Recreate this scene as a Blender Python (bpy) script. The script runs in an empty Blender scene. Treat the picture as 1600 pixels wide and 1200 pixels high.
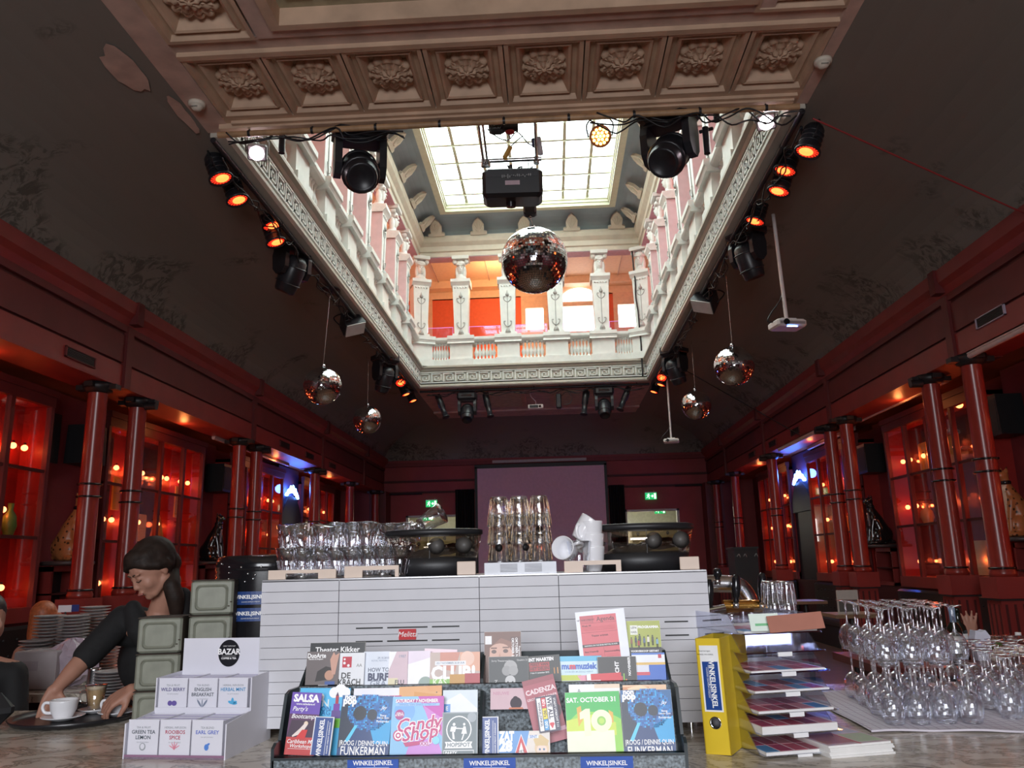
import bpy, math, random
from mathutils import Vector, Matrix, Euler
random.seed(7)
S = bpy.context.scene
COL = S.collection
PI = math.pi
def R(d): return math.radians(d)

# ---------------------------------------------------------------- camera
FPX = 1245.0
PITCH, ROLL, YAW = R(12.65), R(1.42), R(2.6)
CZ = 1.65
FW = Vector((-math.sin(YAW)*math.cos(PITCH), math.cos(YAW)*math.cos(PITCH), math.sin(PITCH)))
_rt = Vector((math.cos(YAW), math.sin(YAW), 0)); _up = _rt.cross(FW)
RT = _rt*math.cos(ROLL) - _up*math.sin(ROLL)
UP = _up*math.cos(ROLL) + _rt*math.sin(ROLL)
cam_data = bpy.data.cameras.new('camera')
cam_data.sensor_width = 36; cam_data.lens = 36*FPX/1600; cam_data.clip_start = .05; cam_data.clip_end = 200
cam = bpy.data.objects.new('camera', cam_data); COL.objects.link(cam)
m = Matrix((( RT.x, UP.x, -FW.x, 0), (RT.y, UP.y, -FW.y, 0), (RT.z, UP.z, -FW.z, CZ), (0, 0, 0, 1)))
cam.matrix_world = m
S.camera = cam
def at(x, y, X=None, Y=None, Z=None):
    """a measured point of the place: the pixel's sight line met with a plane"""
    d = FW + RT*((x-800)/FPX) - UP*((y-600)/FPX)
    t = X/d.x if X is not None else (Y/d.y if Y is not None else (Z-CZ)/d.z)
    return Vector((0, 0, CZ)) + d*t

# ---------------------------------------------------------------- world, exposure, big lights
w = bpy.data.worlds.new('world'); S.world = w; w.use_nodes = True
w.node_tree.nodes['Background'].inputs[0].default_value = (.75, .8, .9, 1)
w.node_tree.nodes['Background'].inputs[1].default_value = .12
S.view_settings.view_transform = 'Standard'; S.view_settings.look = 'None'
S.view_settings.gamma = 1; S.view_settings.use_curve_mapping = False
S.view_settings.exposure = 0.0
S.cycles.transparent_max_bounces = 48; S.cycles.max_bounces = 14
def lamp(kind, loc, power, col, size=.1, rot=None, name='lamp', sy=None, spot=None):
    l = bpy.data.lights.new(name, kind); l.energy = power; l.color = col
    if kind == 'AREA':
        l.size = size
        if sy: l.shape = 'RECTANGLE'; l.size_y = sy
    else: l.shadow_soft_size = size
    if spot: l.spot_size = R(spot); l.spot_blend = .6
    o = bpy.data.objects.new(name, l); COL.objects.link(o); o.location = loc
    if rot: o.rotation_euler = rot
    return o
# daylight of the tall entrance windows behind the photographer
lamp('AREA', (-.3, -3.2, 2.9), 300, (.93, .95, 1), 3.0, (R(84), 0, 0), 'entrance_daylight', 2.2)

# ---------------------------------------------------------------- materials
MATS = {}
def mat(name, col=(.5,.5,.5), rough=.5, metal=0, emit=None, es=1, var=.08, nscale=12, coat=0, spec=.5, bump=0, trans=0):
    if name in MATS: return MATS[name]
    M = bpy.data.materials.new(name); M.use_nodes = True; MATS[name] = M
    nt = M.node_tree; b = nt.nodes['Principled BSDF']
    b.inputs['Roughness'].default_value = rough; b.inputs['Metallic'].default_value = metal
    b.inputs['Specular IOR Level'].default_value = spec
    b.inputs['Coat Weight'].default_value = coat; b.inputs['Coat Roughness'].default_value = .12
    c = (col[0], col[1], col[2], 1)
    b.inputs['Base Color'].default_value = c
    if var or bump:
        tc = nt.nodes.new('ShaderNodeTexCoord'); n = nt.nodes.new('ShaderNodeTexNoise')
        n.inputs['Scale'].default_value = nscale; n.inputs['Detail'].default_value = 4
        nt.links.new(tc.outputs['Object'], n.inputs['Vector'])
        if var:
            r = nt.nodes.new('ShaderNodeValToRGB')
            r.color_ramp.elements[0].position = .3; r.color_ramp.elements[1].position = .7
            r.color_ramp.elements[0].color = tuple(max(0, k*(1-var)) for k in col)+(1,)
            r.color_ramp.elements[1].color = tuple(min(1, k*(1+var)) for k in col)+(1,)
            nt.links.new(n.outputs['Fac'], r.inputs['Fac']); nt.links.new(r.outputs['Color'], b.inputs['Base Color'])
        if bump:
            bp = nt.nodes.new('ShaderNodeBump'); bp.inputs['Strength'].default_value = bump; bp.inputs['Distance'].default_value = .01
            nt.links.new(n.outputs['Fac'], bp.inputs['Height']); nt.links.new(bp.outputs['Normal'], b.inputs['Normal'])
    if emit:
        b.inputs['Emission Color'].default_value = (emit[0], emit[1], emit[2], 1)
        b.inputs['Emission Strength'].default_value = es
    if trans: b.inputs['Transmission Weight'].default_value = trans
    return M
def glassy(name, tint=(1,1,1), edge=(.9,.93,1), base=.06, power=.55, rough=.03):
    """thin clear glass or acrylic: see-through face on, mirror-like towards the rim"""
    if name in MATS: return MATS[name]
    M = bpy.data.materials.new(name); M.use_nodes = True; MATS[name] = M
    nt = M.node_tree; nt.nodes.remove(nt.nodes['Principled BSDF']); out = nt.nodes['Material Output']
    tr = nt.nodes.new('ShaderNodeBsdfTransparent'); tr.inputs[0].default_value = tint+(1,)
    gl = nt.nodes.new('ShaderNodeBsdfGlossy'); gl.inputs['Color'].default_value = edge+(1,); gl.inputs['Roughness'].default_value = rough
    lw = nt.nodes.new('ShaderNodeLayerWeight'); lw.inputs['Blend'].default_value = power
    no = nt.nodes.new('ShaderNodeTexNoise'); no.inputs['Scale'].default_value = 40
    mr = nt.nodes.new('ShaderNodeMapRange'); mr.inputs['To Min'].default_value = base; mr.inputs['To Max'].default_value = .8
    ad = nt.nodes.new('ShaderNodeMath'); ad.operation = 'MULTIPLY_ADD'; ad.inputs[1].default_value = .05; 
    nt.links.new(no.outputs['Fac'], ad.inputs[0]); nt.links.new(mr.outputs[0], ad.inputs[2])
    nt.links.new(lw.outputs['Facing'], mr.inputs['Value'])
    mx = nt.nodes.new('ShaderNodeMixShader'); nt.links.new(ad.outputs[0], mx.inputs[0])
    nt.links.new(tr.outputs[0], mx.inputs[1]); nt.links.new(gl.outputs[0], mx.inputs[2])
    nt.links.new(mx.outputs[0], out.inputs['Surface'])
    return M
def node_mat(name, build):
    if name in MATS: return MATS[name]
    M = bpy.data.materials.new(name); M.use_nodes = True; MATS[name] = M
    build(M.node_tree, M.node_tree.nodes['Principled BSDF']); return M

# ---------------------------------------------------------------- mesh builder
class MB:
    def __init__(s): s.v=[]; s.f=[]; s.mi=[]; s.sm=[]; s.mats=[]; s.T=None
    def _m(s, m):
        if m not in s.mats: s.mats.append(m)
        return s.mats.index(m)
    def add(s, vs, fs, m, smooth=False, M=None):
        o = len(s.v); i = s._m(m)
        for p in vs:
            p = Vector(p)
            if M is not None: p = M @ p
            if s.T is not None: p = s.T @ p
            s.v.append(p)
        for f in fs: s.f.append([k+o for k in f]); s.mi.append(i); s.sm.append(smooth)
        return s
    def box(s, x0, x1, y0, y1, z0, z1, m, M=None):
        vs = [(x0,y0,z0),(x1,y0,z0),(x1,y1,z0),(x0,y1,z0),(x0,y0,z1),(x1,y0,z1),(x1,y1,z1),(x0,y1,z1)]
        return s.add(vs, [(0,3,2,1),(4,5,6,7),(0,1,5,4),(1,2,6,5),(2,3,7,6),(3,0,4,7)], m, False, M)
    def cbox(s, c, d, m, M=None, b=0):
        x,y,z = c; a,e,h = d[0]/2,d[1]/2,d[2]/2
        if not b: return s.box(x-a,x+a,y-e,y+e,z-h,z+h,m,M)
        # box with chamfered vertical edges and top rim
        pts = [(x-a+b,y-e),(x+a-b,y-e),(x+a,y-e+b),(x+a,y+e-b),(x+a-b,y+e),(x-a+b,y+e),(x-a,y+e-b),(x-a,y-e+b)]
        q = [(x+(u-x)*(1-b/a), y+(v-y)*(1-b/e)) for u,v in pts]
        vs = [(u,v,z-h) for u,v in q]+[(u,v,z-h+b) for u,v in pts]+[(u,v,z+h-b) for u,v in pts]+[(u,v,z+h) for u,v in q]
        fs = [tuple(range(7,-1,-1)), tuple(range(24,32))]
        for r in range(3):
            for k in range(8): fs.append((r*8+k, r*8+(k+1)%8, (r+1)*8+(k+1)%8, (r+1)*8+k))
        return s.add(vs, fs, m, False, M)
    def lathe(s, prof, m, n=20, M=None, smooth=True, lobes=0, amp=0):
        vs=[]; fs=[]
        for r,z in prof:
            for k in range(n):
                a = 2*PI*k/n; rr = r*(1+(amp*math.cos(lobes*a) if lobes else 0))
                vs.append((rr*math.cos(a), rr*math.sin(a), z))
        for i in range(len(prof)-1):
            for k in range(n):
                fs.append((i*n+k, i*n+(k+1)%n, (i+1)*n+(k+1)%n, (i+1)*n+k))
        if prof[0][0] > 1e-4: fs.append(tuple(range(n-1,-1,-1))) if s_cap(prof,0) else None
        if prof[-1][0] > 1e-4 and s_cap(prof,1): fs.append(tuple(range((len(prof)-1)*n, len(prof)*n)))
        return s.add(vs, [f for f in fs if f], m, smooth, M)
    def tube(s, p0, p1, r0, m, r1=None, n=12, caps=True, smooth=True):
        p0=Vector(p0); p1=Vector(p1); r1 = r0 if r1 is None else r1
        d = p1-p0; L = d.length
        if L < 1e-6: return s
        q = d.to_track_quat('Z','Y').to_matrix().to_4x4(); M = Matrix.Translation(p0) @ q
        vs = [(r0*math.cos(2*PI*k/n), r0*math.sin(2*PI*k/n), 0) for k in range(n)]+[(r1*math.cos(2*PI*k/n), r1*math.sin(2*PI*k/n), L) for k in range(n)]
        s.add(vs, [(k,(k+1)%n,n+(k+1)%n,n+k) for k in range(n)], m, smooth, M)
        if caps: s.add(vs, [tuple(range(n-1,-1,-1)), tuple(range(n,2*n))], m, False, M)
        return s
    def path(s, pts, r, m, n=8, sub=4, closed=False):
        P = [Vector(p) for p in pts]
        if sub > 1 and len(P) > 2:
            Q=[]
            for i in range(len(P)-1):
                a=P[max(i-1,0)]; b=P[i]; c=P[i+1]; d=P[min(i+2,len(P)-1)]
                for k in range(sub):
                    t=k/sub; Q.append(.5*((2*b)+(c-a)*t+(2*a-5*b+4*c-d)*t*t+(3*b-a-3*c+d)*t**3))
            Q.append(P[-1]); P=Q
        vs=[]; N=len(P); ref=Vector((0,0,1))
        for i,p in enumerate(P):
            t=(P[min(i+1,N-1)]-P[max(i-1,0)]).normalized()
            if abs(t.dot(ref))>.95: ref = Vector((1,0,0))
            u=(ref-t*ref.dot(t)).normalized(); v=t.cross(u); ref=u
            rr = r[i*len(r)//N] if isinstance(r,(list,tuple)) else r
            for k in range(n): vs.append(p+u*rr*math.cos(2*PI*k/n)+v*rr*math.sin(2*PI*k/n))
        fs=[(i*n+k,i*n+(k+1)%n,(i+1)*n+(k+1)%n,(i+1)*n+k) for i in range(N-1) for k in range(n)]
        fs += [tuple(range(n-1,-1,-1)), tuple(range((N-1)*n,N*n))]
        return s.add(vs, fs, m, True)
    def sph(s, c, r, m, M=None, nu=16, nv=10):
        r = (r,r,r) if not isinstance(r,(tuple,list)) else r
        vs=[]; fs=[]
        for j in range(nv+1):
            th=PI*j/nv
            for k in range(nu):
                a=2*PI*k/nu; vs.append((c[0]+r[0]*math.sin(th)*math.cos(a), c[1]+r[1]*math.sin(th)*math.sin(a), c[2]+r[2]*math.cos(th)))
        for j in range(nv):
            for k in range(nu): fs.append((j*nu+k,(j+1)*nu+k,(j+1)*nu+(k+1)%nu,j*nu+(k+1)%nu))
        return s.add(vs, fs, m, True, M)
    def prism(s, poly, h0, h1, m, M=None, axis='z', smooth=False):
        """polygon (2D) extruded: axis z -> (x,y); y -> (x,z); x -> (y,z)"""
        def P(u,v,h): return (u,v,h) if axis=='z' else ((u,h,v) if axis=='y' else (h,u,v))
        n=len(poly); vs=[P(u,v,h0) for u,v in poly]+[P(u,v,h1) for u,v in poly]
        fs=[tuple(range(n-1,-1,-1)), tuple(range(n,2*n))]
        s.add(vs, fs, m, False, M)
        return s.add(vs, [(k,(k+1)%n,n+(k+1)%n,n+k) for k in range(n)], m, smooth, M)
    def text(s, t, size, m, M, align='CENTER', sx=1, bold=0, shear=0, fit=None):
        cu = bpy.data.curves.new('t','FONT'); cu.body=t; cu.size=size; cu.align_x=align; cu.align_y='CENTER'
        cu.offset = bold*size; cu.shear = shear; cu.resolution_u = 2
        o = bpy.data.objects.new('t',cu); COL.objects.link(o)
        bpy.context.view_layer.update()
        me = bpy.data.meshes.new_from_object(o.evaluated_get(bpy.context.evaluated_depsgraph_get()))
        if fit and len(me.vertices):
            wd = max(v.co.x for v in me.vertices)-min(v.co.x for v in me.vertices); sx = min(sx, fit/max(wd,1e-6))
        s.add([(v.co.x*sx, v.co.y, 0) for v in me.vertices], [tuple(p.vertices) for p in me.polygons], m, False, M)
        bpy.data.objects.remove(o); bpy.data.curves.remove(cu); bpy.data.meshes.remove(me)
        return s
    def mesh(s, name):
        me = bpy.data.meshes.new(name); me.from_pydata([tuple(v) for v in s.v], [], s.f)
        for mm in s.mats: me.materials.append(mm)
        me.polygons.foreach_set('material_index', s.mi); me.polygons.foreach_set('use_smooth', s.sm)
        me.update(); return me
    def build(s, name, parent=None, loc=None, rot=None):
        o = bpy.data.objects.new(name, s.mesh(name)); COL.objects.link(o)
        if parent: o.parent = parent
        if loc is not None: o.location = loc
        if rot is not None: o.rotation_euler = rot
        return o
def s_cap(prof, end):
    # cap only solid ends (profile flagged by a radius larger than zero and closed body)
    return prof[0][0] > 1e-4 if end == 0 else prof[-1][0] > 1e-4
def tag(o, label=None, cat=None, group=None, kind=None):
    if label: o['label'] = label
    if cat: o['category'] = cat
    if group: o['group'] = group
    if kind: o['kind'] = kind
    return o
def empty(name, loc=(0,0,0), rot=(0,0,0), label=None, cat=None, group=None):
    o = bpy.data.objects.new(name, None); COL.objects.link(o); o.empty_display_size = .05
    o.location = loc; o.rotation_euler = rot
    return tag(o, label, cat, group)
def struct(mb, name, parent=None):
    o = mb.build(name, parent)
    if not parent: o['kind'] = 'structure'
    return o
def dup(root, loc=None, rot=None, label=None, group=None, scale=None):
    def cp(o, par):
        c = o.copy(); COL.objects.link(c); c.parent = par
        for ch in o.children: cp(ch, c)
        return c
    r = cp(root, None)
    if loc is not None: r.location = loc
    if rot is not None: r.rotation_euler = rot
    if scale is not None: r.scale = scale
    if label: r['label'] = label
    if group: r['group'] = group
    return r
def TR(x=0,y=0,z=0,rx=0,ry=0,rz=0,s=1):
    return Matrix.Translation((x,y,z)) @ Euler((rx,ry,rz)).to_matrix().to_4x4() @ Matrix.Scale(s,4)

RED   = mat('red lacquer', (.25,.030,.026), .42, var=.12, nscale=3)
REDD  = mat('dark red paint', (.13,.018,.018), .5, var=.12, nscale=3)
REDW  = mat('deep red wall', (.20,.026,.032), .6, var=.12, nscale=2)
REDG  = mat('groove dark red', (.07,.01,.01), .6)
ORNG  = mat('soffit red with orange light', (.55,.12,.05), .5, var=.1, nscale=2)  # red paint with the orange aisle glow put into its colour
BLK   = mat('black', (.012,.012,.014), .45)
BLKG  = mat('gloss black', (.01,.01,.012), .18, coat=.3)
CREAM = mat('cream plaster', (.66,.60,.50), .6, var=.07, nscale=5, bump=.1)
WHITE = mat('white painted stucco', (.74,.755,.72), .55, var=.05, nscale=8)
PINKW = mat('white with pink gallery light', (.68,.53,.56), .6, var=.05, nscale=8)  # pink light of the gallery put into the pillar side colour
PINK  = mat('mauve pink paint', (.62,.36,.45), .6, var=.06)
SKYB  = mat('grey blue cove paint', (.34,.42,.47), .6, var=.08, nscale=2)
OLD   = mat('old warm plaster', (.56,.385,.265), .65, var=.16, nscale=4, bump=.15)
OLDB  = mat('pinkish plaster band', (.56,.40,.33), .7, var=.18, nscale=5, bump=.1)
STEEL = mat('brushed steel', (.6,.6,.62), .25, 1, var=.1, nscale=30)
CHROME= mat('chrome', (.8,.8,.82), .06, 1, var=.02)
GREYW = mat('gallery wall orange red', (.75,.13,.05), .6, var=.06)
PEACH = mat('gallery peach ceiling', (.85,.62,.42), .6, var=.05)
GLASS = glassy('clear glass')
def murb(nt, b):
    b.inputs['Roughness'].default_value = .85
    tc = nt.nodes.new('ShaderNodeTexCoord'); sx = nt.nodes.new('ShaderNodeSeparateXYZ'); nt.links.new(tc.outputs['Object'], sx.inputs[0])
    n1 = nt.nodes.new('ShaderNodeTexNoise'); n1.inputs['Scale'].default_value = 5.5; n1.inputs['Detail'].default_value = 9; n1.inputs['Roughness'].default_value=.7; n1.inputs['Distortion'].default_value = 1.6
    n2 = nt.nodes.new('ShaderNodeTexNoise'); n2.inputs['Scale'].default_value = .9; n2.inputs['Detail'].default_value = 3
    for n in (n1,n2): nt.links.new(tc.outputs['Object'], n.inputs['Vector'])
    # painted trees grow up from the cornice: threshold rises with height
    mr = nt.nodes.new('ShaderNodeMapRange'); mr.inputs['From Min'].default_value=4.8; mr.inputs['From Max'].default_value=5.55; mr.inputs['To Min'].default_value=.17; mr.inputs['To Max'].default_value=-.12
    nt.links.new(sx.outputs['Z'], mr.inputs['Value'])
    a = nt.nodes.new('ShaderNodeMath'); a.operation='ADD'; nt.links.new(n2.outputs['Fac'], a.inputs[0]); nt.links.new(mr.outputs[0], a.inputs[1])
    r2 = nt.nodes.new('ShaderNodeMapRange'); r2.inputs['From Min'].default_value=.52; r2.inputs['From Max'].default_value=.60; nt.links.new(a.outputs[0], r2.inputs['Value'])
    r1 = nt.nodes.new('ShaderNodeMapRange'); r1.inputs['From Min'].default_value=.47; r1.inputs['From Max'].default_value=.56; nt.links.new(n1.outputs['Fac'], r1.inputs['Value'])
    mu = nt.nodes.new('ShaderNodeMath'); mu.operation='MULTIPLY'; nt.links.new(r1.outputs[0], mu.inputs[0]); nt.links.new(r2.outputs[0], mu.inputs[1])
    mx = nt.nodes.new('ShaderNodeMix'); mx.data_type='RGBA'; mx.inputs[6].default_value=(.225,.205,.175,1); mx.inputs[7].default_value=(.11,.10,.08,1)
    nt.links.new(mu.outputs[0], mx.inputs[0]); nt.links.new(mx.outputs[2], b.inputs['Base Color'])
MURAL = node_mat('grey mural plaster', murb)
def marb(nt, b):
    b.inputs['Roughness'].default_value = .22
    tc = nt.nodes.new('ShaderNodeTexCoord'); mp = nt.nodes.new('ShaderNodeMapping'); mp.inputs['Rotation'].default_value=(0,0,.6); mp.inputs['Scale'].default_value=(1,2.2,1)
    nt.links.new(tc.outputs['Object'], mp.inputs[0])
    n = nt.nodes.new('ShaderNodeTexNoise'); n.inputs['Scale'].default_value=3.5; n.inputs['Detail'].default_value=8; n.inputs['Distortion'].default_value=2.2; n.inputs['Roughness'].default_value=.62
    nt.links.new(mp.outputs[0], n.inputs['Vector'])
    r = nt.nodes.new('ShaderNodeValToRGB'); e=r.color_ramp.elements
    e[0].position=.34; e[0].color=(.20,.17,.14,1); e[1].position=.68; e[1].color=(.66,.61,.54,1)
    for p,c in ((.44,(.56,.49,.40,1)),(.495,(.24,.215,.18,1)),(.53,(.62,.56,.48,1))): q=e.new(p); q.color=c
    nt.links.new(n.outputs['Fac'], r.inputs[0]); nt.links.new(r.outputs[0], b.inputs['Base Color'])
MARBLE = node_mat('veined marble', marb)
def skyb(nt, b):
    # panes of the roof light: bright cloudy daylight outside
    tc = nt.nodes.new('ShaderNodeTexCoord'); n = nt.nodes.new('ShaderNodeTexNoise'); n.inputs['Scale'].default_value=1.1; n.inputs['Detail'].default_value=4
    nt.links.new(tc.outputs['Object'], n.inputs['Vector'])
    r = nt.nodes.new('ShaderNodeValToRGB'); e=r.color_ramp.elements; e[0].position=.35; e[0].color=(.50,.62,.66,1); e[1].position=.6; e[1].color=(.86,1,.94,1)
    nt.links.new(n.outputs['Fac'], r.inputs[0]); nt.links.new(r.outputs[0], b.inputs['Emission Color'])
    b.inputs['Emission Strength'].default_value = 7.5; b.inputs['Base Color'].default_value=(.8,.8,.8,1); b.inputs['Roughness'].default_value=.3
SKYP = node_mat('daylit roof pane', skyb)
WINP = mat('daylit window pane', (.8,.8,.8), .3, emit=(.92,.95,1), es=3.5, var=0)
# ================================================================ HALL SHELL
XL, XR = -5.1, 4.7            # inner faces of the two beams
WL, WR = -5.9, 5.5            # cabinet fronts
Y0, YE = -4.0, 24.3
b = MB(); b.box(-8,8,Y0,YE+4,-.1,0, mat('dark oak floor',(.12,.06,.035),.35,var=.3,nscale=6)); struct(b,'floor')
b = MB(); b.box(-8,8,Y0-.2,Y0,0,6,REDW); struct(b,'wall_back')
for side, xb, xw in (('left',XL,WL),('right',XR,WR)):
    s = -1 if side=='left' else 1
    def X(d): return xb + s*d            # d metres outward from the beam face
    b = MB()
    b.box(min(xw+s*.55,xw+s*.75), max(xw+s*.55,xw+s*.75), Y0, YE, 0, 4.2, REDW)
    struct(b, 'wall_'+side)
    b = MB(); xs = sorted((X(.25), xw+s*.6)); b.box(xs[0],xs[1],Y0,YE,3.93,4.05,ORNG); struct(b,'ceiling_aisle_'+side)
    # beam with two fascia boards, groove and cornice
    b = MB()
    def bar(d0,d1,z0,z1,m,ya=Y0,yb=YE):
        q = sorted((X(d0),X(d1))); b.box(q[0],q[1],ya,yb,z0,z1,m)
    bar(.0,.5,3.82,4.09,RED); bar(.03,.5,4.09,4.12,REDG); bar(0,.5,4.12,4.46,REDD)
    bar(.02,.5,4.46,4.5,REDG); bar(-.02,.5,4.5,4.58,REDD)
    q=[(X(.3),4.58),(X(-.02),4.58),(X(-.05),4.66),(X(-.1),4.72),(X(-.12),4.86),(X(.3),4.86)]
    b.prism(q, Y0, YE, RED, axis='y')
    for yy in (4.75, 9.15, 13.35, 17.6, 21.6): bar(-.035,.5,3.81,4.56,REDD,yy-.07,yy+.07); bar(-.14,.2,4.6,4.88,REDD,yy-.07,yy+.07)
    struct(b, 'trim_beam_'+side)
# end wall, its reds lifted in colour to stand for light there
b = MB(); 
b.box(-7,6.6,YE+.02,YE+.12,3.12,5.1,mat('end wall red with light',(.34,.055,.06),.6,var=.1,nscale=2)); b.box(-7,-4.42,YE+.02,YE+.12,0,3.12,mat('end wall red with light',(.34,.055,.06),.6,var=.1,nscale=2)); b.box(-2.78,2.18,YE+.02,YE+.12,0,3.12,mat('end wall red with light',(.34,.055,.06),.6,var=.1,nscale=2)); b.box(3.8,6.6,YE+.02,YE+.12,0,3.12,mat('end wall red with light',(.34,.055,.06),.6,var=.1,nscale=2))
b.box(-5.2,4.8,YE-.12,YE+.02,4.6,4.72,mat('end wall dark red with light',(.22,.035,.038),.6)); b.box(-5.2,4.8,YE-.06,YE+.02,4.12,4.18,REDG); b.box(-5.2,4.8,YE-.06,YE+.02,3.78,3.84,REDG)
struct(b,'wall_end')
# rooms seen through the two end doorways
b = MB(); LOB = mat('pale lobby paint',(.62,.62,.52),.6)
b.box(-6,6,YE+3.4,YE+3.5,0,3.6,mat('olive lobby wall',(.35,.30,.17),.6)); b.box(-6,6,YE+.12,YE+3.4,3.4,3.5,LOB)
b.box(-6,6,YE+3.3,YE+3.4,2.72,3.4,LOB)
for x in (-6,-1.0,1.0,6): b.box(x-.05,x+.05,YE+.12,YE+3.4,0,3.4,LOB)
struct(b,'wall_lobby')
for i,(x0,x1) in enumerate(((-4.42,-2.78),(2.18,3.8))):
    b = MB(); fr = mat('pale door frame',(.66,.66,.58),.5)
    b.box(x0,x0+.07,YE-.03,YE+.15,0,3.12,fr); b.box(x1-.07,x1,YE-.03,YE+.15,0,3.12,fr); b.box(x0,x1,YE-.03,YE+.15,3.06,3.12,fr)
    o = struct(b,'door_%d'%(i+1))
    lamp('POINT',((x0+x1)/2,YE+1.8,3.0),22,(1,.93,.7),.15,name='lobby_lamp')
    g = MB(); g.box(x0+.15,x0+.5,YE+3.2,YE+3.3,2.2,2.72,mat('lobby cupboard',(.6,.55,.42),.5)); g.box(x0+.1,x0+.55,YE+3.18,YE+3.3,2.72,2.77,BLK)
    g.build('lobby_panel',o)
b = MB(); b.box(2.2,2.5,YE+3.1,YE+3.15,2.1,2.85,mat('lit lobby window',(.8,.8,.8),.4,emit=(1,1,1),es=4)); struct(b,'window_7')

# vault: grey mural cove, hipped at the far end
cx0,cx1 = XL-.0, XR+.0; fx0,fx1 = -3.07, 2.42; YF = 21.9; ZC, ZS = 5.65, 4.8
def cove(mb):
    N = 14; rows=[]
    for i in range(N+1):
        t = PI/2*i/N; u = 1-math.cos(t); z = ZS + (ZC-ZS)*math.sin(t)
        xl = cx0+(fx0-cx0)*u; xr = cx1+(fx1-cx1)*u; ye = YE+(YF-YE)*u
        rows.append([(xl,Y0,z),(xl,ye,z),(xr,ye,z),(xr,Y0,z)])
    vs=[p for r in rows for p in r]; fs=[]
    for i in range(N):
        for k in range(3): fs.append((i*4+k, i*4+k+1, (i+1)*4+k+1, (i+1)*4+k))
    mb.add(vs, fs, MURAL, True)
b = MB(); cove(b)
# separate the smooth groups along the hips by leaving faces shaded flat there
struct(b,'ceiling_vault')
o = bpy.data.objects['ceiling_vault']
for p in o.data.polygons: p.use_smooth = False
# bare plaster patches on the vault beside the coffer border
b = MB()
def blob(cx,cy,rx,ry,n=18,seed=1):
    rr = random.Random(seed); return [(cx+rx*math.cos(2*PI*k/n)*(1+rr.uniform(-.22,.22)), cy+ry*math.sin(2*PI*k/n)*(1+rr.uniform(-.22,.22))) for k in range(n)]
def vault_z(x, left=True):
    a,c = (cx0,fx0) if left else (cx1,fx1); u=(x-a)/(c-a); u=min(max(u,0),1); return ZS+(ZC-ZS)*math.sin(math.acos(1-u))
for (cx,cy,rx,ry,sd) in ((-3.33,5.6,.13,.30,3),(-3.17,6.3,.06,.3,8)):
    pts = blob(cx,cy,rx,ry,seed=sd); b.add([(x,y,vault_z(min(x,fx0-.01))-.015) for x,y in pts],[tuple(range(len(pts)))],OLDB)
struct(b,'trim_plaster_patch')

# flat coffered ceiling with the atrium opening
AX0,AX1,AY0,AY1 = -2.93,2.28,6.62,17.72
CE = empty('ceiling'); CE['kind']='structure'
b = MB()
ZT = 5.83
b.box(fx0,fx1,Y0,AY0,ZT,ZT+.1,OLD)                              # backs of the recesses
b.box(fx0-.02,-2.86,Y0,AY0+.0,5.645,ZT,OLDB); b.box(2.34,fx1+.02,Y0,AY0,5.645,ZT,OLDB)
b.box(-2.86,2.34,6.40,AY0,5.65,ZT,OLD); b.box(-2.8,2.3,6.44,6.5,5.62,5.65,OLD)
b.box(-2.86,2.34,5.34,5.52,5.68,ZT,OLDB); b.box(-2.86,2.34,5.48,5.54,5.64,5.7,OLD)
b.box(-2.15,1.8,5.22,5.34,5.66,ZT,OLDB); 
b.box(-2.15,-1.98,Y0,5.22,5.66,ZT,OLDB); b.box(1.63,1.8,Y0,5.22,5.66,ZT,OLDB)
b.box(-2.0,1.65,5.16,5.22,5.63,ZT,OLD); b.box(-2.0,-1.92,Y0,5.16,5.63,ZT-.01,OLD); b.box(1.57,1.65,Y0,5.16,5.63,ZT-.01,OLD)
b.build('ceiling_field', CE)
b = MB(); PG = mat('greenish panel plaster',(.36,.31,.20),.6,var=.12)
b.box(-1.92,1.57,Y0,5.16,5.78,5.83,PG)
for k in range(12):
    x=-1.84+.285*k; b.box(x,x+.2,4.82,5.05,5.76,5.78,OLD); b.box(x+.03,x+.17,4.86,5.01,5.75,5.77,PG)
b.box(-1.92,1.57,4.70,4.76,5.74,5.78,PG)
b.build('center_panel', CE)
def coffer(w,d):
    m = MB(); t=.035
    def ring(w0,d0,w1,d1,z0,z1):
        vs=[(-w0,-d0,z0),(w0,-d0,z0),(w0,d0,z0),(-w0,d0,z0),(-w1,-d1,z1),(w1,-d1,z1),(w1,d1,z1),(-w1,d1,z1)]
        m.add(vs,[(k,4+k,4+(k+1)%4,(k+1)%4) for k in range(4)],OLD)
    a,c=w/2,d/2
    ring(a,c,a-.035,c-.035,0,0); ring(a-.035,c-.035,a-.05,c-.05,0,.05); ring(a-.05,c-.05,a-.085,c-.085,.05,.05)
    ring(a-.085,c-.085,a-.10,c-.10,.05,.02); ring(a-.10,c-.10,a-.12,c-.12,.02,.03); ring(a-.12,c-.12,a-.17,c-.17,.03,.13)
    m.add([(-a+.17,-c+.17,.13),(a-.17,-c+.17,.13),(a-.17,c-.17,.13),(-a+.17,c-.17,.13)],[(0,3,2,1)],OLD)
    return m.mesh('coffer')
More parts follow.
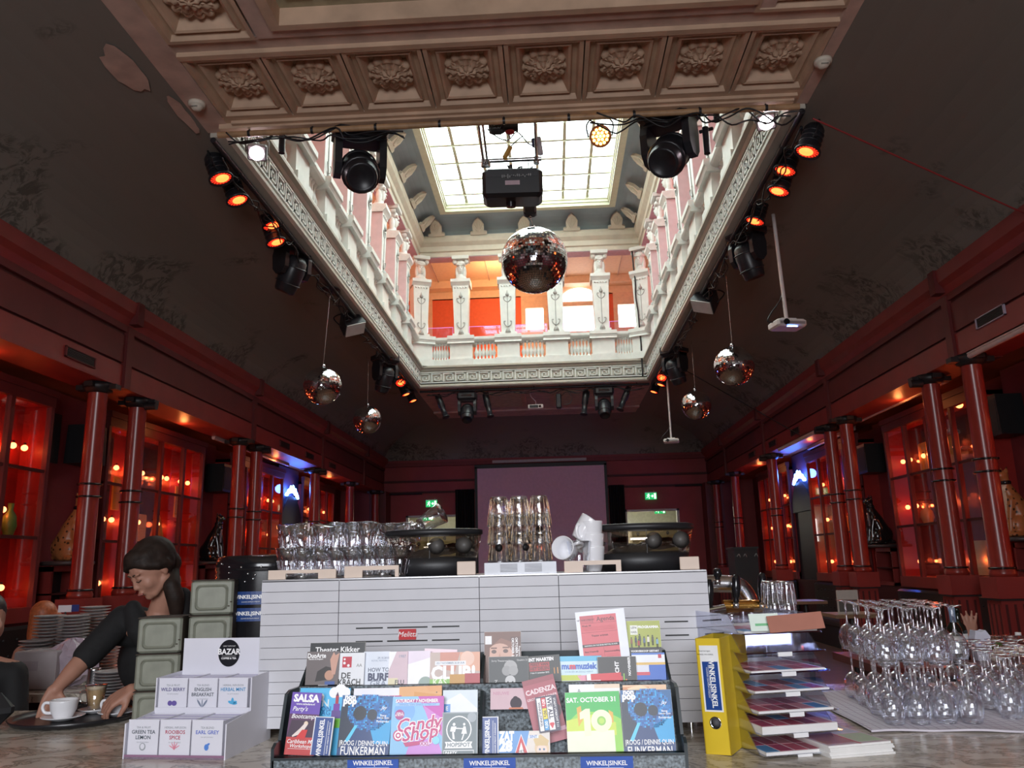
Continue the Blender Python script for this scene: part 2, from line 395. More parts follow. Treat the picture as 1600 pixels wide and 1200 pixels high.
def rosette():
    m = MB(); n=72; vs=[]; fs=[]
    prof=[(.16,.13),(.165,.095),(.145,.07),(.125,.085),(.10,.06),(.07,.075),(.055,.045),(.03,.05),(.0,.03)]
    for j,(r,z) in enumerate(prof):
        for k in range(n):
            a=2*PI*k/n; lob = abs(math.cos(6*a)) if j<4 else abs(math.cos(4*a+.4))
            rr=r*(.86+.16*lob); zz=z-.016*lob*(1 if 0<j<8 else 0); vs.append((rr*math.cos(a),rr*math.sin(a),zz))
    for j in range(len(prof)-1):
        for k in range(n): fs.append((j*n+k,(j+1)*n+k,(j+1)*n+(k+1)%n,j*n+(k+1)%n))
    m.add(vs,fs,OLD,True)
    for k in range(16):
        a=2*PI*k/16; m.tube((.06*math.cos(a),.06*math.sin(a),.06),(.135*math.cos(a),.135*math.sin(a),.075),.006,OLD,.011,6)
    m.sph((0,0,.045),.022,OLD,nu=10,nv=6)
    return m.mesh('rosette')
cm, rm = coffer(.64,.86), rosette(); cm2 = coffer(.70,.80)
def put_coffer(x,y,mesh):
    o=bpy.data.objects.new('coffer',mesh); COL.objects.link(o); o.parent=CE; o.location=(x,y,5.65)
    r=bpy.data.objects.new('rosette',rm); COL.objects.link(r); r.parent=o; r.location=(0,0,-.005); r.scale=(1.22,1.3,1)
for k in range(8): put_coffer(-2.86+.325+.65*k, 5.97, cm)
for k in range(3):
    put_coffer(-2.51, 4.94-.82*k, cm2); put_coffer(2.0, 4.94-.82*k, cm2)
# far part of the flat ceiling
b = MB(); b.box(fx0,fx1,AY1,YF,5.65,5.75,OLDB)
for (x0,x1) in ((-1.75,-.55),(.05,1.35)):
    b.box(x0,x1,18.3,20.3,5.6,5.65,OLD); b.box(x0+.1,x1-.1,18.45,20.15,5.58,5.6,mat('ochre panel',(.5,.42,.25),.6,var=.2,nscale=9))
b.box(fx0,fx1,20.9,21.1,5.61,5.65,OLDB)
b.build('ceiling_far_field', CE)
for x,y in ((-2.98,6.13),(2.37,5.98)):
    b=MB(); b.lathe([(.0,-.07),(.03,-.068),(.045,-.05),(.055,-.03),(.07,-.028),(.075,0)],CREAM,18); 
    for k in range(6): b.box(-.03+.01*k,-.026+.01*k,-.05,-.045,-.06,-.05,BLK)
    o=b.build('smoke_detector',None,(x,y,5.645)); tag(o,'round white smoke detector at the %s end of the coffered row'%('left' if x<0 else 'right'),'smoke detector')

# ================================================================ ATRIUM
def run(mb, x0,y0,x1,y1,out,prof,m):
    """profile [(inset,z)] extruded along an edge; inset>0 goes into the opening, out = unit normal away from it"""
    vs=[(x0-out[0]*p,y0-out[1]*p,z) for p,z in prof]+[(x1-out[0]*p,y1-out[1]*p,z) for p,z in prof]
    n=len(prof); mb.add(vs,[(k,(k+1)%n,n+(k+1)%n,n+k) for k in range(n)]+[tuple(range(n)),tuple(range(2*n-1,n-1,-1))],m)
EDG = (('left',AX0,AY0,AX0,AY1,(-1,0)),('right',AX1,AY0,AX1,AY1,(1,0)),('far',AX0,AY1,AX1,AY1,(0,1)),('near',AX0,AY0,AX1,AY0,(0,-1)))
BAND=[(-.25,5.6),(.0,5.6),(.03,5.63),(.03,5.67),(.0,5.69),(.0,5.99),(.03,6.0),(.05,6.04),(.10,6.06),(.10,6.1),(-.25,6.1)]
PLIN=[(-.28,6.1),(.02,6.1),(.02,6.24),(-.28,6.24)]
RAIL=[(-.22,6.66),(-.04,6.66),(.02,6.69),(.04,6.72),(.04,6.78),(-.22,6.78)]
ENTB=[(-.34,8.78),(-.02,8.78),(-.02,8.9),(.02,8.92),(.02,9.04),(.06,9.08),(.10,9.12),(.12,9.2),(.12,9.27),(-.34,9.27)]
for nm,x0,y0,x1,y1,out in EDG:
    mb=MB(); run(mb,x0,y0,x1,y1,out,[(max(p_,-.14),z_) for p_,z_ in BAND],mat('band ground with relief shade',(.50,.47,.40),.6,var=.06,nscale=6) if nm!='near' else OLD); run(mb,x0,y0,x1,y1,out,PLIN,WHITE)  # groove shade put into the ground colour to deepen the key relief
    # greek key relief
    L = math.hypot(x1-x0,y1-y0); n=int(L/.27); dx,dy=(x1-x0)/L,(y1-y0)/L; p=L/n
    Mx = Matrix(((dx,-out[0],0,x0),(dy,-out[1],0,y0),(0,0,1,0),(0,0,0,1)))
    za,zb = 5.72,5.96
    if nm!='near':
        for z in (za,zb): mb.box(0,L,-.001,.03,z-.011,z+.011,WHITE,Mx)
        for k in range(n):
            u=k*p; h=zb-za; t=.02
            for (a0,a1,c0,c1) in ((.0,.09,0,1),(.09,.86,.80,.88),(.78,.86,.18,.88),(.25,.86,.18,.26),(.25,.33,.18,.64),(.25,.62,.56,.64),(.54,.62,.38,.64)):
                mb.box(u+a0*p,u+a1*p,-.001,.03,za+c0*h,za+c1*h,WHITE,Mx)
    struct(mb,'trim_band_'+nm)
    mb=MB(); run(mb,x0,y0,x1,y1,out,RAIL,WHITE); struct(mb,'trim_rail_'+nm)
    mb=MB(); run(mb,x0,y0,x1,y1,out,ENTB,CREAM)
    run(mb,x0,y0,x1,y1,out,[(-.34,8.77),(-.02,8.77),(-.02,8.79),(-.34,8.79)],PINK); struct(mb,'trim_entablature_'+nm)
# cove and skylight
SX0,SX1,SY0,SY1 = -2.2,1.55,7.9,16.9
mb=MB(); N=8; rows=[]
for i in range(N+1):
    t=i/N; e=math.sin(t*PI/2); q=1-math.cos(t*PI/2)
    rows.append((q,9.27+.36*e))
vs=[];
for q,z in rows:
    xl=AX0-.02+(SX0-.12-AX0)*q; xr=AX1+.02+(SX1+.12-AX1)*q; ya=AY0-.02+(SY0-.12-AY0)*q; yb=AY1+.02+(SY1+.12-AY1)*q
    vs+=[(xl,ya,z),(xl,yb,z),(xr,yb,z),(xr,ya,z)]
mb.add(vs,[(i*4+k,i*4+(k+1)%4,(i+1)*4+(k+1)%4,(i+1)*4+k) for i in range(N) for k in range(4)],SKYB); struct(mb,'ceiling_cove')
mb=MB(); CG=mat('cream skylight frame',(.72,.70,.52),.5,var=.06)
for (a,c,z0,z1) in ((.14,.0,9.55,9.63),(.08,-.02,9.63,9.72),(.02,-.04,9.70,9.80)):
    X0,X1,Ya,Yb=SX0-a,SX1+a,SY0-a,SY1+a; x0,x1,ya,yb=SX0-c,SX1+c,SY0-c,SY1+c
    mb.box(X0,x0,Ya,Yb,z0,z1,CG); mb.box(x1,X1,Ya,Yb,z0,z1,CG); mb.box(x0,x1,Ya,ya,z0,z1,CG); mb.box(x0,x1,yb,Yb,z0,z1,CG)
o=struct(mb,'window_1')
mb=MB(); mb.box(SX0,SX1,SY0,SY1,9.80,9.81,SKYP); mb.build('glass_panes',o)
mb=MB(); nx=7; 
for k in range(1,nx):
    x=SX0+(SX1-SX0)*(k-.1)/(nx-.2); mb.box(x-.03,x+.03,SY0,SY1,9.74,9.8,CG)
ny=13
for k in range(1,ny):
    y=SY1-.42-(k-1)*.72; mb.box(SX0,SX1,y-.028,y+.028,9.75,9.8,CG)
    for j in range(1,nx):
        x=SX0+(SX1-SX0)*(j-.1)/(nx-.2); mb.sph((x,y,9.735),.035,CG,nu=8,nv=6)
mb.build('glazing_bars',o)
# antefixes on the cornice
mb=MB()
mb.prism([(-.17,0),(.17,0),(.17,.05),(.11,.07),(.12,.2),(.07,.3),(0,.36),(-.07,.3),(-.12,.2),(-.11,.07),(-.17,.05)],-.03,.03,CREAM,axis='y')
for k in range(-2,3): mb.tube((.01*k,-.035,.08),(.045*k,-.035,.27-.03*abs(k)),.012,CREAM,.008,6)
am=mb.mesh('antefix'); AN=0
def put_ant(x,y,rz):
    o=bpy.data.objects.new('trim_antefix',am); COL.objects.link(o); o.location=(x,y,9.27); o.scale=(1.15,1.15,1.15); o.rotation_euler=(R(48),0,rz); o['kind']='structure'
for x in (-2.5,-1.5,-.42,.7,1.75): put_ant(x,AY1-.13,0)
for k in range(8): y=17.1-1.235*k; put_ant(AX0+.13,y,PI/2); put_ant(AX1-.13,y,-PI/2)
# pillars with herm heads on pedestals
def pillar_meshes(wA,wB):
    """wA face towards the opening (-y local), wB the two sides"""
    ped=MB(); ped.box(-.26,.26,-.03,.3,6.1,6.62,WHITE); ped.box(-.29,.29,-.07,.3,6.1,6.26,WHITE); ped.prism([(-.10,6.62),(-.08,6.66),(-.10,6.70),(-.12,6.72),(-.12,6.8),(.32,6.8),(.32,6.62)],-.31,.31,WHITE,axis='x')
    sh=MB(); h0,h1=6.8,8.05
    sh.box(-.2,.2,.0,.36,h0,h0+.08,wA)
    vs=[(-.155,.03,h0),(.155,.03,h0),(.155,.33,h0),(-.155,.33,h0),(-.19,.0,h1),(.19,.0,h1),(.19,.36,h1),(-.19,.36,h1)]
    sh.add(vs,[(0,1,5,4)],wA); sh.add(vs,[(1,2,6,5),(3,0,4,7)],wB); sh.add(vs,[(2,3,7,6)],wA)
    GG=mat('grey relief ornament',(.38,.38,.36),.6)
    sh.tube((0,.02,6.95),(0,.005,7.75),.008,GG,n=6)
    for z in (7.0,7.6): 
        for s_ in (-1,1): sh.path([(0,.015,z),(s_*.07,.0,z+.05),(s_*.09,-.0,z+.13),(s_*.05,-.0,z+.13)],.009,GG,n=6,sub=3)
    sh.lathe([(0,0),(.035,.01),(.045,.05),(.02,.09),(0,.16)],GG,8,TR(0,.0,7.74)); sh.lathe([(.07,0),(.05,.06),(.03,.1),(.0,.13)],GG,8,TR(0,.01,6.86))
    cp=MB(); cp.prism([(-.0,8.05),(-.04,8.1),(-.07,8.13),(-.07,8.2),(.36,8.2),(.36,8.05)],-.23,.23,wA,axis='x')
    for k in range(5): cp.sph((-.13+.065*k,-.012,8.0),.02,wA,nu=8,nv=6)
    hd=MB(); hd.lathe([(.17,8.2),(.15,8.26),(.09,8.31),(.075,8.36)],wA,14,TR(0,.12,0)); hd.sph((0,.08,8.47),(.085,.10,.13),wA,nu=14,nv=10)
    hd.tube((0,-.03,8.46),(0,-.012,8.5),.014,wA,.006,6); hd.sph((0,-.015,8.41),(.03,.012,.008),wA,nu=8,nv=5)
    for s_ in (-1,1):
        hd.sph((s_*.032,-.012,8.505),(.016,.01,.009),GG,nu=8,nv=5)
        hd.sph((s_*.09,.1,8.4),(.045,.06,.16),wA,nu=8,nv=8); hd.lathe([(.0,-.07),(.05,-.06),(.055,0),(.05,.06),(0,.07)],wA,12,TR(s_*.14,.08,8.66,R(90),0,0)); 
    for k in range(7): hd.sph((-.075+.025*k,.0,8.57+.012*math.cos(k)),.024,wA,nu=8,nv=6)
    hd.box(-.2,.2,-.05,.34,8.71,8.79,wA); hd.sph((0,.1,8.62),(.13,.11,.09),wA,nu=12,nv=8)
    return [('pedestal',ped.mesh('pedestal')),('shaft',sh.mesh('shaft')),('capital',cp.mesh('capital')),('head',hd.mesh('head'))]
PF = pillar_meshes(WHITE,WHITE); PS = pillar_meshes(mat('stucco pale side',(.76,.76,.74),.55),PINKW)
def put_pillar(x,y,rz,P,lab,grp):
    r=empty('herm_pillar',(x,y,0),(0,0,rz),lab,'pillar',grp)
    for n_,me in P:
        o=bpy.data.objects.new(n_,me); COL.objects.link(o); o.parent=r
names=('leftmost free-standing','second','third','rightmost free-standing')
for i,x in enumerate((-1.96,-.865,.252,1.318)):
    put_pillar(x,AY1,0,PF,'white pillar with carved female head, %s of the four facing front on the far gallery side'%names[i].replace('second','second from left').replace('third','third from left'),'front facing gallery pillars')
put_pillar(AX0+.06,AY1-.1,R(25),PF,'herm pillar in the far left corner of the gallery opening','gallery corner pillars'); put_pillar(AX1-.06,AY1-.1,R(-25),PF,'herm pillar in the far right corner of the gallery opening','gallery corner pillars')
ordn=('nearest the far corner','second from the far corner','third from the far corner','fourth from the far corner','fifth from the far corner','sixth from the far corner','seventh from the far corner','nearest the photographer')
for k in range(8):
    y=17.46-1.235*(k+1)
    put_pillar(AX0,y,PI/2,PS,'pink-lit white gallery pillar on the left long side, %s'%ordn[k],'left side gallery pillars')
    put_pillar(AX1,y,-PI/2,PS,'pink-lit white gallery pillar on the right long side, %s'%ordn[k],'right side gallery pillars')
# balusters
bm_=MB(); bm_.lathe([(.045,6.24),(.045,6.27),(.022,6.29),(.028,6.33),(.05,6.39),(.052,6.42),(.035,6.47),(.018,6.54),(.02,6.6),(.03,6.62),(.045,6.63),(.045,6.66)],WHITE,12); bme=bm_.mesh('baluster')
def balrow(x0,y0,x1,y1,root,n=6):
    for k in range(n):
        t=(k+.5)/n; o=bpy.data.objects.new('baluster',bme); COL.objects.link(o); o.parent=root; o.location=(x0+(x1-x0)*t,y0+(y1-y0)*t,0)
def bay(x0,y0,x1,y1,lab,grp):
    r_=empty('balustrade',(x0,y0,0),label=lab,cat='balustrade',group=grp); balrow(0,0,x1-x0,y1-y0,r_)
ORD=('first','second','third','fourth','fifth','sixth','seventh','eighth','ninth')
xs=[-2.93,-1.96,-.865,.252,1.318,2.28]
for i in range(5): bay(xs[i]+.3,AY1+.1,xs[i+1]-.3,AY1+.1,'row of white balusters on the far gallery side, %s bay from the left'%ORD[i],'far baluster rows')
ys=[17.46-1.235*k for k in range(10)]
for xx,nm in ((AX0-.1,'left'),(AX1+.1,'right')):
    for i in range(9): bay(xx,ys[i+1]+.3,xx,ys[i]-.3,'row of white balusters on the %s gallery side, %s bay from the far corner'%(nm,ORD[i]),'side baluster rows')
# gallery rooms behind the pillars
GY=21.0
b=MB(); GF=mat('gallery floor grey',(.3,.28,.28),.5)
b.box(-6.6,AX0-.28,AY0-3,GY,5.98,6.08,GF); b.box(AX1+.28,5.9,AY0-3,GY,5.98,6.08,GF); b.box(AX0-.28,AX1+.28,AY1+.28,GY,5.98,6.08,GF); b.box(-6.6,5.9,AY0-3,AY0-.28,5.98,6.08,GF); struct(b,'floor_gallery')
b=MB(); b.box(-6.6,AX0-.3,AY0-3,GY,9.25,9.35,PEACH); b.box(AX1+.3,5.9,AY0-3,GY,9.25,9.35,PEACH); b.box(-6.6,5.9,AY0-3,AY0-.3,9.25,9.35,PEACH)
b.box(AX0-.3,AX1+.3,AY1+.3,GY,9.25,9.35,PEACH)
for k in range(8): b.box(-2.9+.7*k,-2.88+.7*k,AY1+.4,GY,9.22,9.25,OLDB)
b.box(-6.6,5.9,GY-.35,GY,9.05,9.25,PEACH); struct(b,'ceiling_gallery')
b=MB()
b.box(-6.6,5.9,GY+.12,GY+.16,6.0,9.35,PEACH)
wins=[(-3.37,-3.0),(-.0,.45),(2.35,2.8)]
b.box(-6.6,5.9,GY,GY+.1,8.82,9.35,PEACH); b.box(-6.6,5.9,GY,GY+.1,6.0,6.7,GREYW); 
def px(x,y): return at(x,y,Y=GY)
spans=[(-6.6,px(645,500).x,GREYW),(px(671,500).x,px(815,500).x,GREYW),(px(852,500).x,px(874,500).x,GREYW),(px(938,500).x,px(962,500).x,GREYW),(px(997,500).x,5.9,GREYW)]
for a,c,m_ in spans: b.box(a,c,GY,GY+.1,6.7,8.85,m_)
struct(b,'wall_gallery_far')
LIL=mat('lilac curtain glow',(.5,.3,.6),.6)
for i,(xa,xb_,yt,yb_) in enumerate(((650,669,486,521),(822,849,481,516),(877,935,477,519),(967,995,475,512))):
    p0=px(xa,yb_); p1=px(xb_,yt); b=MB(); f=mat('peach window frame',(.8,.55,.38),.5)
    b.box(p0.x-.12,p0.x,GY-.03,GY+.1,6.7,8.84,f); b.box(p1.x,p1.x+.12,GY-.03,GY+.1,6.7,8.84,f); b.box(p0.x,p1.x,GY-.03,GY+.1,p1.z,8.84,f)
    b.box(p0.x,p1.x,GY-.03,GY+.1,6.7,p0.z,f)
    o=struct(b,'window_%d'%(i+2)); g=MB(); g.box(p0.x,p1.x,GY+.05,GY+.07,p0.z,p1.z,WINP)
    if i==2:
        n=14; cxm=(p0.x+p1.x)/2; g.prism([(cxm+(p1.x-p0.x)/2*math.cos(PI*k/n), p1.z+.13+.38*math.sin(PI*k/n)) for k in range(n+1)],GY-.045,GY-.035,WINP,axis='y')
    g.build('window_pane',o)
for nm,xx in (('left',-6.6),('right',5.9)):
    b=MB(); b.box(xx-.05,xx+.05,AY0-3,GY,6.0,9.35,mat('gallery side orange wall',(.85,.28,.08),.6)); struct(b,'wall_gallery_'+nm)
b=MB(); b.box(-6.6,5.9,AY0-3.05,AY0-2.95,6.0,9.35,GREYW); struct(b,'wall_gallery_near')
lamp('POINT',(-1.15,GY-.30,7.3),16,(1,.45,.08),.12,name='gallery_uplight'); lamp('POINT',(-1.2,19.4,8.6),60,(1,.62,.3),.2,name='gallery_lamp')
for x,y in ((-4.8,8.5),(-4.8,12.5),(-4.8,16.5)): lamp('POINT',(x,y,8.4),60,(1,.5,.35),.2,name='gallery_lamp')
for x,y in ((4.1,8.5),(4.1,12.5),(4.1,16.5)): lamp('POINT',(x,y,8.4),60,(1,.55,.6),.2,name='gallery_lamp')
# acrylic wind screens on the far rail
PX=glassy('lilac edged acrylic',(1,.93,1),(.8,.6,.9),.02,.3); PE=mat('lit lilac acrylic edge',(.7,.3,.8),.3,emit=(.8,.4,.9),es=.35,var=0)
for i,(xa,xb_) in enumerate(((667,708),(733,782),(806,855),(880,925),(953,1000))):
    p0=at(xa,520,Y=AY1+.15); p1=at(xb_,520,Y=AY1+.15); b=MB(); b.box(p0.x,p1.x,-.005,.005,6.8,7.07,PX); b.box(p0.x,p1.x,-.006,.006,7.07,7.08,PE); b.box(p1.x-.01,p1.x,-.006,.006,6.8,7.08,PE); b.box(p0.x,p0.x+.01,-.006,.006,6.8,7.08,PE)
    o=b.build('acrylic_screen',None,(0,AY1+.15,0)); tag(o,'clear acrylic screen with lilac edge on the far rail, number %s from the left bay'%('one','two','three','four','five')[i],'screen','acrylic rail screens')
# ================================================================ ORGANIC SHAPES
def capsule(mb, p0, p1, r0, r1, m, n=14):
    p0=Vector(p0); p1=Vector(p1); d=(p1-p0)
    if d.length<1e-5: return
    mb.tube(p0,p1,r0,m,r1,n,True); mb.sph(p0,r0,m,nu=n,nv=8); mb.sph(p1,r1,m,nu=n,nv=8)
def chain(mb, pts, m, n=14):
    for (a,ra),(b_,rb) in zip(pts[:-1],pts[1:]): capsule(mb,a,b_,ra,rb,m,n)
def melt(mb, name, voxel, smooth=6, mats=None, colour=None):
    """fuse overlapping closed shapes into one continuous skin"""
    o=mb.build('tmp'); r=o.modifiers.new('r','REMESH'); r.mode='VOXEL'; r.voxel_size=voxel; r.use_smooth_shade=True
    s_=o.modifiers.new('s','SMOOTH'); s_.factor=.5; s_.iterations=smooth
    bpy.context.view_layer.update()
    me=bpy.data.meshes.new_from_object(o.evaluated_get(bpy.context.evaluated_depsgraph_get())); me.name=name
    bpy.data.objects.remove(o)
    me.materials.clear()
    for m_ in (mats or mb.mats[:1]): me.materials.append(m_)
    if colour:
        for p in me.polygons: p.material_index=colour(p.center)
    for p in me.polygons: p.use_smooth=True
    return me
def objm(name, me, parent=None, loc=None, rot=None):
    o=bpy.data.objects.new(name,me); COL.objects.link(o)
    if parent: o.parent=parent
    if loc is not None: o.location=loc
    if rot is not None: o.rotation_euler=rot
    return o

# ================================================================ CABINETS, COLUMNS, NICHES
CABI = mat('cabinet lacquer red',(.30,.016,.012),.4,var=.1)
MIRR = mat('smoky mirror',(.20,.17,.20),.12,.8,var=.05)
BULB = mat('red glass bulb',(.9,.2,.1),.3,emit=(1,.16,.04),es=24,var=0)
BULBW= mat('bulb glowing core',(1,.8,.5),.3,emit=(1,.25,.08),es=9,var=0)
PAPER= mat('cream paper',(.75,.62,.42),.7,var=.12,nscale=30)
bulbm=MB(); bulbm.sph((0,0,0),.036,BULBW,nu=12,nv=8); bulbm.tube((0,0,.025),(0,0,.06),.014,BLK,n=8); bulbm.sph((0,0,-.0),.036,BULB,nu=10,nv=8) if False else None
bulbme=bulbm.mesh('bulb')
ZR=[1.30,2.06,2.82,3.58]
def cabinet(side, ya, yb, lab, mirrored, power=1.5):
    s = -1 if side=='left' else 1; xf = WL if side=='left' else WR
    root=empty('display_cabinet',(xf,ya,0),label=lab,cat='cabinet',group='lit display cabinets along the side walls'); L=yb-ya; D=.5*s
    def bx(mb,d0,d1,u0,u1,z0,z1,m): q=sorted((d0*s,d1*s)); mb.box(q[0],q[1],u0,u1,z0,z1,m)
    c=MB(); bx(c,.32,.34,0,L,1.2,3.66,CABI); bx(c,.02,.34,0,.03,1.2,3.66,CABI); bx(c,.02,.34,L-.03,L,1.2,3.66,CABI); bx(c,.02,.34,0,L,1.2,1.3,CABI); bx(c,.02,.34,0,L,3.6,3.66,CABI)
    n=4; pw=L/n
    for k in mirrored: bx(c,.30,.32,k*pw+.03,(k+1)*pw-.03,1.3,3.6,MIRR)
    c.build('case',root)
    f=MB(); bx(f,-.04,.03,0,L,1.14,1.30,RED); bx(f,-.04,.03,0,L,3.58,3.70,REDD); bx(f,-.06,.03,-.02,L+.02,3.70,3.78,REDD)
    for k in range(n+1):
        w_=.06 if k in (0,n) else .045; bx(f,-.03,.03,k*pw-w_ if k==n else max(0,k*pw-w_/2),min(L,k*pw+w_),1.3,3.58,REDD)
    for z in ZR[1:3]: bx(f,-.015,.02,0,L,z-.018,z+.018,REDG)
    f.build('frame',root)
    g=MB(); bx(g,.0,.004,.03,L-.03,1.3,3.58,glassy('cabinet glass',(1,1,1),(.5,.5,.5),.0,.2)); g.build('glass',root)
    h=MB(); 
    for z in ZR[1:3]: bx(h,.05,.30,.03,L-.03,z-.01,z+.0,glassy('shelf glass',(.9,1,.95),(.8,.9,.85),.1,.4))
    h.build('shelf',root)
    rr=random.Random(int(ya*10)+(0 if side=='left' else 7)); NB=0
    for j,z in enumerate((1.52,2.36,3.08)):
        for k in range(n):
            for q in range(rr.choice((1,1,2)) ):
                u=k*pw+pw*(.5+.2*(q if q else -.3)+rr.uniform(-.1,.1)); o=objm('bulb',bulbme,root,(.15*s,u,z))
                lamp('POINT',(xf+(.15+.06)*s,ya+u,z),power,(1,.11,.025),.02,name='cabinet_bulb_light')
        for uu in (L*.25,L*.75): lamp('POINT',(xf+.12*s,ya+uu,z+.02),power*.8,(1,.12,.03),.04,name='cabinet_fill_light')
    return root
SPAN=[(6.05,9.05),(10.25,13.25),(14.45,17.35),(18.75,21.5)]
PL=['nearest the bar','second from the bar','third from the bar','farthest from the bar']
for side in ('left','right'):
    for i,(a,c) in enumerate(SPAN): cabinet(side,a,c,'red glazed wall cabinet lit by red bulbs, on the %s wall, %s'%(side,PL[i]),((0,2) if side=='left' else (1,3)) if i<2 else (1,))
# things on the cabinet shelves
def item(kind,side,y,z,w_,h,m,lab,d=.03,x=.17,shape=None):
    s=-1 if side=='left' else 1; xf=WL if side=='left' else WR; b=MB()
    if shape=='cone': b.lathe([(w_/2,0),(w_/2*.35,h*.9),(w_*.1,h)],m,16)
    elif shape=='vase': b.lathe([(w_*.3,0),(w_*.5,h*.3),(w_*.42,h*.6),(w_*.15,h*.8),(w_*.22,h)],m,16)
    elif shape=='book': b.box(-.02,.02,-w_/2,w_/2,0,h,m); b.box(-.022,-.018,-w_/2+.02,w_/2-.02,.03,h-.03,mat('printed page',(.5,.42,.3),.7,var=.35,nscale=40)); b.box(.018,.022,-w_/2+.02,w_/2-.02,.03,h-.03,mat('printed page'))
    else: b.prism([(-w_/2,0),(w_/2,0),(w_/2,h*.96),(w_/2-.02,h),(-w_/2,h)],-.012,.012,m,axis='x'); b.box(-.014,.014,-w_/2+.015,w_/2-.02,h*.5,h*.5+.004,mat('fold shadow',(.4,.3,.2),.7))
    o=b.build(kind,None,(xf+s*x,y,z+.0)); tag(o,lab,{'paper_sheet':'paper','book':'book','shade':'lampshade','vase':'vase','carton':'box'}[kind]); return o
YEL=mat('yellow card',(.75,.5,.08),.6); OCH=mat('ochre sleeve',(.6,.42,.15),.6); CYN=mat('pale green jar',(.45,.6,.4),.4)
item('paper_sheet','left',8.0,2.86,.42,.62,PAPER,'tall cream paper sheet standing on the top shelf of the left cabinet nearest the bar',x=.2)
item('paper_sheet','left',8.35,2.08,.42,.60,PAPER,'cream paper sheet on the middle shelf of the left cabinet nearest the bar',x=.2)
item('paper_sheet','left',7.3,2.86,.35,.55,PAPER,'shorter cream paper sheet beside the tall one on the top left shelf',x=.2)
item('book','left',8.3,1.34,.36,.36,mat('pink book',(.6,.35,.3),.6),'open picture book with a rose print in the left cabinet nearest the bar')
item('vase','left',8.75,2.08,.16,.36,mat('green vase',(.1,.3,.08),.3),'green vase on the middle shelf of the left cabinet nearest the bar',shape='vase')
item('shade','left',12.15,2.08,.24,.42,mat('orange shade',(.8,.42,.1),.6),'orange cone shaped lampshade in the second left cabinet',shape='cone')
item('paper_sheet','left',11.75,2.08,.5,.42,PAPER,'cream paper behind the orange cone shade in the second left cabinet',x=.28)
item('carton','left',10.9,2.5,.18,.46,YEL,'tall yellow carton hanging in the second left cabinet beside the near column'); item('carton','left',12.75,2.5,.16,.5,YEL,'narrow yellow carton in the far pane of the second left cabinet')
item('book','left',12.6,1.34,.3,.4,mat('floral book',(.5,.45,.3),.6),'upright floral covered book at the bottom of the second left cabinet')
item('book','right',11.4,2.86,.26,.4,OCH,'ochre book standing on the top shelf of the second right cabinet'); item('book','right',12.35,2.86,.26,.42,YEL,'yellow covered book on the top shelf of the second right cabinet')
item('vase','right',12.5,2.08,.2,.3,mat('bone white vase',(.6,.5,.35),.5),'bone coloured vase on the middle shelf of the second right cabinet',shape='vase'); item('carton','right',11.1,1.34,.3,.45,CYN,'pale green carton at the bottom of the second right cabinet')
item('book','right',8.3,2.86,.26,.5,OCH,'ochre book on the top shelf of the right cabinet nearest the bar'); item('carton','right',8.3,1.34,.35,.45,CYN,'pale green carton in the right cabinet nearest the bar'); item('vase','right',15.9,2.08,.2,.32,mat('gold vase',(.6,.35,.1),.3),'gold vase in the third right cabinet',shape='vase')
# low panelling and black quilted benches under the cabinets
QLT=mat('black quilted leather',(.015,.014,.014),.4,coat=.2)
for side in ('left','right'):
    s=-1 if side=='left' else 1; xf=WL if side=='left' else WR; b=MB(); q=sorted((xf,xf+s*.5)); b.box(q[0],q[1],5,22,0,1.14,REDG); struct(b,'trim_panel_'+side)
    for i,(a,c) in enumerate(SPAN):
        t=empty('bench',(xf-s*.02,a+.05,0),label='black quilted leather bench under the %s cabinet %s'%(side,PL[i]),cat='bench',group='wall benches'); L=c-a-.1
        bk=MB(); bk.cbox((-s*.06,L/2,.78),(.12,L,.66),QLT,b=.03)
        for k in range(int(L/.22)):
            for z in (.66,.82,.98): bk.sph((-s*.122,.11+k*.22+(.11 if z==.82 else 0),z),.014,QLT,nu=8,nv=5)
        bk.build('backrest',t); st=MB(); st.cbox((-s*.22,L/2,.42),(.38,L,.12),QLT,b=.03); st.build('seat',t); bs=MB(); bs.box(*sorted((-s*.05,-s*.38)),.02,L-.02,0,.36,BLK); bs.build('base',t)
# columns
COLR=mat('glossy red column',(.27,.033,.024),.3,coat=.12,var=.05)
def column_meshes():
    sh=MB(); sh.lathe([(.13,1.38),(.135,1.42),(.118,1.46),(.112,1.5),(.105,3.72),(.11,3.74)],COLR,24)
    rg=MB(); 
    for z in (2.50,2.64,1.47): rg.lathe([(.10,z-.012),(.135,z-.01),(.135,z+.01),(.10,z+.012)],BLKG,24)
    pd=MB(); pd.box(-.17,.17,-.17,.17,1.16,1.38,RED); pd.box(-.14,.14,-.14,.14,0,1.16,RED)
    for k in (-.09,0,.09):
        pd.box(k-.012,k+.012,-.145,.145,.1,1.1,REDG); pd.box(-.145,.145,k-.012,k+.012,.1,1.1,REDG)
    pd.box(-.175,.175,-.175,.175,1.14,1.155,BLK)
    cp=MB(); cp.lathe([(.11,3.70),(.14,3.72),(.17,3.76),(.17,3.82)],BLK,20); cp.box(-.24,.24,-.06,.06,3.74,3.80,BLK); cp.box(-.05,.05,-.22,.22,3.75,3.81,BLK)
    return [('shaft',sh.mesh('shaft')),('ring',rg.mesh('ring')),('pedestal',pd.mesh('pedestal')),('capital',cp.mesh('capital'))]
CM=column_meshes()
upm=MB(); upm.tube((-.07,0,0),(.07,0,0),.05,BLK,n=14); upm.box(-.02,.02,-.02,.02,-.02,.06,BLK); upme=upm.mesh('clamp_light')
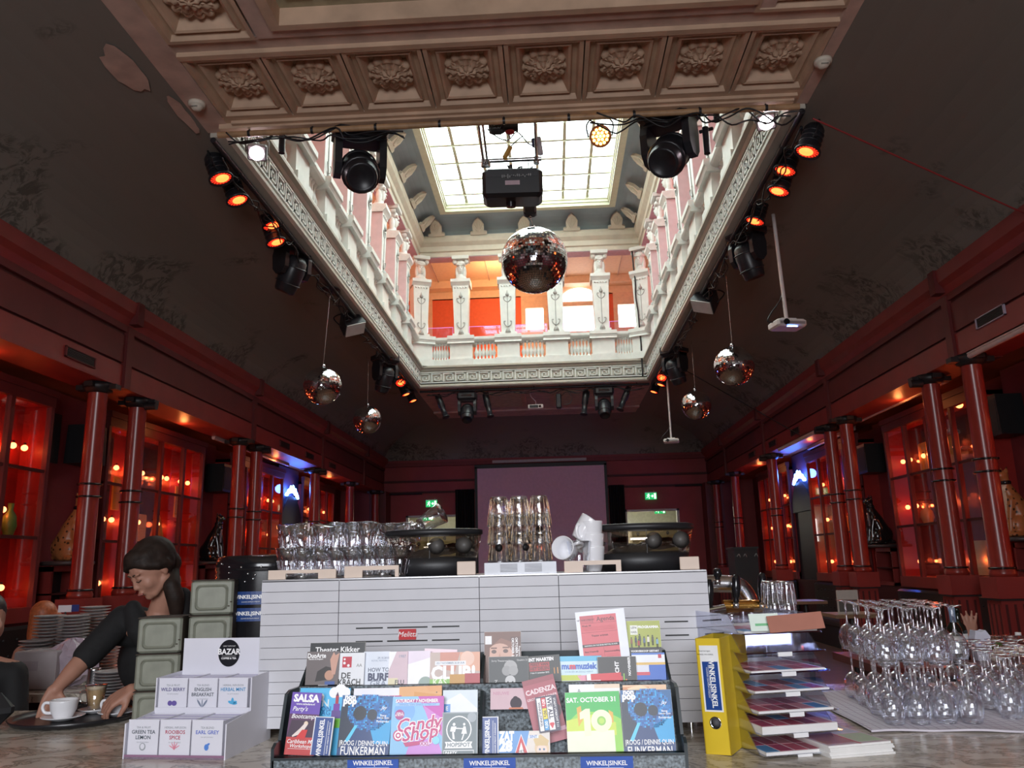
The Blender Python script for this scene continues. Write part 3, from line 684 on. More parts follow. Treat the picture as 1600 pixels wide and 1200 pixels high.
for side,xs_,ysl in (('left',-5.26,(8.88,9.8,13.2,14.0,17.6,20.75)),('right',4.8,(9.02,10.02,12.98,13.75,17.5,21.1))):
    for i,y in enumerate(ysl):
        r=empty('column',(xs_,y,0),label='glossy round red column with black rings on the %s side, %s'%(side,('nearest the bar','second from the bar','third from the bar','fourth from the bar','fifth from the bar','farthest from the bar')[i]),cat='column',group='red columns of the side aisles')
        for n_,me in CM: objm(n_,me,r)
        if i in (1,3,4): 
            o=objm('clamp_light',upme,None,(xs_+(.2 if side=='left' else -.2),y-.06,3.71)); tag(o,'small black clamp spotlight on the capital of the %s column on the %s side'%(('','second','','fourth','fifth')[i],side),'spotlight')
for side in ('left','right'):
    s=-1 if side=='left' else 1; xx=(-5.5 if side=='left' else 5.08)
    for yy in (7.3,11.6,15.7,19.6): lamp('POINT',(xx,yy,3.72),2.6,(1,.30,.08),.05,name='aisle_uplight')
# niches between the cabinets
NIC=[(9.05,10.25),(13.25,14.45)]
for side in ('left','right'):
    s=-1 if side=='left' else 1; xf=WL if side=='left' else WR
    for i,(a,c) in enumerate(NIC):
        b=MB(); q=sorted((xf+s*.3,xf+s*.5)); b.box(q[0],q[1],a,c,1.14,3.9,REDW); struct(b,'trim_niche')
        t=empty('shelf_unit',(xf,(a+c)/2,1.14),label='red open shelf box under the statue in the %s niche %s'%(side,('near the bar','further back')[i]),cat='shelf',group='niche shelf boxes')
        m_=MB(); w_=.34
        for (u0,u1,z0,z1,mm) in ((-w_,w_,.54,.6,RED),(-w_,w_,0,.05,RED),(-w_,-w_+.04,0,.6,RED),(w_-.04,w_,0,.6,RED),(-w_,w_,.27,.29,REDG)): m_.box(*sorted((-s*.02,s*.28)),u0,u1,z0,z1,mm)
        m_.box(*sorted((s*.25,s*.28)),-w_,w_,0,.6,BLK); m_.build('box_frame',t)
        sp=MB(); sp.prism([(-.2,0),(.2,0),(.17,.5),(-.17,.5)],-.16,.16,BLK,axis='x'); sp.box(-s*.165 if s>0 else .16,-s*.16 if s>0 else .165,-.15,.15,.05,.45,mat('speaker mesh grille',(.03,.03,.03),.7,var=.4,nscale=200)); o=sp.build('speaker',None,(xf+s*.10,c-.28,3.02)); tag(o,'black loudspeaker high in the %s niche %s'%(side,('near the bar','further back')[i]),'speaker')
        bb=MB(); bb.box(-.01,.01,-.28,.28,0,.62,BLK); o=bb.build('black_board',None,(xf+s*.28,a+.34,3.0)); tag(o,'black board on the wall of the %s niche %s'%(side,('near the bar','further back')[i]),'board')
# seated cat statues
def catmesh(voxel,mats,colour):
    m_=MB(); k=BLK
    m_.sph((-.06,.0,.16),(.17,.13,.17),k); m_.sph((.0,.085,.13),(.13,.06,.13),k); m_.sph((.0,-.085,.13),(.13,.06,.13),k)
    chain(m_,[((-.04,0,.22),.14),((.03,0,.40),.115),((.075,0,.52),.085)],k); chain(m_,[((.07,0,.50),.075),((.09,0,.62),.055),((.10,0,.67),.055)],k)
    m_.sph((.115,0,.71),(.078,.062,.062),k); m_.sph((.175,0,.693),(.042,.034,.028),k)
    for s_ in (-1,1):
        m_.tube((.085,s_*.042,.745),(.075,s_*.05,.815),.026,k,.004,8)
        chain(m_,[((.09,s_*.055,.42),.05),((.135,s_*.055,.20),.034),((.15,s_*.055,.05),.028)],k); m_.sph((.175,s_*.055,.025),(.055,.034,.025),k)
        m_.sph((.11,s_*.12,.03),(.085,.035,.03),k)
    chain(m_,[((-.2,.0,.05),.03),((-.24,.08,.03),.026),((-.15,.16,.025),.022),((.0,.18,.022),.016)],k)
    return melt(m_,'body',voxel,5,mats,colour)
def spotb(nt,b):
    b.inputs['Roughness'].default_value=.35
    tc=nt.nodes.new('ShaderNodeTexCoord'); v=nt.nodes.new('ShaderNodeTexVoronoi'); v.inputs['Scale'].default_value=17; nt.links.new(tc.outputs['Object'],v.inputs['Vector'])
    r=nt.nodes.new('ShaderNodeValToRGB'); e=r.color_ramp.elements; e[0].position=.22; e[0].color=(.05,.02,.01,1); e[1].position=.30; e[1].color=(.42,.15,.05,1)
    nt.links.new(v.outputs['Distance'],r.inputs[0]); nt.links.new(r.outputs[0],b.inputs['Base Color'])
SPOT=node_mat('spotted ceramic coat',spotb); GCAT=mat('black glazed ceramic',(.012,.012,.013),.12,coat=.8)
CRM=mat('cream chest glaze',(.75,.55,.42),.3)
cs=catmesh(.012,[SPOT,CRM],lambda c:1 if (c.x>.11 and abs(c.y)<.05 and c.z<.6) else 0); cb_=catmesh(.012,[GCAT,mat('grey chest glaze',(.25,.22,.25),.3)],lambda c:1 if (c.x>.12 and abs(c.y)<.03 and .3<c.z<.52) else 0)
def statue(me,x,y,rz,lab,dog=False):
    t=empty('cat_statue',(x,y,1.80),(0,0,rz),lab,'statue'); objm('body',me,t)
    b=MB(); b.lathe([(.057,.60),(.066,.61),(.066,.635),(.057,.645)],BLKG,16,TR(.09,0,0)); b.build('collar',t)
    b=MB(); b.lathe([(.27,-.05),(.29,-.04),(.29,-.01),(.26,0)],mat('dark plinth',(.05,.04,.04),.4),20,TR(0,0,0)); b.build('plinth',t)
    e=MB()
    for s_ in (-1,1): e.sph((.172,s_*.036,.72),.009,mat('glass eye',(.7,.5,.1),.1),nu=8,nv=6)
    e.sph((.213,0,.698),(.01,.012,.008),BLKG,nu=8,nv=6); e.build('eye',t); return t
statue(cs,-5.98+.2,9.45,R(-8),'seated spotted cat statue with black collar in the left niche near the bar')
statue(cb_,-5.98+.2,13.55,R(-5),'seated glossy black cat statue in the left niche further back')
statue(cs,5.38,9.62,R(188),'seated spotted dog-like statue with black collar in the right niche near the bar')
statue(cb_,5.40,13.72,R(185),'seated glossy black cat statue in the right niche further back')
# blue lit doorway in each side wall
NEON=mat('blue white neon',(.4,.6,1),.3,emit=(.12,.28,1),es=30,var=0); NAVY=mat('navy panel',(.02,.02,.06),.5)
for side in ('left','right'):
    s=-1 if side=='left' else 1; xf=WL if side=='left' else WR
    b=MB(); b.box(*sorted((xf+s*.05,xf+s*.12)),17.4,18.72,0,3.0,BLK); b.box(*sorted((xf+s*.1,xf+s*.2)),17.35,18.75,0,3.9,NAVY)
    b.prism([(18.05+.66*math.cos(PI*k/16),2.6+.66*math.sin(PI*k/16)) for k in range(17)],xf+s*.0,xf+s*.06,BLK,axis='x')
    struct(b,'door_%d'%(3 if s<0 else 4))
    n=MB(); pts=[(0,-.42+.042*k,.13*math.sin(PI*k/20)+.028*math.sin(k*2.4)) for k in range(21)]; n.path(pts,.028,NEON,n=8,sub=3); n.path([(p[0]-s*.01,p[1]*.8,p[2]+.07+.02*math.sin(p[1]*31)) for p in pts],.02,NEON,n=8,sub=3)
    o=n.build('neon_sign',None,(xf-s*.02,17.95,3.24)); tag(o,'curly bright blue neon tube over the dark doorway on the %s wall'%side,'neon light')
    lamp('POINT',(xf-s*.25,17.9,3.42),16,(.05,.15,1),.1,name='neon_glow')
# pilasters at the hall end
for side,xx in (('left',-5.15),('right',4.75)):
    b=MB(); b.box(xx-.25,xx+.25,23.6,YE,0,3.82,REDD); struct(b,'trim_pilaster_'+side)
    t=empty('column',(xx+(.0 if xx<0 else .0),23.3,0),label='red column against the end wall pilaster on the %s side'%side,cat='column')
    for n_,me in CM: objm(n_,me,t)
# ventilation grilles in the fascias
VS=mat('vent slats dark',(.02,.02,.02),.5)
def vent(x,y,z,lab,fr):
    s=1 if x<0 else -1; b=MB(); b.box(0,.012,-.26,.26,-.05,.05,VS)
    for k in range(6): b.box(.0,.02,-.25,.25,-.045+.017*k,-.04+.017*k,VS)
    for a,c,e,f in ((-.28,.28,.05,.06),(-.28,.28,-.06,-.05)): b.box(0,.022,a,c,e,f,fr)
    b.box(0,.022,-.28,-.26,-.06,.06,fr); b.box(0,.022,.26,.28,-.06,.06,fr)
    o=b.build('vent_grille',None,(x,y,z),(0,0,0 if s>0 else PI)); tag(o,lab,'vent')
vent(XL,8.2,3.96,'dark vent grille in the left beam beside the strap',REDD); vent(XL,6.5,3.97,'dark vent grille in the left beam at the picture edge',REDD)
vent(XR,8.3,4.06,'pale framed vent grille in the right beam',mat('pale vent frame',(.45,.4,.5),.4))
for i,y in enumerate((15.0,16.6,18.4)): vent(XL,y,3.97,'small dark vent in the left beam, %s of the three far ones'%('nearest','middle','farthest')[i],REDD); vent(XR,y+.3,3.97,'small dark vent in the right beam, %s of the three far ones'%('nearest','middle','farthest')[i],REDD)
TUB=mat('unlit tube light',(.62,.5,.48),.4)
def tubel(p0,p1,lab):
    b=MB(); b.tube(p0,p1,.03,TUB,n=10); b.box(min(p0[0],p1[0])-.03,max(p0[0],p1[0])+.03,min(p0[1],p1[1]),max(p0[1],p1[1]),p0[2]+.02,p0[2]+.05,TUB); o=b.build('tube_light'); tag(o,lab,'tube light')
tubel((XR+.03,5.6,3.785),(XR+.03,9.0,3.785),'long unlit tube light under the right beam nearest the bar'); tubel((XR+.03,14.3,3.785),(XR+.03,16.6,3.785),'unlit tube light under the right beam near the blue neon')
tubel((XL-.45,12.8,3.79),(XL-.45,16.6,3.79),'unlit tube light in the left aisle behind the columns'); tubel((WR-.08,14.3,3.83),(WR-.08,16.9,3.83),'unlit tube light on the right aisle wall near the neon'); tubel((XR+.5,10.4,3.83),(XR+.5,13.4,3.83),'unlit tube light in the right aisle behind the columns')

# ================================================================ END OF THE HALL
t=empty('projection_screen',(-.3,YE-.17,0),label='large pale lilac projection screen hanging at the end of the hall',cat='screen')
b=MB(); b.box(-1.92,1.92,0,.01,1.2,4.47,mat('lilac screen cloth',(.80,.56,.68),.6,var=.05)); b.build('cloth',t)
b=MB(); b.box(-2.0,-1.92,-.01,.02,1.2,4.52,BLK); b.box(1.92,2.0,-.01,.02,1.2,4.52,BLK); b.box(-2.0,2.0,-.01,.02,4.47,4.58,BLK); b.build('black_border',t)
b=MB(); b.box(-1.45,1.4,-.06,.02,4.62,4.70,mat('screen casing',(.45,.42,.42),.4)); b.build('casing',t)
CUR=mat('black stage curtain',(.012,.012,.015),.85)
for nm,xa,xb_ in (('left',-2.9,-2.33),('right',1.73,2.2)):
    b=MB(); n=24; pts=[(xa+(xb_-xa)*k/n, .05*math.sin(k*1.9)) for k in range(n+1)]; b.prism(pts+[(x,y+.02) for x,y in pts[::-1]],.0,3.86,CUR)
    o=b.build('stage_curtain',None,(0,YE-.12,0)); tag(o,'black curtain hanging on the %s side of the projection screen'%nm,'curtain')
for nm,xa,xb_ in (('left',-5.3,-3.9),('right',3.7,5.0)):
    b=MB(); b.tube((xa,0,0),(xb_,0,0),.025,BLK,n=8); b.tube((xa+.3,0,0),(xa+.3,.2,0),.02,BLK,n=8); b.tube((xb_-.3,0,0),(xb_-.3,.2,0),.02,BLK,n=8)
    o=b.build('bracket_bar',None,(0,YE-.2,3.76 if nm=='left' else 3.78)); tag(o,'black horizontal bar fixed to the %s end of the far wall'%nm,'bar')
GRN=mat('green exit panel',(.02,.4,.12),.4,emit=(.02,.55,.16),es=.9,var=0); WHE=mat('lit white pictogram',(.8,.9,.8),.4,emit=(.75,1,.8),es=1.6,var=0)
def exitsign(x,y,z,lab,s_=1):
    t=empty('exit_sign',(x,y,z),label=lab,cat='exit sign'); b=MB(); b.box(-.17,.17,0,.05,-.1,.1,GRN); b.build('housing',t)
    p=MB(); Mx=TR(0,-.004,0,R(90)); 
    p.tube((-.10,-.005,.06),(-.10,-.005,.061),.018,WHE,n=8); p.sph((-.065,-.005,.06),(.018,.004,.018),WHE,nu=8,nv=6)
    for a,c in (((-.07,.04),(-.09,-.01)),((-.09,-.01),(-.05,-.03)),((-.05,-.03),(-.06,-.08)),((-.09,-.01),(-.13,-.05)),((-.07,.03),(-.03,.01)),((-.07,.03),(-.12,.02))): p.tube((a[0],-.006,a[1]),(c[0],-.006,c[1]),.010,WHE,n=6)
    p.add([(.0,-.006,.0),(.05,-.006,.05),(.05,-.006,.02),(.07,-.006,.02),(.07,-.006,-.02),(.05,-.006,-.02),(.05,-.006,-.05)],[(0,6,5,4,3,2,1)],WHE)
    p.box(.09,.15,-.006,0,-.08,.08,WHE); p.build('pictogram',t); p=MB(); p.box(-.17,.17,-.003,.05,.1,.12,STEEL); p.tube((.1,.02,.1),(.1,.02,.17),.008,STEEL,n=6); p.build('bracket',t)
exitsign(-3.63,YE-.12,3.46,'green exit sign on the end wall left of the screen'); exitsign(2.98,YE-.12,3.5,'green exit sign on the end wall right of the screen')
exitsign(-4.0,YE+1.6,3.15,'green exit sign seen through the left end doorway'); exitsign(3.45,YE+1.6,3.17,'green exit sign seen through the right end doorway')

# ================================================================ STAGE LIGHTS AND BALLS
LENS=mat('red lit lens',(.9,.1,.05),.3,emit=(1,.03,.01),es=1.8,var=.3,nscale=60); LENSC=mat('red lamp core',(1,.4,.1),.3,emit=(1,.15,.03),es=4.5,var=0)
CAN=mat('black lamp housing',(.018,.018,.022),.35,var=.2,nscale=20)
def spot_mesh(lens,core,L=.27,r=.105):
    b=MB(); b.lathe([(.0,L),(r*.7,L-.005),(r*.9,L-.04),(r*.93,.02),(r*1.0,.015),(r*1.15,.0),(r*1.15,-.02),(r*1.0,-.02),(r*.95,.0)],CAN,22)
    for z in (.08,.13,.18): b.lathe([(r*.93,z-.006),(r*.985,z),(r*.93,z+.006)],CAN,22)
    l=MB(); l.lathe([(r*.97,-.002),(r*.6,.012),(0,.02)],lens,22); l.lathe([(r*.62,-.001),(r*.35,.0),(0,.004)],core,18,TR(0,r*.12,-.012))
    for k in range(18): a=2*PI*k/18; l.tube((r*.7*math.cos(a),r*.7*math.sin(a),-.004),(r*.93*math.cos(a),r*.93*math.sin(a),-.006),.004,CAN,n=5)
    y=MB(); y.path([(-r*1.12,0,.1),(-r*1.15,0,.2),(-r*.9,0,L+.01),(0,0,L+.03),(r*.9,0,L+.01),(r*1.15,0,.2),(r*1.12,0,.1)],.010,BLK,n=6,sub=3)
    for s_ in (-1,1): y.tube((s_*r*.95,0,.1),(s_*r*1.25,0,.1),.018,BLK,n=8)
    return [('housing',b.mesh('housing')),('lens',l.mesh('lens')),('yoke',y.mesh('yoke'))]
SPM=spot_mesh(LENS,LENSC)
def aim(d): return Vector(d).to_track_quat('-Z','Y').to_euler()
def fixture(kind,meshes,loc,d,lab,cat,grp=None,sc=1):
    r=empty(kind,loc,aim(d),lab,cat,grp); r.scale=(sc,sc,sc)
    for n_,me in meshes: objm(n_,me,r)
    return r
PXL,PXR=-3.13,2.48
lp=[(345,278,'uppermost, nearest the ceiling corner'),(371,312,'just below the uppermost'),(425,352,'third along from the corner'),(431,378,'half hidden behind the third')]
lq=[(617,590,'beside the far moving head'),(626,598,'brightest of the far group'),(634,616,'second last before the far edge'),(645,626,'last before the far edge')]
for i,(x,y,t) in enumerate(lp+lq): fixture('par_can',SPM,at(x,y,X=PXL),(.36,-.02,-.93) if i!=5 else (.2,-.6,-.7),'black stage lamp glowing red on the left edge, %s'%t,'stage light','red stage lamps')
rp=[(1262,236,'uppermost, nearest the ceiling corner'),(1227,266,'just below the uppermost'),(1217,298,'third from the corner'),(1180,345,'fourth, above the moving head')]
rq=[(1042,580,'beside the far moving head'),(1034,590,'brightest of the far group'),(1033,601,'second last before the far edge'),(1022,612,'last before the far edge')]
for i,(x,y,t) in enumerate(rp+rq): fixture('par_can',SPM,at(x,y,X=PXR),(-.36,-.02,-.93) if i!=5 else (-.2,-.6,-.7),'black stage lamp glowing red on the right edge, %s'%t,'stage light','red stage lamps')
# moving heads
def mover_meshes():
    b=MB(); b.cbox((0,0,.0),(.38,.30,.17),CAN,b=.04); b.box(-.1,.1,-.155,-.15,-.02,.02,BLKG)
    y=MB(); 
    for s_ in (-1,1): y.prism([(-.07,-.06),(.07,-.06),(.10,-.16),(.09,-.30),(.04,-.36),(-.04,-.36),(-.09,-.30),(-.10,-.16)],s_*.125,s_*.175,CAN,axis='x')
    y.box(-.175,.175,-.08,.08,-.1,-.06,CAN)
    h=MB(); h.lathe([(0,.17),(.07,.165),(.11,.12),(.125,.02),(.12,-.1),(.105,-.2),(.095,-.22),(.08,-.2)],CAN,20); h.lathe([(.09,-.19),(0,-.2)],BLKG,20)
    for z in (-.12,.06): h.lathe([(.118,z-.008),(.132,z),(.118,z+.008)],CAN,20)
    return b.mesh('base'),y.mesh('yoke'),h.mesh('head')
MM=mover_meshes()
def mover(loc,rz,tilt,lab,sc=1):
    r=empty('moving_head_light',loc,(0,0,rz),lab,'stage light','black moving head lights'); r.scale=(sc,)*3
    objm('base',MM[0],r); y=objm('yoke',MM[1],r); objm('head',MM[2],r,(0,0,-.30),(tilt,0,0))
    c=MB(); 
    for s_ in (-.12,.12): c.tube((s_,0,.06),(s_,0,.11),.02,BLK,n=8)
    c.build('clamp',r)
mover(at(563,205,Y=6.75),R(20),R(-50),'large black moving head light hanging from the near pipe left of the projector',1.35)
mover(at(1043,178,Y=6.75),R(-30),R(-48),'large black moving head light hanging from the near pipe right of the amber lamp',1.35)
mover(at(458,382,X=-3.2),R(60),R(30),'black moving head light in the middle of the left edge row',1.25)
mover(at(1165,362,X=2.55),R(-60),R(20),'black moving head light in the middle of the right edge row',1.2)
mover(at(602,560,X=-3.15),R(50),R(25),'black moving head light near the far end of the left edge row',1.3)
mover(at(1053,548,X=2.5),R(-50),R(25),'black moving head light near the far end of the right edge row',1.3)
mover(at(730,620,Y=18.0),R(0),R(-35),'small black moving head light left under the far edge of the opening',1.2)
mover(at(943,612,Y=18.0),R(0),R(-30),'small black moving head light right under the far edge of the opening',1.2)
# profile spots under the far edge
pf=MB(); pf.lathe([(0,.3),(.06,.295),(.075,.25),(.075,-.05),(.06,-.06),(.065,-.3),(.085,-.3),(.085,-.33),(.05,-.33)],CAN,18); pf.tube((-.09,0,.1),(-.09,0,.36),.01,BLK,n=6); pfm=pf.mesh('profile_spot')
for i,(x,y,dx) in enumerate(((690,634,.35),(762,632,.2),(914,628,-.12),(976,622,-.4))):
    o=objm('profile_spot',pfm,None,at(x,y,Y=18.0),aim((dx,-.25,-.9))); tag(o,'long black cylinder spotlight under the far edge, %s'%('far left','beside the left small moving head','left of the right small moving head','far right')[i],'spotlight','cylinder spots at the far edge')
b=MB(); b.cbox((0,0,0),(.12,.2,.34),CAN,b=.02); b.path([(.06,-.1,.1),(.2,-.1,.2),(.3,-.1,.05),(.25,-.1,-.08),(.1,-.1,-.1)],.008,BLK,n=5); o=b.build('dimmer_box',None,at(873,627,Y=18.0)); tag(o,'small black box with looping cable under the far edge','box')
WL_=mat('white hot lamp face',(1,1,1),.3,emit=(1,.86,.92),es=30,var=0); AMB=mat('amber led face',(1,.6,.1),.3,emit=(1,.5,.03),es=3,var=0); AMBC=mat('amber led beads',(1,.8,.3),.3,emit=(1,.62,.12),es=10,var=0)
b=MB(); b.cbox((0,0,0),(.18,.1,.15),mat('grey lamp box',(.25,.22,.24),.5),b=.015)
f_=MB(); f_.lathe([(.068,.0),(.05,.015),(0,.022)],WL_,16,TR(0,-.052,0,R(90)))
y_=MB(); y_.path([(-.1,0,0),(-.1,0,.12),(0,0,.15),(.1,0,.12),(.1,0,0)],.007,STEEL,n=6); y_.tube((0,0,.14),(0,0,.24),.012,STEEL,n=6)
WM=[('housing',b.mesh('housing')),('lamp_face',f_.mesh('lamp_face')),('yoke',y_.mesh('yoke'))]
for i,(x,y,d) in enumerate(((402,238,.2),(1197,190,-.2))):
    p=at(x,y,Y=6.85); r=empty('floodlight',p,(R(38),0,R(15 if i==0 else -18)),'small floodlight shining white at the %s end of the near pipe'%('left','right')[i],'floodlight')
    for n_,me in WM: objm(n_,me,r)
    lamp('SPOT',p+Vector((0,-.15,-.06)),25,(1,.8,.9),.04,aim((d,-.6,-.75)),name='floodlight_beam',spot=120)
p=at(938,213,Y=6.85); r=empty('led_can',p,aim((-.05,-.85,-.45)),'round lamp with glowing amber beads hanging before the skylight','stage light')
b=MB(); b.lathe([(0,.12),(.07,.11),(.1,.06),(.105,-.01),(.095,-.015)],mat('orange brown housing',(.5,.16,.05),.4),24); b.build('housing',r)
l=MB(); l.lathe([(.097,-.006),(0,-.005)],AMB,24)
for k in range(12):
    a=2*PI*k/12; l.sph((.068*math.cos(a),.068*math.sin(a),-.012),.015,AMBC,nu=8,nv=6)
for k in range(6): a=2*PI*k/6; l.sph((.034*math.cos(a),.034*math.sin(a),-.012),.015,AMBC,nu=8,nv=6)
l.sph((0,0,-.012),.015,AMBC,nu=8,nv=6); l.build('lens',r)
y_=MB(); y_.path([(-.11,0,.02),(-.12,.12,.03),(0,.2,.03),(.12,.12,.03),(.11,0,.02)],.008,BLK,n=6); y_.build('yoke',r)
# flood boxes without light
fb=MB(); fb.prism([(-.13,-.1),(.13,-.1),(.1,.1),(-.1,.1)],-.09,.09,CAN,axis='y'); fb.box(-.12,.12,-.085,.085,-.112,-.1,mat('pale lamp glass',(.6,.62,.6),.25)); fb.path([(-.14,0,0),(-.15,0,.16),(0,0,.2),(.15,0,.16),(.14,0,0)],.008,BLK,n=6)
fbm=fb.mesh('work_light')
o=objm('work_light',fbm,None,at(549,506,X=-3.1),(R(-35),R(-20),R(35))); o.scale=(1.35,)*3; tag(o,'square unlit flood lamp with pale glass on the left edge row','floodlight')
o=objm('work_light',fbm,None,at(1103,470,X=2.45),(R(-35),R(20),R(-35))); o.scale=(1.35,)*3; tag(o,'square unlit flood lamp with pale glass on the right edge row','floodlight')
# pipes and cables round the opening
WOODP=mat('old brown pipe',(.42,.25,.13),.5,var=.25,nscale=9)
def pipe(p0,p1,lab,m=WOODP,r=.028):
    b=MB(); b.tube(p0,p1,r,m,n=14); d=(Vector(p1)-Vector(p0))
    for k in range(9):
        q=Vector(p0)+d*((k+.5)/9); u=d.normalized(); b.tube(q-u*.012,q+u*.012,r*1.15,BLK,n=12); b.tube(q,(q.x,q.y,5.66),.009,BLK,n=6)
    o=b.build('lighting_pipe'); tag(o,lab,'pipe'); return o
pipe((-2.95,6.52,5.56),(2.33,6.52,5.56),'brown lighting pipe along the near edge of the ceiling opening'); pipe((-3.03,6.6,5.56),(-3.03,17.9,5.56),'lighting pipe along the left edge of the opening',CAN); pipe((2.38,6.6,5.56),(2.38,17.9,5.56),'lighting pipe along the right edge of the opening',CAN); pipe((-2.95,17.9,5.56),(2.33,17.9,5.56),'lighting pipe under the far edge of the opening',CAN)
def cable(p0,p1,sag,lab,n=10,r=.008,seed=1,jit=.05,m=BLK,kind='cable'):
    rr=random.Random(seed); P0=Vector(p0); P1=Vector(p1); b=MB()
    for c in range(3 if jit>.02 else 1):
        pts=[]
        for k in range(n+1):
            t=k/n; p=P0.lerp(P1,t); s_=abs(math.sin(t*PI*n/3))*sag; pts.append(p+Vector((rr.uniform(-jit,jit),rr.uniform(-jit,jit),-s_+rr.uniform(-jit,jit))))
        b.path(pts,r,m,n=5,sub=4)
    o=b.build(kind); tag(o,lab,'cable'); return o
cable((-2.9,6.5,5.52),(-1.2,6.5,5.53),.07,'black cables sagging under the near pipe at its left end',10,seed=2); cable((.5,6.5,5.53),(2.3,6.5,5.52),.10,'tangle of black cables under the right half of the near pipe',12,seed=3,jit=.06)
cable((-3.08,6.8,5.5),(-3.08,17.6,5.5),.06,'bundle of black cables along the left edge pipe',60,seed=4,jit=.06); cable((2.43,6.8,5.5),(2.43,17.6,5.5),.06,'bundle of black cables along the right edge pipe',60,seed=5,jit=.06); cable((-2.8,17.92,5.5),(2.2,17.92,5.5),.05,'black cables along the far edge pipe',24,seed=6,jit=.04)
p=at(1270,185,Z=5.5); cable(p,at(1600,333,X=XR-.14),.0,'red cord running from the right corner of the opening down to the cornice',4,r=.009,jit=.0,m=mat('red cord',(.3,.03,.03),.6),kind='cord')
cable(at(1066,576,Z=5.5),at(1250,680,X=XR-.14),.0,'thin dark cable crossing behind the right mirror balls',4,r=.01,jit=0)
cable((2.1,17.66,8.7),(2.16,17.6,5.7),.0,'black cable hanging down the far right corner of the gallery',8,r=.02,jit=.015)
for i,(x,y) in enumerate(((441,215),(516,452),(1103,215),(1118,165))):
    p=at(x,y,Y=6.7) if i!=1 else at(x,y,X=-3.1); b=MB(); b.tube((0,0,.1),(0,0,-.16),.03,CAN,n=12); b.tube((-.05,0,.06),(.07,.02,.1),.018,CAN,n=8)
    if i==1: b=MB(); b.lathe([(0,.05),(.05,.04),(.14,0),(.15,-.02),(0,-.04)],CAN,16); b.tube((0,0,0),(0,0,.1),.02,CAN,n=8)
    o=b.build('clamp_spot',None,p); tag(o,('slim black spotlight hanging straight down left of the left mover','black round ceiling motor above the left large mirror ball','slim black spotlight hanging straight down beside the right mover','small black spotlight near the right end of the near pipe')[i],'spotlight')
# mirror balls
def mirb(nt,b):
    b.inputs['Metallic'].default_value=1; b.inputs['Roughness'].default_value=.07
    tc=nt.nodes.new('ShaderNodeTexCoord'); wn=nt.nodes.new('ShaderNodeTexNoise'); wn.inputs['Scale'].default_value=60; nt.links.new(tc.outputs['Object'],wn.inputs['Vector'])
    r=nt.nodes.new('ShaderNodeValToRGB'); r.color_ramp.elements[0].color=(.75,.76,.8,1); r.color_ramp.elements[1].color=(.97,.97,1,1); nt.links.new(wn.outputs['Fac'],r.inputs[0]); nt.links.new(r.outputs[0],b.inputs['Base Color'])
MIR=node_mat('mirror tiles',mirb); GROUT=mat('dark ball core',(.05,.05,.05),.6)
def ballmesh():
    b=MB(); rr=random.Random(5); N=44
    b.sph((0,0,0),.985,GROUT,nu=40,nv=24)
    for j in range(N):
        t0=PI*(j+.06)/N; t1=PI*(j+.94)/N; tm=(t0+t1)/2; n=max(4,int(2*N*math.sin(tm)))
        for k in range(n):
            a0=2*PI*(k+.06)/n; a1=2*PI*(k+.94)/n; j1,j2=rr.uniform(-.0022,.0022),rr.uniform(-.0022,.0022)
            vs=[((1+e)*math.sin(t)*math.cos(a),(1+e)*math.sin(t)*math.sin(a),(1+e)*math.cos(t)) for t,a,e in ((t0,a0,j1),(t1,a0,j2),(t1,a1,-j1),(t0,a1,-j2))]
            b.add(vs,[(0,1,2,3)],MIR)
    return b.mesh('ball')
BM=ballmesh()
def ball(px_,py_,rp_,Yd,top,lab,wire=None):
    c=at(px_,py_,Y=Yd); r=rp_*(c-Vector((0,0,CZ))).dot(FW)/FPX
    t=empty('mirror_ball',c,label=lab,cat='mirror ball',group='mirror balls'); o=objm('ball',BM,t); o.scale=(r,r,r)
    b=MB(); b.lathe([(.0,r+.05),(.03,r+.04),(.035,r)],STEEL,10); b.build('cap',t); b=MB(); q=Vector(top)-c; b.tube((0,0,r+.03),q,.004,STEEL,n=5); b.build('wire',t); return c
tp=at(516,455,X=-3.08); ball(504,603,29.5,tp.y,tp,'mirror ball hanging left of the opening, larger of the left pair')
c=at(574,656,Y=14.6); ball(574,656,22,14.6,(c.x,14.6,vault_z(c.x) if c.x<fx0 else 5.65),'smaller farther mirror ball of the left pair')
c=at(1147,572,Y=10.6); ball(1147,572,31,10.6,(c.x,10.6,vault_z(c.x,False) if c.x>fx1 else 5.6),'larger nearer mirror ball of the right pair')
c=at(1088,633,Y=14.6); ball(1088,633,23,14.6,(c.x,14.6,vault_z(c.x,False) if c.x>fx1 else 5.6),'smaller farther mirror ball of the right pair')
pc=at(828,327,Y=8.5)
ball(835,407,52,8.5,(pc.x,pc.y,pc.z-.09),'largest mirror ball hanging in the middle under the projector')
# projectors
def bigproj():
    y0=7.2; c=at(801,294,Y=y0); t=empty('projector',c,(R(10),0,R(2)),'big black projector hanging upside down from the steel frame','projector')
    b=MB(); b.cbox((0,0,0),(.58,.42,.28),BLK,b=.035); b.box(-.24,.24,-.215,-.2,.05,.12,CAN)
    b.build('body',t); l=MB(); l.tube((-.02,.0,-.13),(-.02,.0,-.19),.05,BLKG,.045,16); l.build('lens',t)
    s_=MB(); s_.box(-.07,.07,-.216,-.2,-.03,.012,mat('pale label',(.55,.4,.45),.5)); s_.build('label_plate',t)
    k=MB(); rr=random.Random(3)
    for i in range(16): x=-.1+.018*i; k.box(x,x+.009,-.222,-.2,.04+rr.uniform(-.01,.02),.055+rr.uniform(0,.02),mat('socket grey',(.3,.3,.3),.5))
    k.build('socket_panel',t)
    return c
bigproj()
fr=empty('projector_truss',tuple(at(800,250,Y=7.1)),label='steel tube truss with round crossbar carrying the projector',cat='truss')
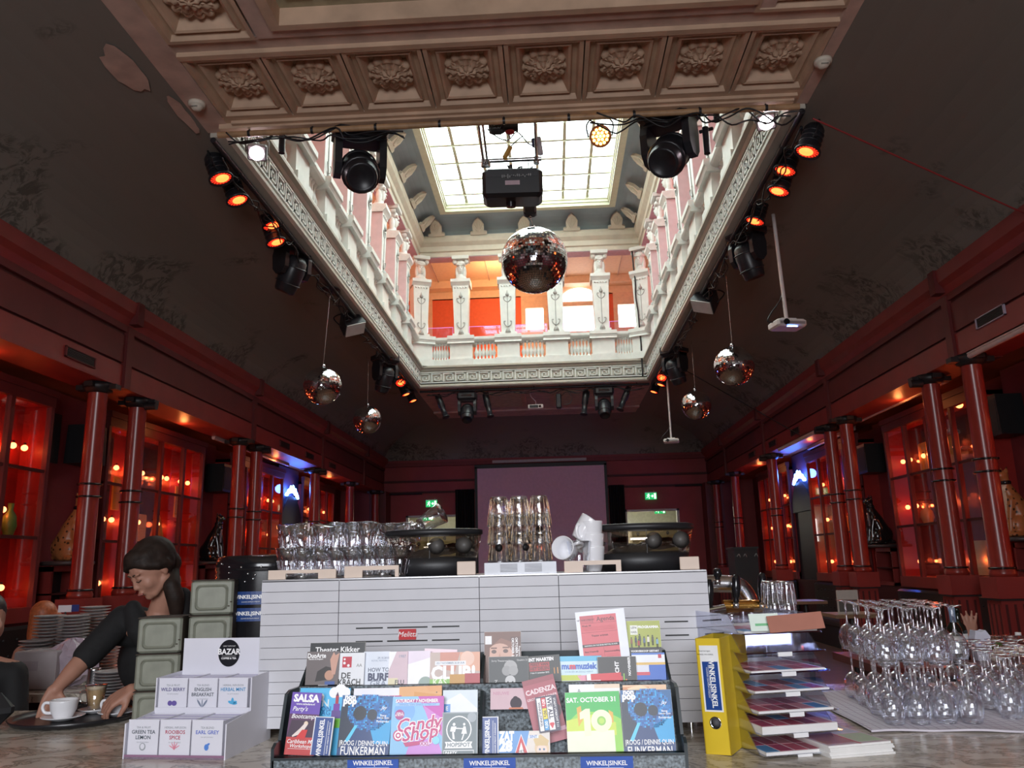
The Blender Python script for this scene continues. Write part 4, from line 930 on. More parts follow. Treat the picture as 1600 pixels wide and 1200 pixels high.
a=at(752,252,Y=7.1); e=at(846,248,Y=7.1); zt=5.56; b=MB(); b.T=Matrix.Translation(-fr.location); b.tube(a,e,.022,STEEL,n=14); b.build('crossbar',fr)
FO=fr.location.copy()
for q in (at(756,255,Y=7.1),at(762,255,Y=7.1),at(838,250,Y=7.1)): b=MB(); b.T=Matrix.Translation(-FO); b.tube((q.x,7.1,q.z-.02),(q.x,6.55,zt),.011,STEEL,n=10); b.tube((q.x-.0,7.1,q.z-.04),(q.x,7.1,q.z+.03),.028,STEEL,n=10); b.build('hanger_tube',fr)
pass
q=at(798,258,Y=7.15); b=MB(); b.T=Matrix.Translation(-FO); b.tube(q,(q.x,7.18,q.z-.16),.018,BLK,n=8); b.build('bracket',fr)
c=at(787,197,Y=6.95); t=empty('electric_hoist',c,label='dark electric hoist motor with red pulley above the crossbar',cat='hoist'); b=MB(); b.cbox((-.07,0,0),(.15,.14,.12),CAN,b=.02); b.tube((0,0,0),(.14,0,0),.058,CAN,n=18); b.box(-.16,.16,-.07,.07,.06,.085,CAN)
for k in range(8): b.box(-.135+.014*k,-.129+.014*k,-.075,.075,-.055,.06,STEEL)
b.build('motor',t); b=MB(); b.sph((.06,-.04,-.09),(.045,.03,.025),mat('red pulley',(.5,.02,.03),.35)); b.build('pulley',t); b=MB(); b.path([(.05,-.04,-.11),(.055,-.04,-.15),(.03,-.04,-.18),(.01,-.04,-.165)],.008,STEEL,n=6); b.build('hook',t)
c=at(793,238,Y=7.0); b=MB(); b.cbox((0,0,0),(.045,.04,.15),mat('ochre plastic',(.5,.27,.06),.5),b=.012); b.path([(0,0,.07),(.03,0,.16),(.06,0,.22)],.006,BLK,n=5); o=b.build('hoist_remote',None,c,(0,R(28),0)); tag(o,'ochre yellow hoist remote lying against the crossbar','remote')
c=at(843,228,Y=7.0); b=MB(); b.cbox((0,0,0),(.05,.03,.2),mat('grey cloth wrap',(.45,.4,.42),.8),b=.01); b.cbox((-.045,0,.04),(.05,.05,.09),mat('navy plug',(.02,.03,.08),.5),b=.01); o=b.build('cable_sleeve',None,c,(0,R(-6),0)); tag(o,'grey sleeve with a navy plug tied to the right hanger tube','sleeve')
cable(at(762,200,Y=7.0),at(838,212,Y=7.0),.12,'thin cable loops around the hoist',5,r=.006,jit=.02,seed=9); cable(at(795,262,Y=7.1),at(830,258,Y=7.1),.07,'cables curling above the projector',6,r=.006,jit=.03,seed=11)
b=MB(); b.cbox((0,0,0),(.15,.13,.16),BLK,b=.02); b.tube((0,0,-.07),(0,0,-.1),.02,STEEL,n=8); b.sph((-.05,-.05,.05),.006,LENS,nu=6,nv=5); b.tube((0,0,.06),(0,0,9.74-pc.z),.003,STEEL,n=5); o=b.build('ball_motor',None,pc,(0,0,0)); tag(o,'small black motor box turning the middle mirror ball','motor')
WPL=mat('white plastic',(.72,.66,.64),.4)
def smallproj(px_,py_,Yd,ptop,rz,lab,sc=1,led=False):
    c=at(px_,py_,Y=Yd); t=empty('projector',c,(0,0,rz),lab,'projector'); t.scale=(sc,)*3
    b=MB(); b.cbox((0,0,0),(.36,.26,.09),WPL,b=.02); b.box(-.15,.15,-.135,-.13,-.02,.01,mat('grey vents',(.3,.28,.28),.5)); b.build('body',t)
    l=MB(); l.tube((-.08,-.13,0),(-.08,-.15,0),.035,BLKG,n=14); l.build('lens',t)
    if led: l=MB(); l.box(-.06,.06,-.12,-.1,-.048,-.045,NEON); l.build('blue_led',t)
    tp=Vector(ptop)-c; tp=tp/sc; b=MB(); 
    Ri=Matrix.Rotation(-rz,3,'Z'); tp=Ri@tp
    b.tube((0,0,.05),tp,.022,WPL,n=10); b.box(-.09,.09,-.06,.06,.045,.07,WPL); b.build('pole',t)
    k=MB(); k.path([(.02,.02,.07),(-.22,0,.03),(-.2,0,.12),(0,.03,.4),(tp.x*.6+.02,tp.y*.6,tp.z*.6)],.007,BLK,n=5); k.build('cable',t)
c=at(1230,508,Y=9.0); smallproj(1230,508,9.0,(c.x-.03,9.0,vault_z(c.x,False) if c.x>fx1 else 5.6),R(12),'white projector on a long pole from the vault on the right',1.0,True)
c=at(1049,689,Y=17.0); smallproj(1049,689,17.0,(c.x,17.0,vault_z(c.x,False) if c.x>fx1 else 5.6),R(-10),'far white projector on a pole near the end wall right of the screen',.9)
c=at(837,636,Y=18.2); b=MB(); b.cbox((0,0,0),(.36,.18,.10),WPL,b=.015); b.box(-.14,.06,-.095,-.09,-.03,.03,CAN); b.tube((.1,-.09,0),(.1,-.1,0),.03,BLKG,n=12); b.path([(0,0,.05),(.0,0,.14),(-.1,0,.25),(-.12,0,.4)],.008,WPL,n=6)
o=b.build('projector',None,c); tag(o,'small white projector hung flat under the middle of the far edge','projector')
# ================================================================ BAR COUNTER
ZB=1.1
b=MB(); b.prism([(-3.2,1.55),(3.4,1.55),(3.4,3.75),(.6,3.75),(.6,3.42),(-3.2,3.42)],ZB-.04,ZB,MARBLE); t=empty('bar_counter',(0,2.5,0),label='long bar counter with a veined marble top',cat='counter'); b.T=None
o=b.build('marble_top',t,(0,-2.5,0)); b=MB(); b.box(-3.1,3.3,-.8,.85,0,1.06,mat('dark bar front',(.05,.03,.02),.5)); b.build('bar_base',t)
def ink(h,rough=.4,coat=.08):
    r,g,b_=[int(h[i:i+2],16)/255 for i in (0,2,4)]; f=lambda c:c/12.92 if c<=.04045 else ((c+.055)/1.055)**2.4
    return mat('ink '+h,(f(r),f(g),f(b_)),rough,var=.04,coat=coat,nscale=25)
# coffee machine
MY=2.77; t=empty('coffee_machine',(-.24,MY,ZB),label='wide white slatted coffee machine standing on the marble bar',cat='coffee machine')
SL=mat('white slat lacquer',(.62,.62,.66),.4,var=.03); GAPM=mat('dark slat gap',(.08,.08,.09),.7)
def lx(x,y=1000): return at(x,y,Y=MY).x+.24
b=MB(); b.box(-.755,.745,.03,.5,.035,.505,SL); b.box(-.75,.74,.012,.03,.035,.50,GAPM)
secs=[(-.762,lx(528)),(lx(528),lx(750)),(lx(750),lx(876)),(lx(876),.752)]
for xa,xb_ in secs:
    for k in range(13):
        z0=.034+k*.0365; b.box(xa+.0012,xb_-.0012,0,.02,z0+.0008,z0+.0357,SL)
b.build('body',t)
b=MB(); 
for xa,xb_ in ((556,720),(1005,1080)):
    for y in (980,1001): 
        z=at(640,y,Y=MY).z-ZB; 
        if xa==556:
            for q0,q1 in ((556,598),(605,668),(675,718)): b.box(lx(q0),lx(q1),-.002,.004,z-.0022,z+.0022,BLK)
        else: b.box(lx(1040),lx(1077),-.002,.004,z-.0022,z+.0022,BLK)
b.build('slot',t)
bd=MB(); xm,zm=lx(637,990),at(637,991,Y=MY).z-ZB; bd.box(xm-.029,xm+.029,-.006,0,zm-.017,zm+.017,ink('c8141e')); bd.text('Melitta',.024,ink('ffffff'),TR(xm,-.0065,zm,R(90)),shear=.3); bd.build('badge',t)
for x in (-.68,-.2,.3,.68): b=MB(); b.tube((x,.1,0),(x,.1,.04),.02,CHROME,n=12); b.build('foot',t) 
b=MB(); b.box(-.76,.75,.0,.52,.505,.512,mat('steel top',(.5,.5,.52),.3,.8)); b.build('top_plate',t)
# cream handle plates
HP=mat('cream painted metal',(.72,.58,.48),.45,var=.04)
def handle(x0,x1,h0,h1,yb,yt,lab):
    a=at(x0,yb,Y=2.83); c=at(x1,yt,Y=2.83); m_=MB(); W=c.x-a.x; H=c.z-a.z
    if h0 is None: m_.cbox((W/2,.004,H/2),(W,.008,H),HP,b=.002)
    else:
        p=at(h0,yb,Y=2.83).x-a.x; q=at(h1,yb,Y=2.83).x-a.x
        m_.box(0,p,0,.008,0,H,HP); m_.box(q,W,0,.008,0,H,HP); m_.box(p,q,0,.008,H*.62,H,HP)
    o=m_.build('handle_plate',None,(a.x,a.y,ZB+.513)); tag(o,lab,'plate')
handle(419,525,446,497,902,885,'cream metal plate with a slot, leftmost on the coffee machine'); handle(538,623,566,617,901,881,'cream metal plate with a slot, beside the left bean hopper')
handle(714,743,None,None,900,878,'small solid cream plate right of the left bean hopper'); handle(882,970,911,963,893,873,'cream metal plate with a slot, in front of the white cups'); handle(1063,1092,None,None,890,869,'small cream plate with a scribble at the right end')
# bean hoppers
BEAN=mat('coffee beans',(.02,.012,.008),.4,var=.5,nscale=60,bump=.6)
def hopper(xc,yt,yb,wpx,lab):
    Yh=3.0; c=at(xc,yb,Y=Yh); W=wpx*2.95/FPX/2; H=at(xc,yt,Y=Yh).z-ZB-.505; t=empty('bean_hopper',(c.x,Yh,ZB+.512),label=lab,cat='bean hopper'); SC=Matrix.Diagonal((1,.62,1,1))
    m_=MB(); m_.lathe([(W*.86,0),(W*.88,H*.4)],BLK,40,SC); m_.build('base',t)
    m_=MB(); m_.lathe([(W*.88,H*.36),(W*.98,H*.88)],glassy('smoky hopper glass',(.93,.88,.80),(.9,.85,.8),.08,.4),40,SC); m_.box(-.001,.001,-W*.58,-W*.56,H*.36,H*.88,BLK); m_.build('glass_bowl',t)
    m_=MB(); rr=random.Random(xc)
    vs=[];fs=[];n=40
    for j in range(8):
        for k in range(n):
            a=2*PI*k/n; r=W*.84*(1-j/8); vs.append((r*math.cos(a),.6*r*math.sin(a),H*(.40+.16*math.sin(j*.45)+.05*rr.random()+(.10*math.cos(a-.3) if j<5 else 0))))
    for j in range(7):
        for k in range(n): fs.append((j*n+k,j*n+(k+1)%n,(j+1)*n+(k+1)%n,(j+1)*n+k))
    m_.add(vs,fs,BEAN,True)
    for k in range(14): a=rr.uniform(PI,2*PI); m_.sph((W*.88*math.cos(a),.60*W*.88*math.sin(a),H*rr.uniform(.55,.85)),(.006,.003,.007),BEAN,nu=8,nv=5)
    m_.build('coffee_beans',t)
    m_=MB(); m_.lathe([(0,H*.99),(W*.9,H*.99),(W*1.0,H*.965),(W*1.0,H*.87),(W*.96,H*.86),(W*.1,H*.86)],BLK,40,SC); m_.build('lid',t)
    for dx in (-.03,.5): 
        m_=MB(); m_.lathe([(.03,0),(0,.002)],mat('grey hopper knob',(.09,.085,.08),.5),18,TR(W*dx+.03,-.60*W*(1-dx*dx*.6)*.93-.004,H*.62,R(90))); m_.build('knob',t)
hopper(678,830,900,154,'left bean hopper with black lid half full of coffee beans'); hopper(1008,821,892,157,'right bean hopper with black lid nearly empty')
# steel grille box under the stacked glasses
a=at(757,898,Y=2.83); c=at(869,877,Y=2.83); b=MB(); W=c.x-a.x; H=c.z-ZB-.512; b.box(0,W,0,.28,0,H,mat('satin steel',(.40,.41,.44),.4,.3))
for s_ in (.22,.56):
    for k in range(6): b.box(W*s_,W*(s_+.24),-.001,.004,H*.2+k*H*.12,H*.24+k*H*.12,GAPM)
o=b.build('cup_warmer',None,(a.x,2.83,ZB+.512)); tag(o,'satin steel box with two vent grilles under the stacked glasses','cup warmer'); ZW=ZB+.512+H
# glasses
def tumbler_mesh(r0,r1,h,seg=20,dot=False,m=None):
    m_=MB(); m=m or GLASS
    m_.lathe([(r0*.9,0),(r0,.004),(r1,h)],m,seg); m_.lathe([(r1,h-.0006),(r1+.0012,h),(r1,h+.0008)],glassy('glass rim',(1,1,1),(1,1,1),.28,.6),seg)
    m_.lathe([(0,.012),(r0*.93,.012)],m,seg); m_.lathe([(r0*.9,.0),(r0*1.01,.004),(r0*1.02,.012)],glassy('glass rim'),seg)
    return m_
TG=tumbler_mesh(.027,.042,.105)
for k in range(12):
    a=2*PI*k/12; TG.tube((.0275*math.cos(a),.0275*math.sin(a),.01),(.036*math.cos(a),.036*math.sin(a),.06),.0012,glassy('glass rim'),n=4)
TGM=TG.mesh('latte_glass')
STK=tumbler_mesh(.030,.043,.105); 
for k in range(14):
    a=2*PI*k/14; STK.tube((.0305*math.cos(a),.0305*math.sin(a),.008),(.043*math.cos(a),.043*math.sin(a),.10),.0010,glassy('amber tinted ridge',(1,.93,.8),(1,.85,.65),.08,.45),n=4)
STKM=STK.mesh('tumbler'); dotm=MB(); dotm.lathe([(.0135,0),(0,.0008)],BLK,18,TR(0,-.0385,.055,R(90))); dotm.build('tmp_dot'); DOT=bpy.data.objects['tmp_dot'].data; bpy.data.objects.remove(bpy.data.objects['tmp_dot'])
gi=0
colx=[at(781,877,Y=2.9).x,at(813,877,Y=2.9).x,at(845,877,Y=2.9).x]
CN=('left','middle','right'); TN=('bottom','middle','top')
for ci,x in enumerate(colx):
    for r_ in range(3):
        for lv in range(3):
            o=objm('tumbler',STKM,None,(x+.012*r_*0,2.9+.088*r_,ZW+.106+lv*.063),(PI,0,.3*ci+lv)); tag(o,'clear ribbed tumbler upside down in the %s column, %s of its stack, %s row'%(CN[ci],TN[lv],('front','second','back')[r_]),'glass','tumblers stacked on the steel box')
            if r_==0 and (ci,lv) in ((0,0),(1,0),(2,1)): objm('dot_sticker',DOT,o,(0,.0,0),(PI*0,0,(-.3*ci-lv)+ (PI if True else 0)))
rr=random.Random(21); n_=0
for row,Yg in enumerate((2.92,3.02,3.12)):
    for k in range(8):
        for lv in range(2):
            x=at(448+25*k+8*row,890,Y=Yg).x; tl=rr.uniform(-.22,.30) if lv else rr.uniform(-.06,.06)
            z=ZB+.514+(.0 if lv==0 else .082)+rr.uniform(0,.006)
            if k>5 and lv and row==0: continue
            o=objm('latte_glass',TGM,None,(x+rr.uniform(-.006,.006),Yg,z),(rr.uniform(-.1,.1) if lv else 0,tl,rr.uniform(0,3))); o.scale=(1,1,1.0)
            tag(o,'%s latte glass, %s layer by the hopper, %s row, %d from left'%('leaning' if lv else 'upright',('lower','upper')[lv],('front','middle','back')[row],k+1),'glass','latte glasses on the coffee machine')
for (x,y,rx) in ((612,846,1.2),(655,822,1.1)): 
    o=objm('latte_glass',TGM,None,at(x,y,Y=3.12),(.2,rx,0)); tag(o,'clear latte glass lying on its side %s'%('on the upper layer by the hopper' if x<630 else 'behind the left hopper lid'),'glass','latte glasses on the coffee machine')
PORC=mat('white porcelain',(.85,.85,.88),.18,coat=.3,var=.02)
def cupmesh(r,h,hand=True,blue=False):
    m_=MB(); m_.lathe([(r*.62,0),(r*.66,.004),(r*.9,h*.45),(r,h*.95),(r,h),(r*.93,h),(r*.84,h*.45),(r*.5,.008),(0,.006)],PORC,28)
    if hand: m_.path([(r*.9,0,h*.82),(r*1.35,0,h*.85),(r*1.5,0,h*.6),(r*1.3,0,h*.33),(r*.82,0,h*.3)],.0055,PORC,n=8)
    return m_
MUG=cupmesh(.036,.075).mesh('mug'); 
for i,(x,y,rx,ry,lab) in enumerate(((893,862,1.4,-.3,'white mug lying on its side left of the mug stack'),(903,843,.3,.6,'white mug tilted on top of the lying mug'),(928,888,0,0,'white mug at the bottom of the tall stack'),(927,866,0,0,'white mug in the middle of the tall stack'),(925,848,0,0,'white mug at the top of the tall stack'))):
    p=at(x,y,Y=2.93); o=objm('mug',MUG,None,p if i<2 else (p.x,2.93,ZB+.514+(i-2)*.045),(rx,ry,R(-20)+i)); tag(o,lab,'mug','white mugs on the coffee machine'); o.scale=(1.15,)*3
p=at(905,872,Y=2.87); o=objm('latte_glass',TGM,None,(p.x,2.88,ZB+.514),(0,0,0)); tag(o,'clear glass standing before the white mugs','glass')

# ================================================================ LEAFLET RACK
def zat(x,y,Yd): return at(x,y,Y=Yd).z
RK=mat('speckled grey rack',(.15,.18,.20),.35,var=.9,nscale=140,coat=.3); RKD=mat('dark rack edge',(.02,.03,.035),.35,coat=.2)
RX0,RX1=at(427,1195,Y=2.09).x,at(1070,1195,Y=2.09).x; rc=(RX0+RX1)/2; t=empty('leaflet_rack',(rc,2.25,ZB),label='speckled dark tabletop leaflet rack with two tiers of leaflets',cat='rack'); b=MB(); b.T=Matrix.Translation((-rc,-2.25,-ZB))
z1=zat(750,1178,2.09); z2=zat(750,1068,2.27); z3=zat(750,1019,2.42)
prof=[(2.08,ZB),(2.08,z1+.02),(2.10,z1+.03),(2.13,z1+.03),(2.17,zat(440,1085,2.17)),(2.20,zat(440,1078,2.2)),(2.27,z2+.0),(2.29,z2),(2.38,z3),(2.44,z3),(2.46,ZB)]
b.box(RX0,RX1,2.08,2.09,ZB,z1,RK); b.box(RX0,RX1,2.075,2.095,z1-.006,z1,RKD)
b.add([(RX0,2.16,ZB+.01),(RX1,2.16,ZB+.01),(RX1,2.27,z2),(RX0,2.27,z2),(RX0,2.17,ZB+.01),(RX1,2.17,ZB+.01),(RX1,2.28,z2),(RX0,2.28,z2)],[(0,1,2,3),(7,6,5,4),(3,2,6,7)],RK); b.box(RX0+.03,RX1-.02,2.262,2.282,z2-.008,z2,RK)
b.box(RX0+.04,RX1-.03,2.42,2.43,ZB,z3,RKD); b.box(RX0,RX1,2.08,2.45,ZB,ZB+.01,RKD)
b.build('shelf_panel',t)
for xx in (RX0-.004,RX1): b=MB(); b.T=Matrix.Translation((-rc,-2.25,-ZB)); s_=1 if xx<0 else -1; pr=[(y,z) for y,z in prof]; b.prism(pr,xx,xx+.008,RKD,axis='x'); b.build('side_panel',t)
b=MB(); b.T=Matrix.Translation((-rc,-2.25,-ZB)); xd=at(752,1110,Y=2.16).x
b.prism([(2.12,ZB),(2.12,z1+.05),(2.19,zat(750,1078,2.2)),(2.26,z2-.02),(2.26,ZB)],xd-.004,xd+.004,RKD,axis='x'); xd=at(753,1040,Y=2.3).x; b.prism([(2.29,ZB),(2.29,z2+.01),(2.38,z3),(2.42,z3),(2.42,ZB)],xd-.004,xd+.004,RKD,axis='x'); b.build('divider',t)
WB='1e4691'
for i,xx in enumerate((583,765,948)):
    p=at(xx,1190,Y=2.079); b=MB(); b.box(-.063,.063,-.0015,0,-.022,.012,ink('2a55b0')); b.text('WINKEL|SINKEL',.0145,ink('ffffff'),TR(0,-.002,-.003,R(90)),bold=.02,sx=.95); b.box(-.04,.04,-.002,0,-.0135,-.0128,ink('ffffff')); b.text('UTRECHT OUDEGRACHT',.004,ink('ffffff'),TR(0,-.002,-.018,R(90)))
    b.T=None; o=b.build('sticker',t,(p.x-rc,2.078-2.25,p.z-ZB))
def leaf(name,lab,x0,x1,yt,yb,Yd,tilt,bg,items,rot=0,th=.003,cat='leaflet',yaw=0):
    xc=(x0+x1)/2; P=at(xc,yb,Y=Yd); dep=(P-Vector((0,0,CZ))).dot(FW); W=(x1-x0)*dep/FPX; T=R(tilt); lo,hi=.01,1.0
    for _ in range(30):
        h=(lo+hi)/2; q=P+Vector((0,math.sin(T),math.cos(T)))*h; d=q-Vector((0,0,CZ)); y=600-FPX*d.dot(UP)/d.dot(FW)
        if y>yt: lo=h
        else: hi=h
    H=h; b=MB(); ar=1.0
    bgm=ink(bg); b.box(-W/2,W/2,0,th,0,H,bgm)
    if th>.004: b.box(-W/2-.0004,W/2+.0004,.0008,th,0,H+.0004,ink('e8e4dc'))
    L=[0]
    def M_(u,v,rz=0): return TR((u-.5)*W,-.0002-L[0]*.00012,(1-v)*H,R(90)) @ Matrix.Rotation(R(rz),4,'Z')
    for it in items:
        L[0]+=(it[0]!='q'); k='r' if it[0]=='q' else it[0]; yy=-.0002-L[0]*.00012
        X=lambda u:(u-.5)*W
        Z=lambda v:(1-v)*H
        if k=='r': b.add([(X(it[1]),yy,Z(it[4])),(X(it[3]),yy,Z(it[4])),(X(it[3]),yy,Z(it[2])),(X(it[1]),yy,Z(it[2]))],[(0,1,2,3)],ink(it[5]))
        elif k=='p': b.add([(X(u),yy,Z(v)) for u,v in it[1]],[tuple(range(len(it[1])))],ink(it[2]))
        elif k=='c': b.add([(X(it[1])+it[3]*W*math.cos(2*PI*q/24)*(it[5] if len(it)>5 else 1),yy,Z(it[2])+it[3]*W*math.sin(2*PI*q/24)) for q in range(24)],[tuple(range(24))],ink(it[4]))
        elif k=='t': b.text(it[1],it[4]*W,ink(it[5]),M_(it[2],it[3],it[7] if len(it)>7 else 0),it[6] if len(it)>6 else 'CENTER',bold=it[8] if len(it)>8 else .02,shear=it[9] if len(it)>9 else 0,sx=it[10] if len(it)>10 else 1,fit=(2*min(it[2],1-it[2])*W*.94 if not (len(it)>7 and abs(it[7])>45) else H*1.0))
    o=b.build(name,None,P,(-T,0,R(yaw))); 
    o.rotation_euler=(Matrix.Rotation(R(yaw),3,'Z')@Matrix.Rotation(-T,3,'X')@Matrix.Rotation(R(rot),3,'Y')).to_euler()
    tag(o,lab,cat); return o
wht='ffffff'
def fig(u,v,s,c,c2='2a2a2a'): return [('c',u,v,.02*s,c2),('p',[(u-.03*s,v+.015*s),(u+.03*s,v+.015*s),(u+.035*s,v+.09*s),(u-.035*s,v+.09*s)],c),('r',u-.025*s,v+.09*s,u-.005*s,v+.15*s,c2),('r',u+.005*s,v+.09*s,u+.025*s,v+.15*s,c2)]
def discoball(cx,cy,r,n=7):
    L=[]; rr=random.Random(3)
    for j in range(-n,n+1):
        for k in range(-n,n+1):
            x=cx+k*r/n*.95; y=cy+j*r/n*.75
            if ((x-cx)/r)**2+((y-cy)/(r*.75))**2<1: L.append(('q',x-r/n*.42,y-r/n*.34,x+r/n*.42,y+r/n*.34,rr.choice(('1478c8','1e96e6','1470be','28b4f5','1464b4','1482d2','0c3c78'))))
    return L
FUNK=[('r',0,0,1,.35,'1464a0'),('r',0,.35,1,1,'0a3a78'),('p',[(0,.2),(.3,.0),(.6,.0),(.25,.7),(0,.9)],'0b2340'),('p',[(.6,.55),(1,.4),(1,.8),(.7,.8)],'28aae6')]+discoball(.55,.28,.42,11)+[('c',.38,.30,.13,'06182c'),('c',.62,.32,.10,'0a2038'),('p',[(.3,.5),(.36,.5),(.2,.78),(.12,.78)],'5ad2ff'),('t','non',.16,.03,.14,wht,'CENTER',0,.05),('t','pop',.16,.10,.17,wht,'CENTER',0,.06),('t','Jay',.84,.20,.09,wht,'CENTER',0,.01,.4),('t','Roog',.84,.33,.055,wht),('t','Dennis Quin',.84,.37,.045,wht),('t','Funkerman',.84,.43,.055,wht),('t','|ROOG / DENNIS QUIN',.5,.80,.125,wht,'CENTER',0,.015,0,.72),('t','FUNKERMAN',.5,.93,.21,wht,'CENTER',0,.015,0,.70)]
def book_side(): return 
LF=leaf
# front tier
LF('leaflet','narrow purple salsa dance flyer, leftmost in the front tier',443,491,1082,1180,2.135,12,'6a46b4',[('r',0,.35,1,.75,'5a2a5a'),('p',[(.1,.45),(.9,.45),(1,.75),(0,.75)],'3c1e3c'),('r',0,.72,1,1,'c83c3c'),('t','SALSA',.5,.10,.31,wht,'CENTER',0,.05),('t','www.salsadans.nl',.5,.19,.09,wht),('t',"Party's",.33,.27,.19,wht,'CENTER',0,.01,.3),('t','Bootcamps',.5,.39,.19,wht,'CENTER',0,.01,.3),('c',.6,.50,.07,'f0d8c0'),('p',[(.55,.5),(.66,.52),(.5,.66),(.2,.72),(.18,.70),(.42,.58)],'f0e0d8'),('p',[(.5,.6),(.68,.6),(.62,.74),(.3,.74)],'dc2828'),('t','Caribbean Mix',.5,.79,.17,wht,'CENTER',0,.01,.25),('t','Workshops',.5,.86,.15,wht,'CENTER',0,.01,.25),('r',.1,.90,.9,.905,wht)],rot=3)
LF('leaflet','sky blue flyer with white clouds and a tower, behind the salsa flyer',458,540,1075,1180,2.165,12,'50beee',[('c',.8,.04,.12,wht),('c',.68,.07,.1,wht),('c',.9,.07,.1,wht),('c',.42,.14,.07,wht),('c',.35,.15,.05,wht),('t','IN',.5,.24,.2,'d8ecf0'),('t','ZON',.5,.32,.13,'1e78b4'),('t','DAG',.5,.38,.13,'1e78b4'),('r',.72,.12,.78,.42,'b41e3c'),('r',.69,.24,.81,.42,'7828a0'),('r',.66,.34,.84,.5,'5a3c8c'),('p',[(.72,.12),(.75,.06),(.78,.12)],'50285a'),('r',0,.46,1,.6,'78c83c')],rot=1)
WKS=[('r',.05,.02,.95,1,WB),('t','WINKEL|SINKEL',.42,.56,.33,wht,'CENTER',90,.03),('r',.70,.1,.72,1,wht),('t','CULINAIR UTRECHT OUDEGRACHT',.83,.55,.09,wht,'CENTER',90)]
LF('brochure','narrow dark blue brochure with vertical white lettering, left of the blue party flyer',484,515,1120,1180,2.125,14,'e8eaf0',WKS,rot=3,th=.008)
LF('leaflet','white flyer with magenta band, behind the left blue party flyer',546,628,1075,1180,2.168,12,'f2f0f5',[('r',.03,.12,.95,.19,'c8287d'),('t','Master World Series',.5,.155,.095,wht,'CENTER',0,.03)])
LF('leaflet','blue club flyer with a mirror ball print, left one of the two',525,607,1087,1181,2.14,13,'1e8cdc',FUNK,rot=2)
LF('leaflet','orange envelopes standing behind the pink and blue flyer',621,690,1072,1180,2.168,12,'e6a05a',[('p',[(0,0),(.6,0),(.7,.08),(1,.1),(1,1),(0,1)],'e8a864'),('p',[(.35,.08),(1,.14),(1,1),(.35,1)],'dc963c'),('c',.88,.10,.015,'3c281e')],rot=-1)
def swirl(cu,cv,r,c): 
    L=[('c',cu,cv,r,c),('c',cu,cv,r*.75,wht),('c',cu,cv,r*.5,c),('c',cu,cv,r*.25,wht)]; return L
LF('leaflet','pink and light blue flyer with curly pink lettering and candy swirls',608,692,1088,1181,2.14,13,'8cc8f0',[('p',[(.5,0),(1,0),(1,.6),(.7,.35)],'c846b4'),('p',[(.6,.15),(1,.4),(1,.7),(.75,.5)],'d282d2'),('p',[(.4,.7),(.9,.75),(1,1),(.3,1)],'d28cdc'),('c',.25,.25,.2,'78b4f0'),('r',.08,.05,.87,.105,'b4328c'),('t','SATURDAY 7 NOVEMBER',.48,.08,.085,wht,'CENTER',0,.03,0,.85),('r',.08,.12,.92,.165,'a0c8f0'),('t','WINKEL VAN SINKEL UTRECHT',.5,.143,.05,'6ea0dc'),('c',.16,.31,.09,'b43c8c'),('t','GIRLS',.16,.29,.05,wht),('t','& BOYS',.16,.32,.05,wht)]+swirl(.15,.66,.10,'c83c78')+swirl(.86,.54,.10,'c83c78')+[('t','Candy',.52,.48,.33,wht,'CENTER',6,.06,.25),('t','Candy',.52,.48,.33,'c83278',"CENTER",6,.02,.25),('t','Shop',.55,.63,.34,wht,'CENTER',6,.06,.25),('t','Shop',.55,.63,.34,'c83278','CENTER',6,.02,.25),('p',[(.25,.78),(.55,.76),(.7,.70),(.55,.82),(.3,.85)],'c83278'),('r',.57,.77,.75,.84,'f0d2f0'),('t','XXL',.66,.805,.09,'b43278'),('c',.87,.75,.07,'8cdcf0')])
LF('leaflet','pale glossy flyer standing behind the grey dance flyer',690,746,1078,1180,2.168,12,'d8e4ee',[('p',[(0,.2),(.5,.05),(1,.3),(1,.7),(0,.6)],'eef2f8'),('r',0,.22,.22,.35,'5a96dc'),('t','E',.12,.29,.15,wht)])
LF('leaflet','dark grey flyer with two dancers in a white ring',690,746,1113,1181,2.13,14,'8c9aa0',[('r',.03,.03,.96,1,'6e7d82'),('c',.47,.40,.36,wht),('c',.47,.40,.33,'6e7d82'),('c',.33,.28,.04,wht),('p',[(.25,.33),(.4,.33),(.36,.46),(.22,.44)],wht),('p',[(.28,.46),(.33,.46),(.36,.62),(.3,.62)],wht),('p',[(.38,.36),(.6,.37),(.6,.395),(.38,.385)],wht),('c',.62,.28,.035,wht),('p',[(.6,.33),(.66,.33),(.7,.5),(.54,.5)],wht),('p',[(.6,.5),(.63,.5),(.58,.64),(.54,.64)],wht),('c',.84,.12,.13,'a0aab0'),('p',[(.08,.68),(.86,.68),(.82,.75),(.86,.83),(.08,.83),(.12,.75)],wht),('t','HOPSPOT',.47,.755,.145,'6e7d82','CENTER',0,.03),('r',.05,.87,.9,1,wht),('r',.065,.885,.885,1,'6e7d82'),('t','PARTY',.25,.94,.11,wht,'CENTER',0,.03,.2)],th=.006)
LF('brochure','narrow dark blue brochure with vertical white lettering, right of the grey dance flyer',749,779,1120,1181,2.125,13,'e8eaf0',WKS,th=.008)
LF('leaflet','wide pale pink card with a dark hair bun, in the middle of the front tier',766,850,1075,1108,2.20,22,'e6c8d0',[('t','NIEUWE',.2,.25,.08,'dcaabe'),('c',.48,.72,.10,'504650',wht) if False else ('c',.48,.72,.11,'504650'),('c',.47,.52,.05,'504650'),('p',[(.36,.92),(.60,.92),(.62,1),(.34,1)],'dc8c6e')])
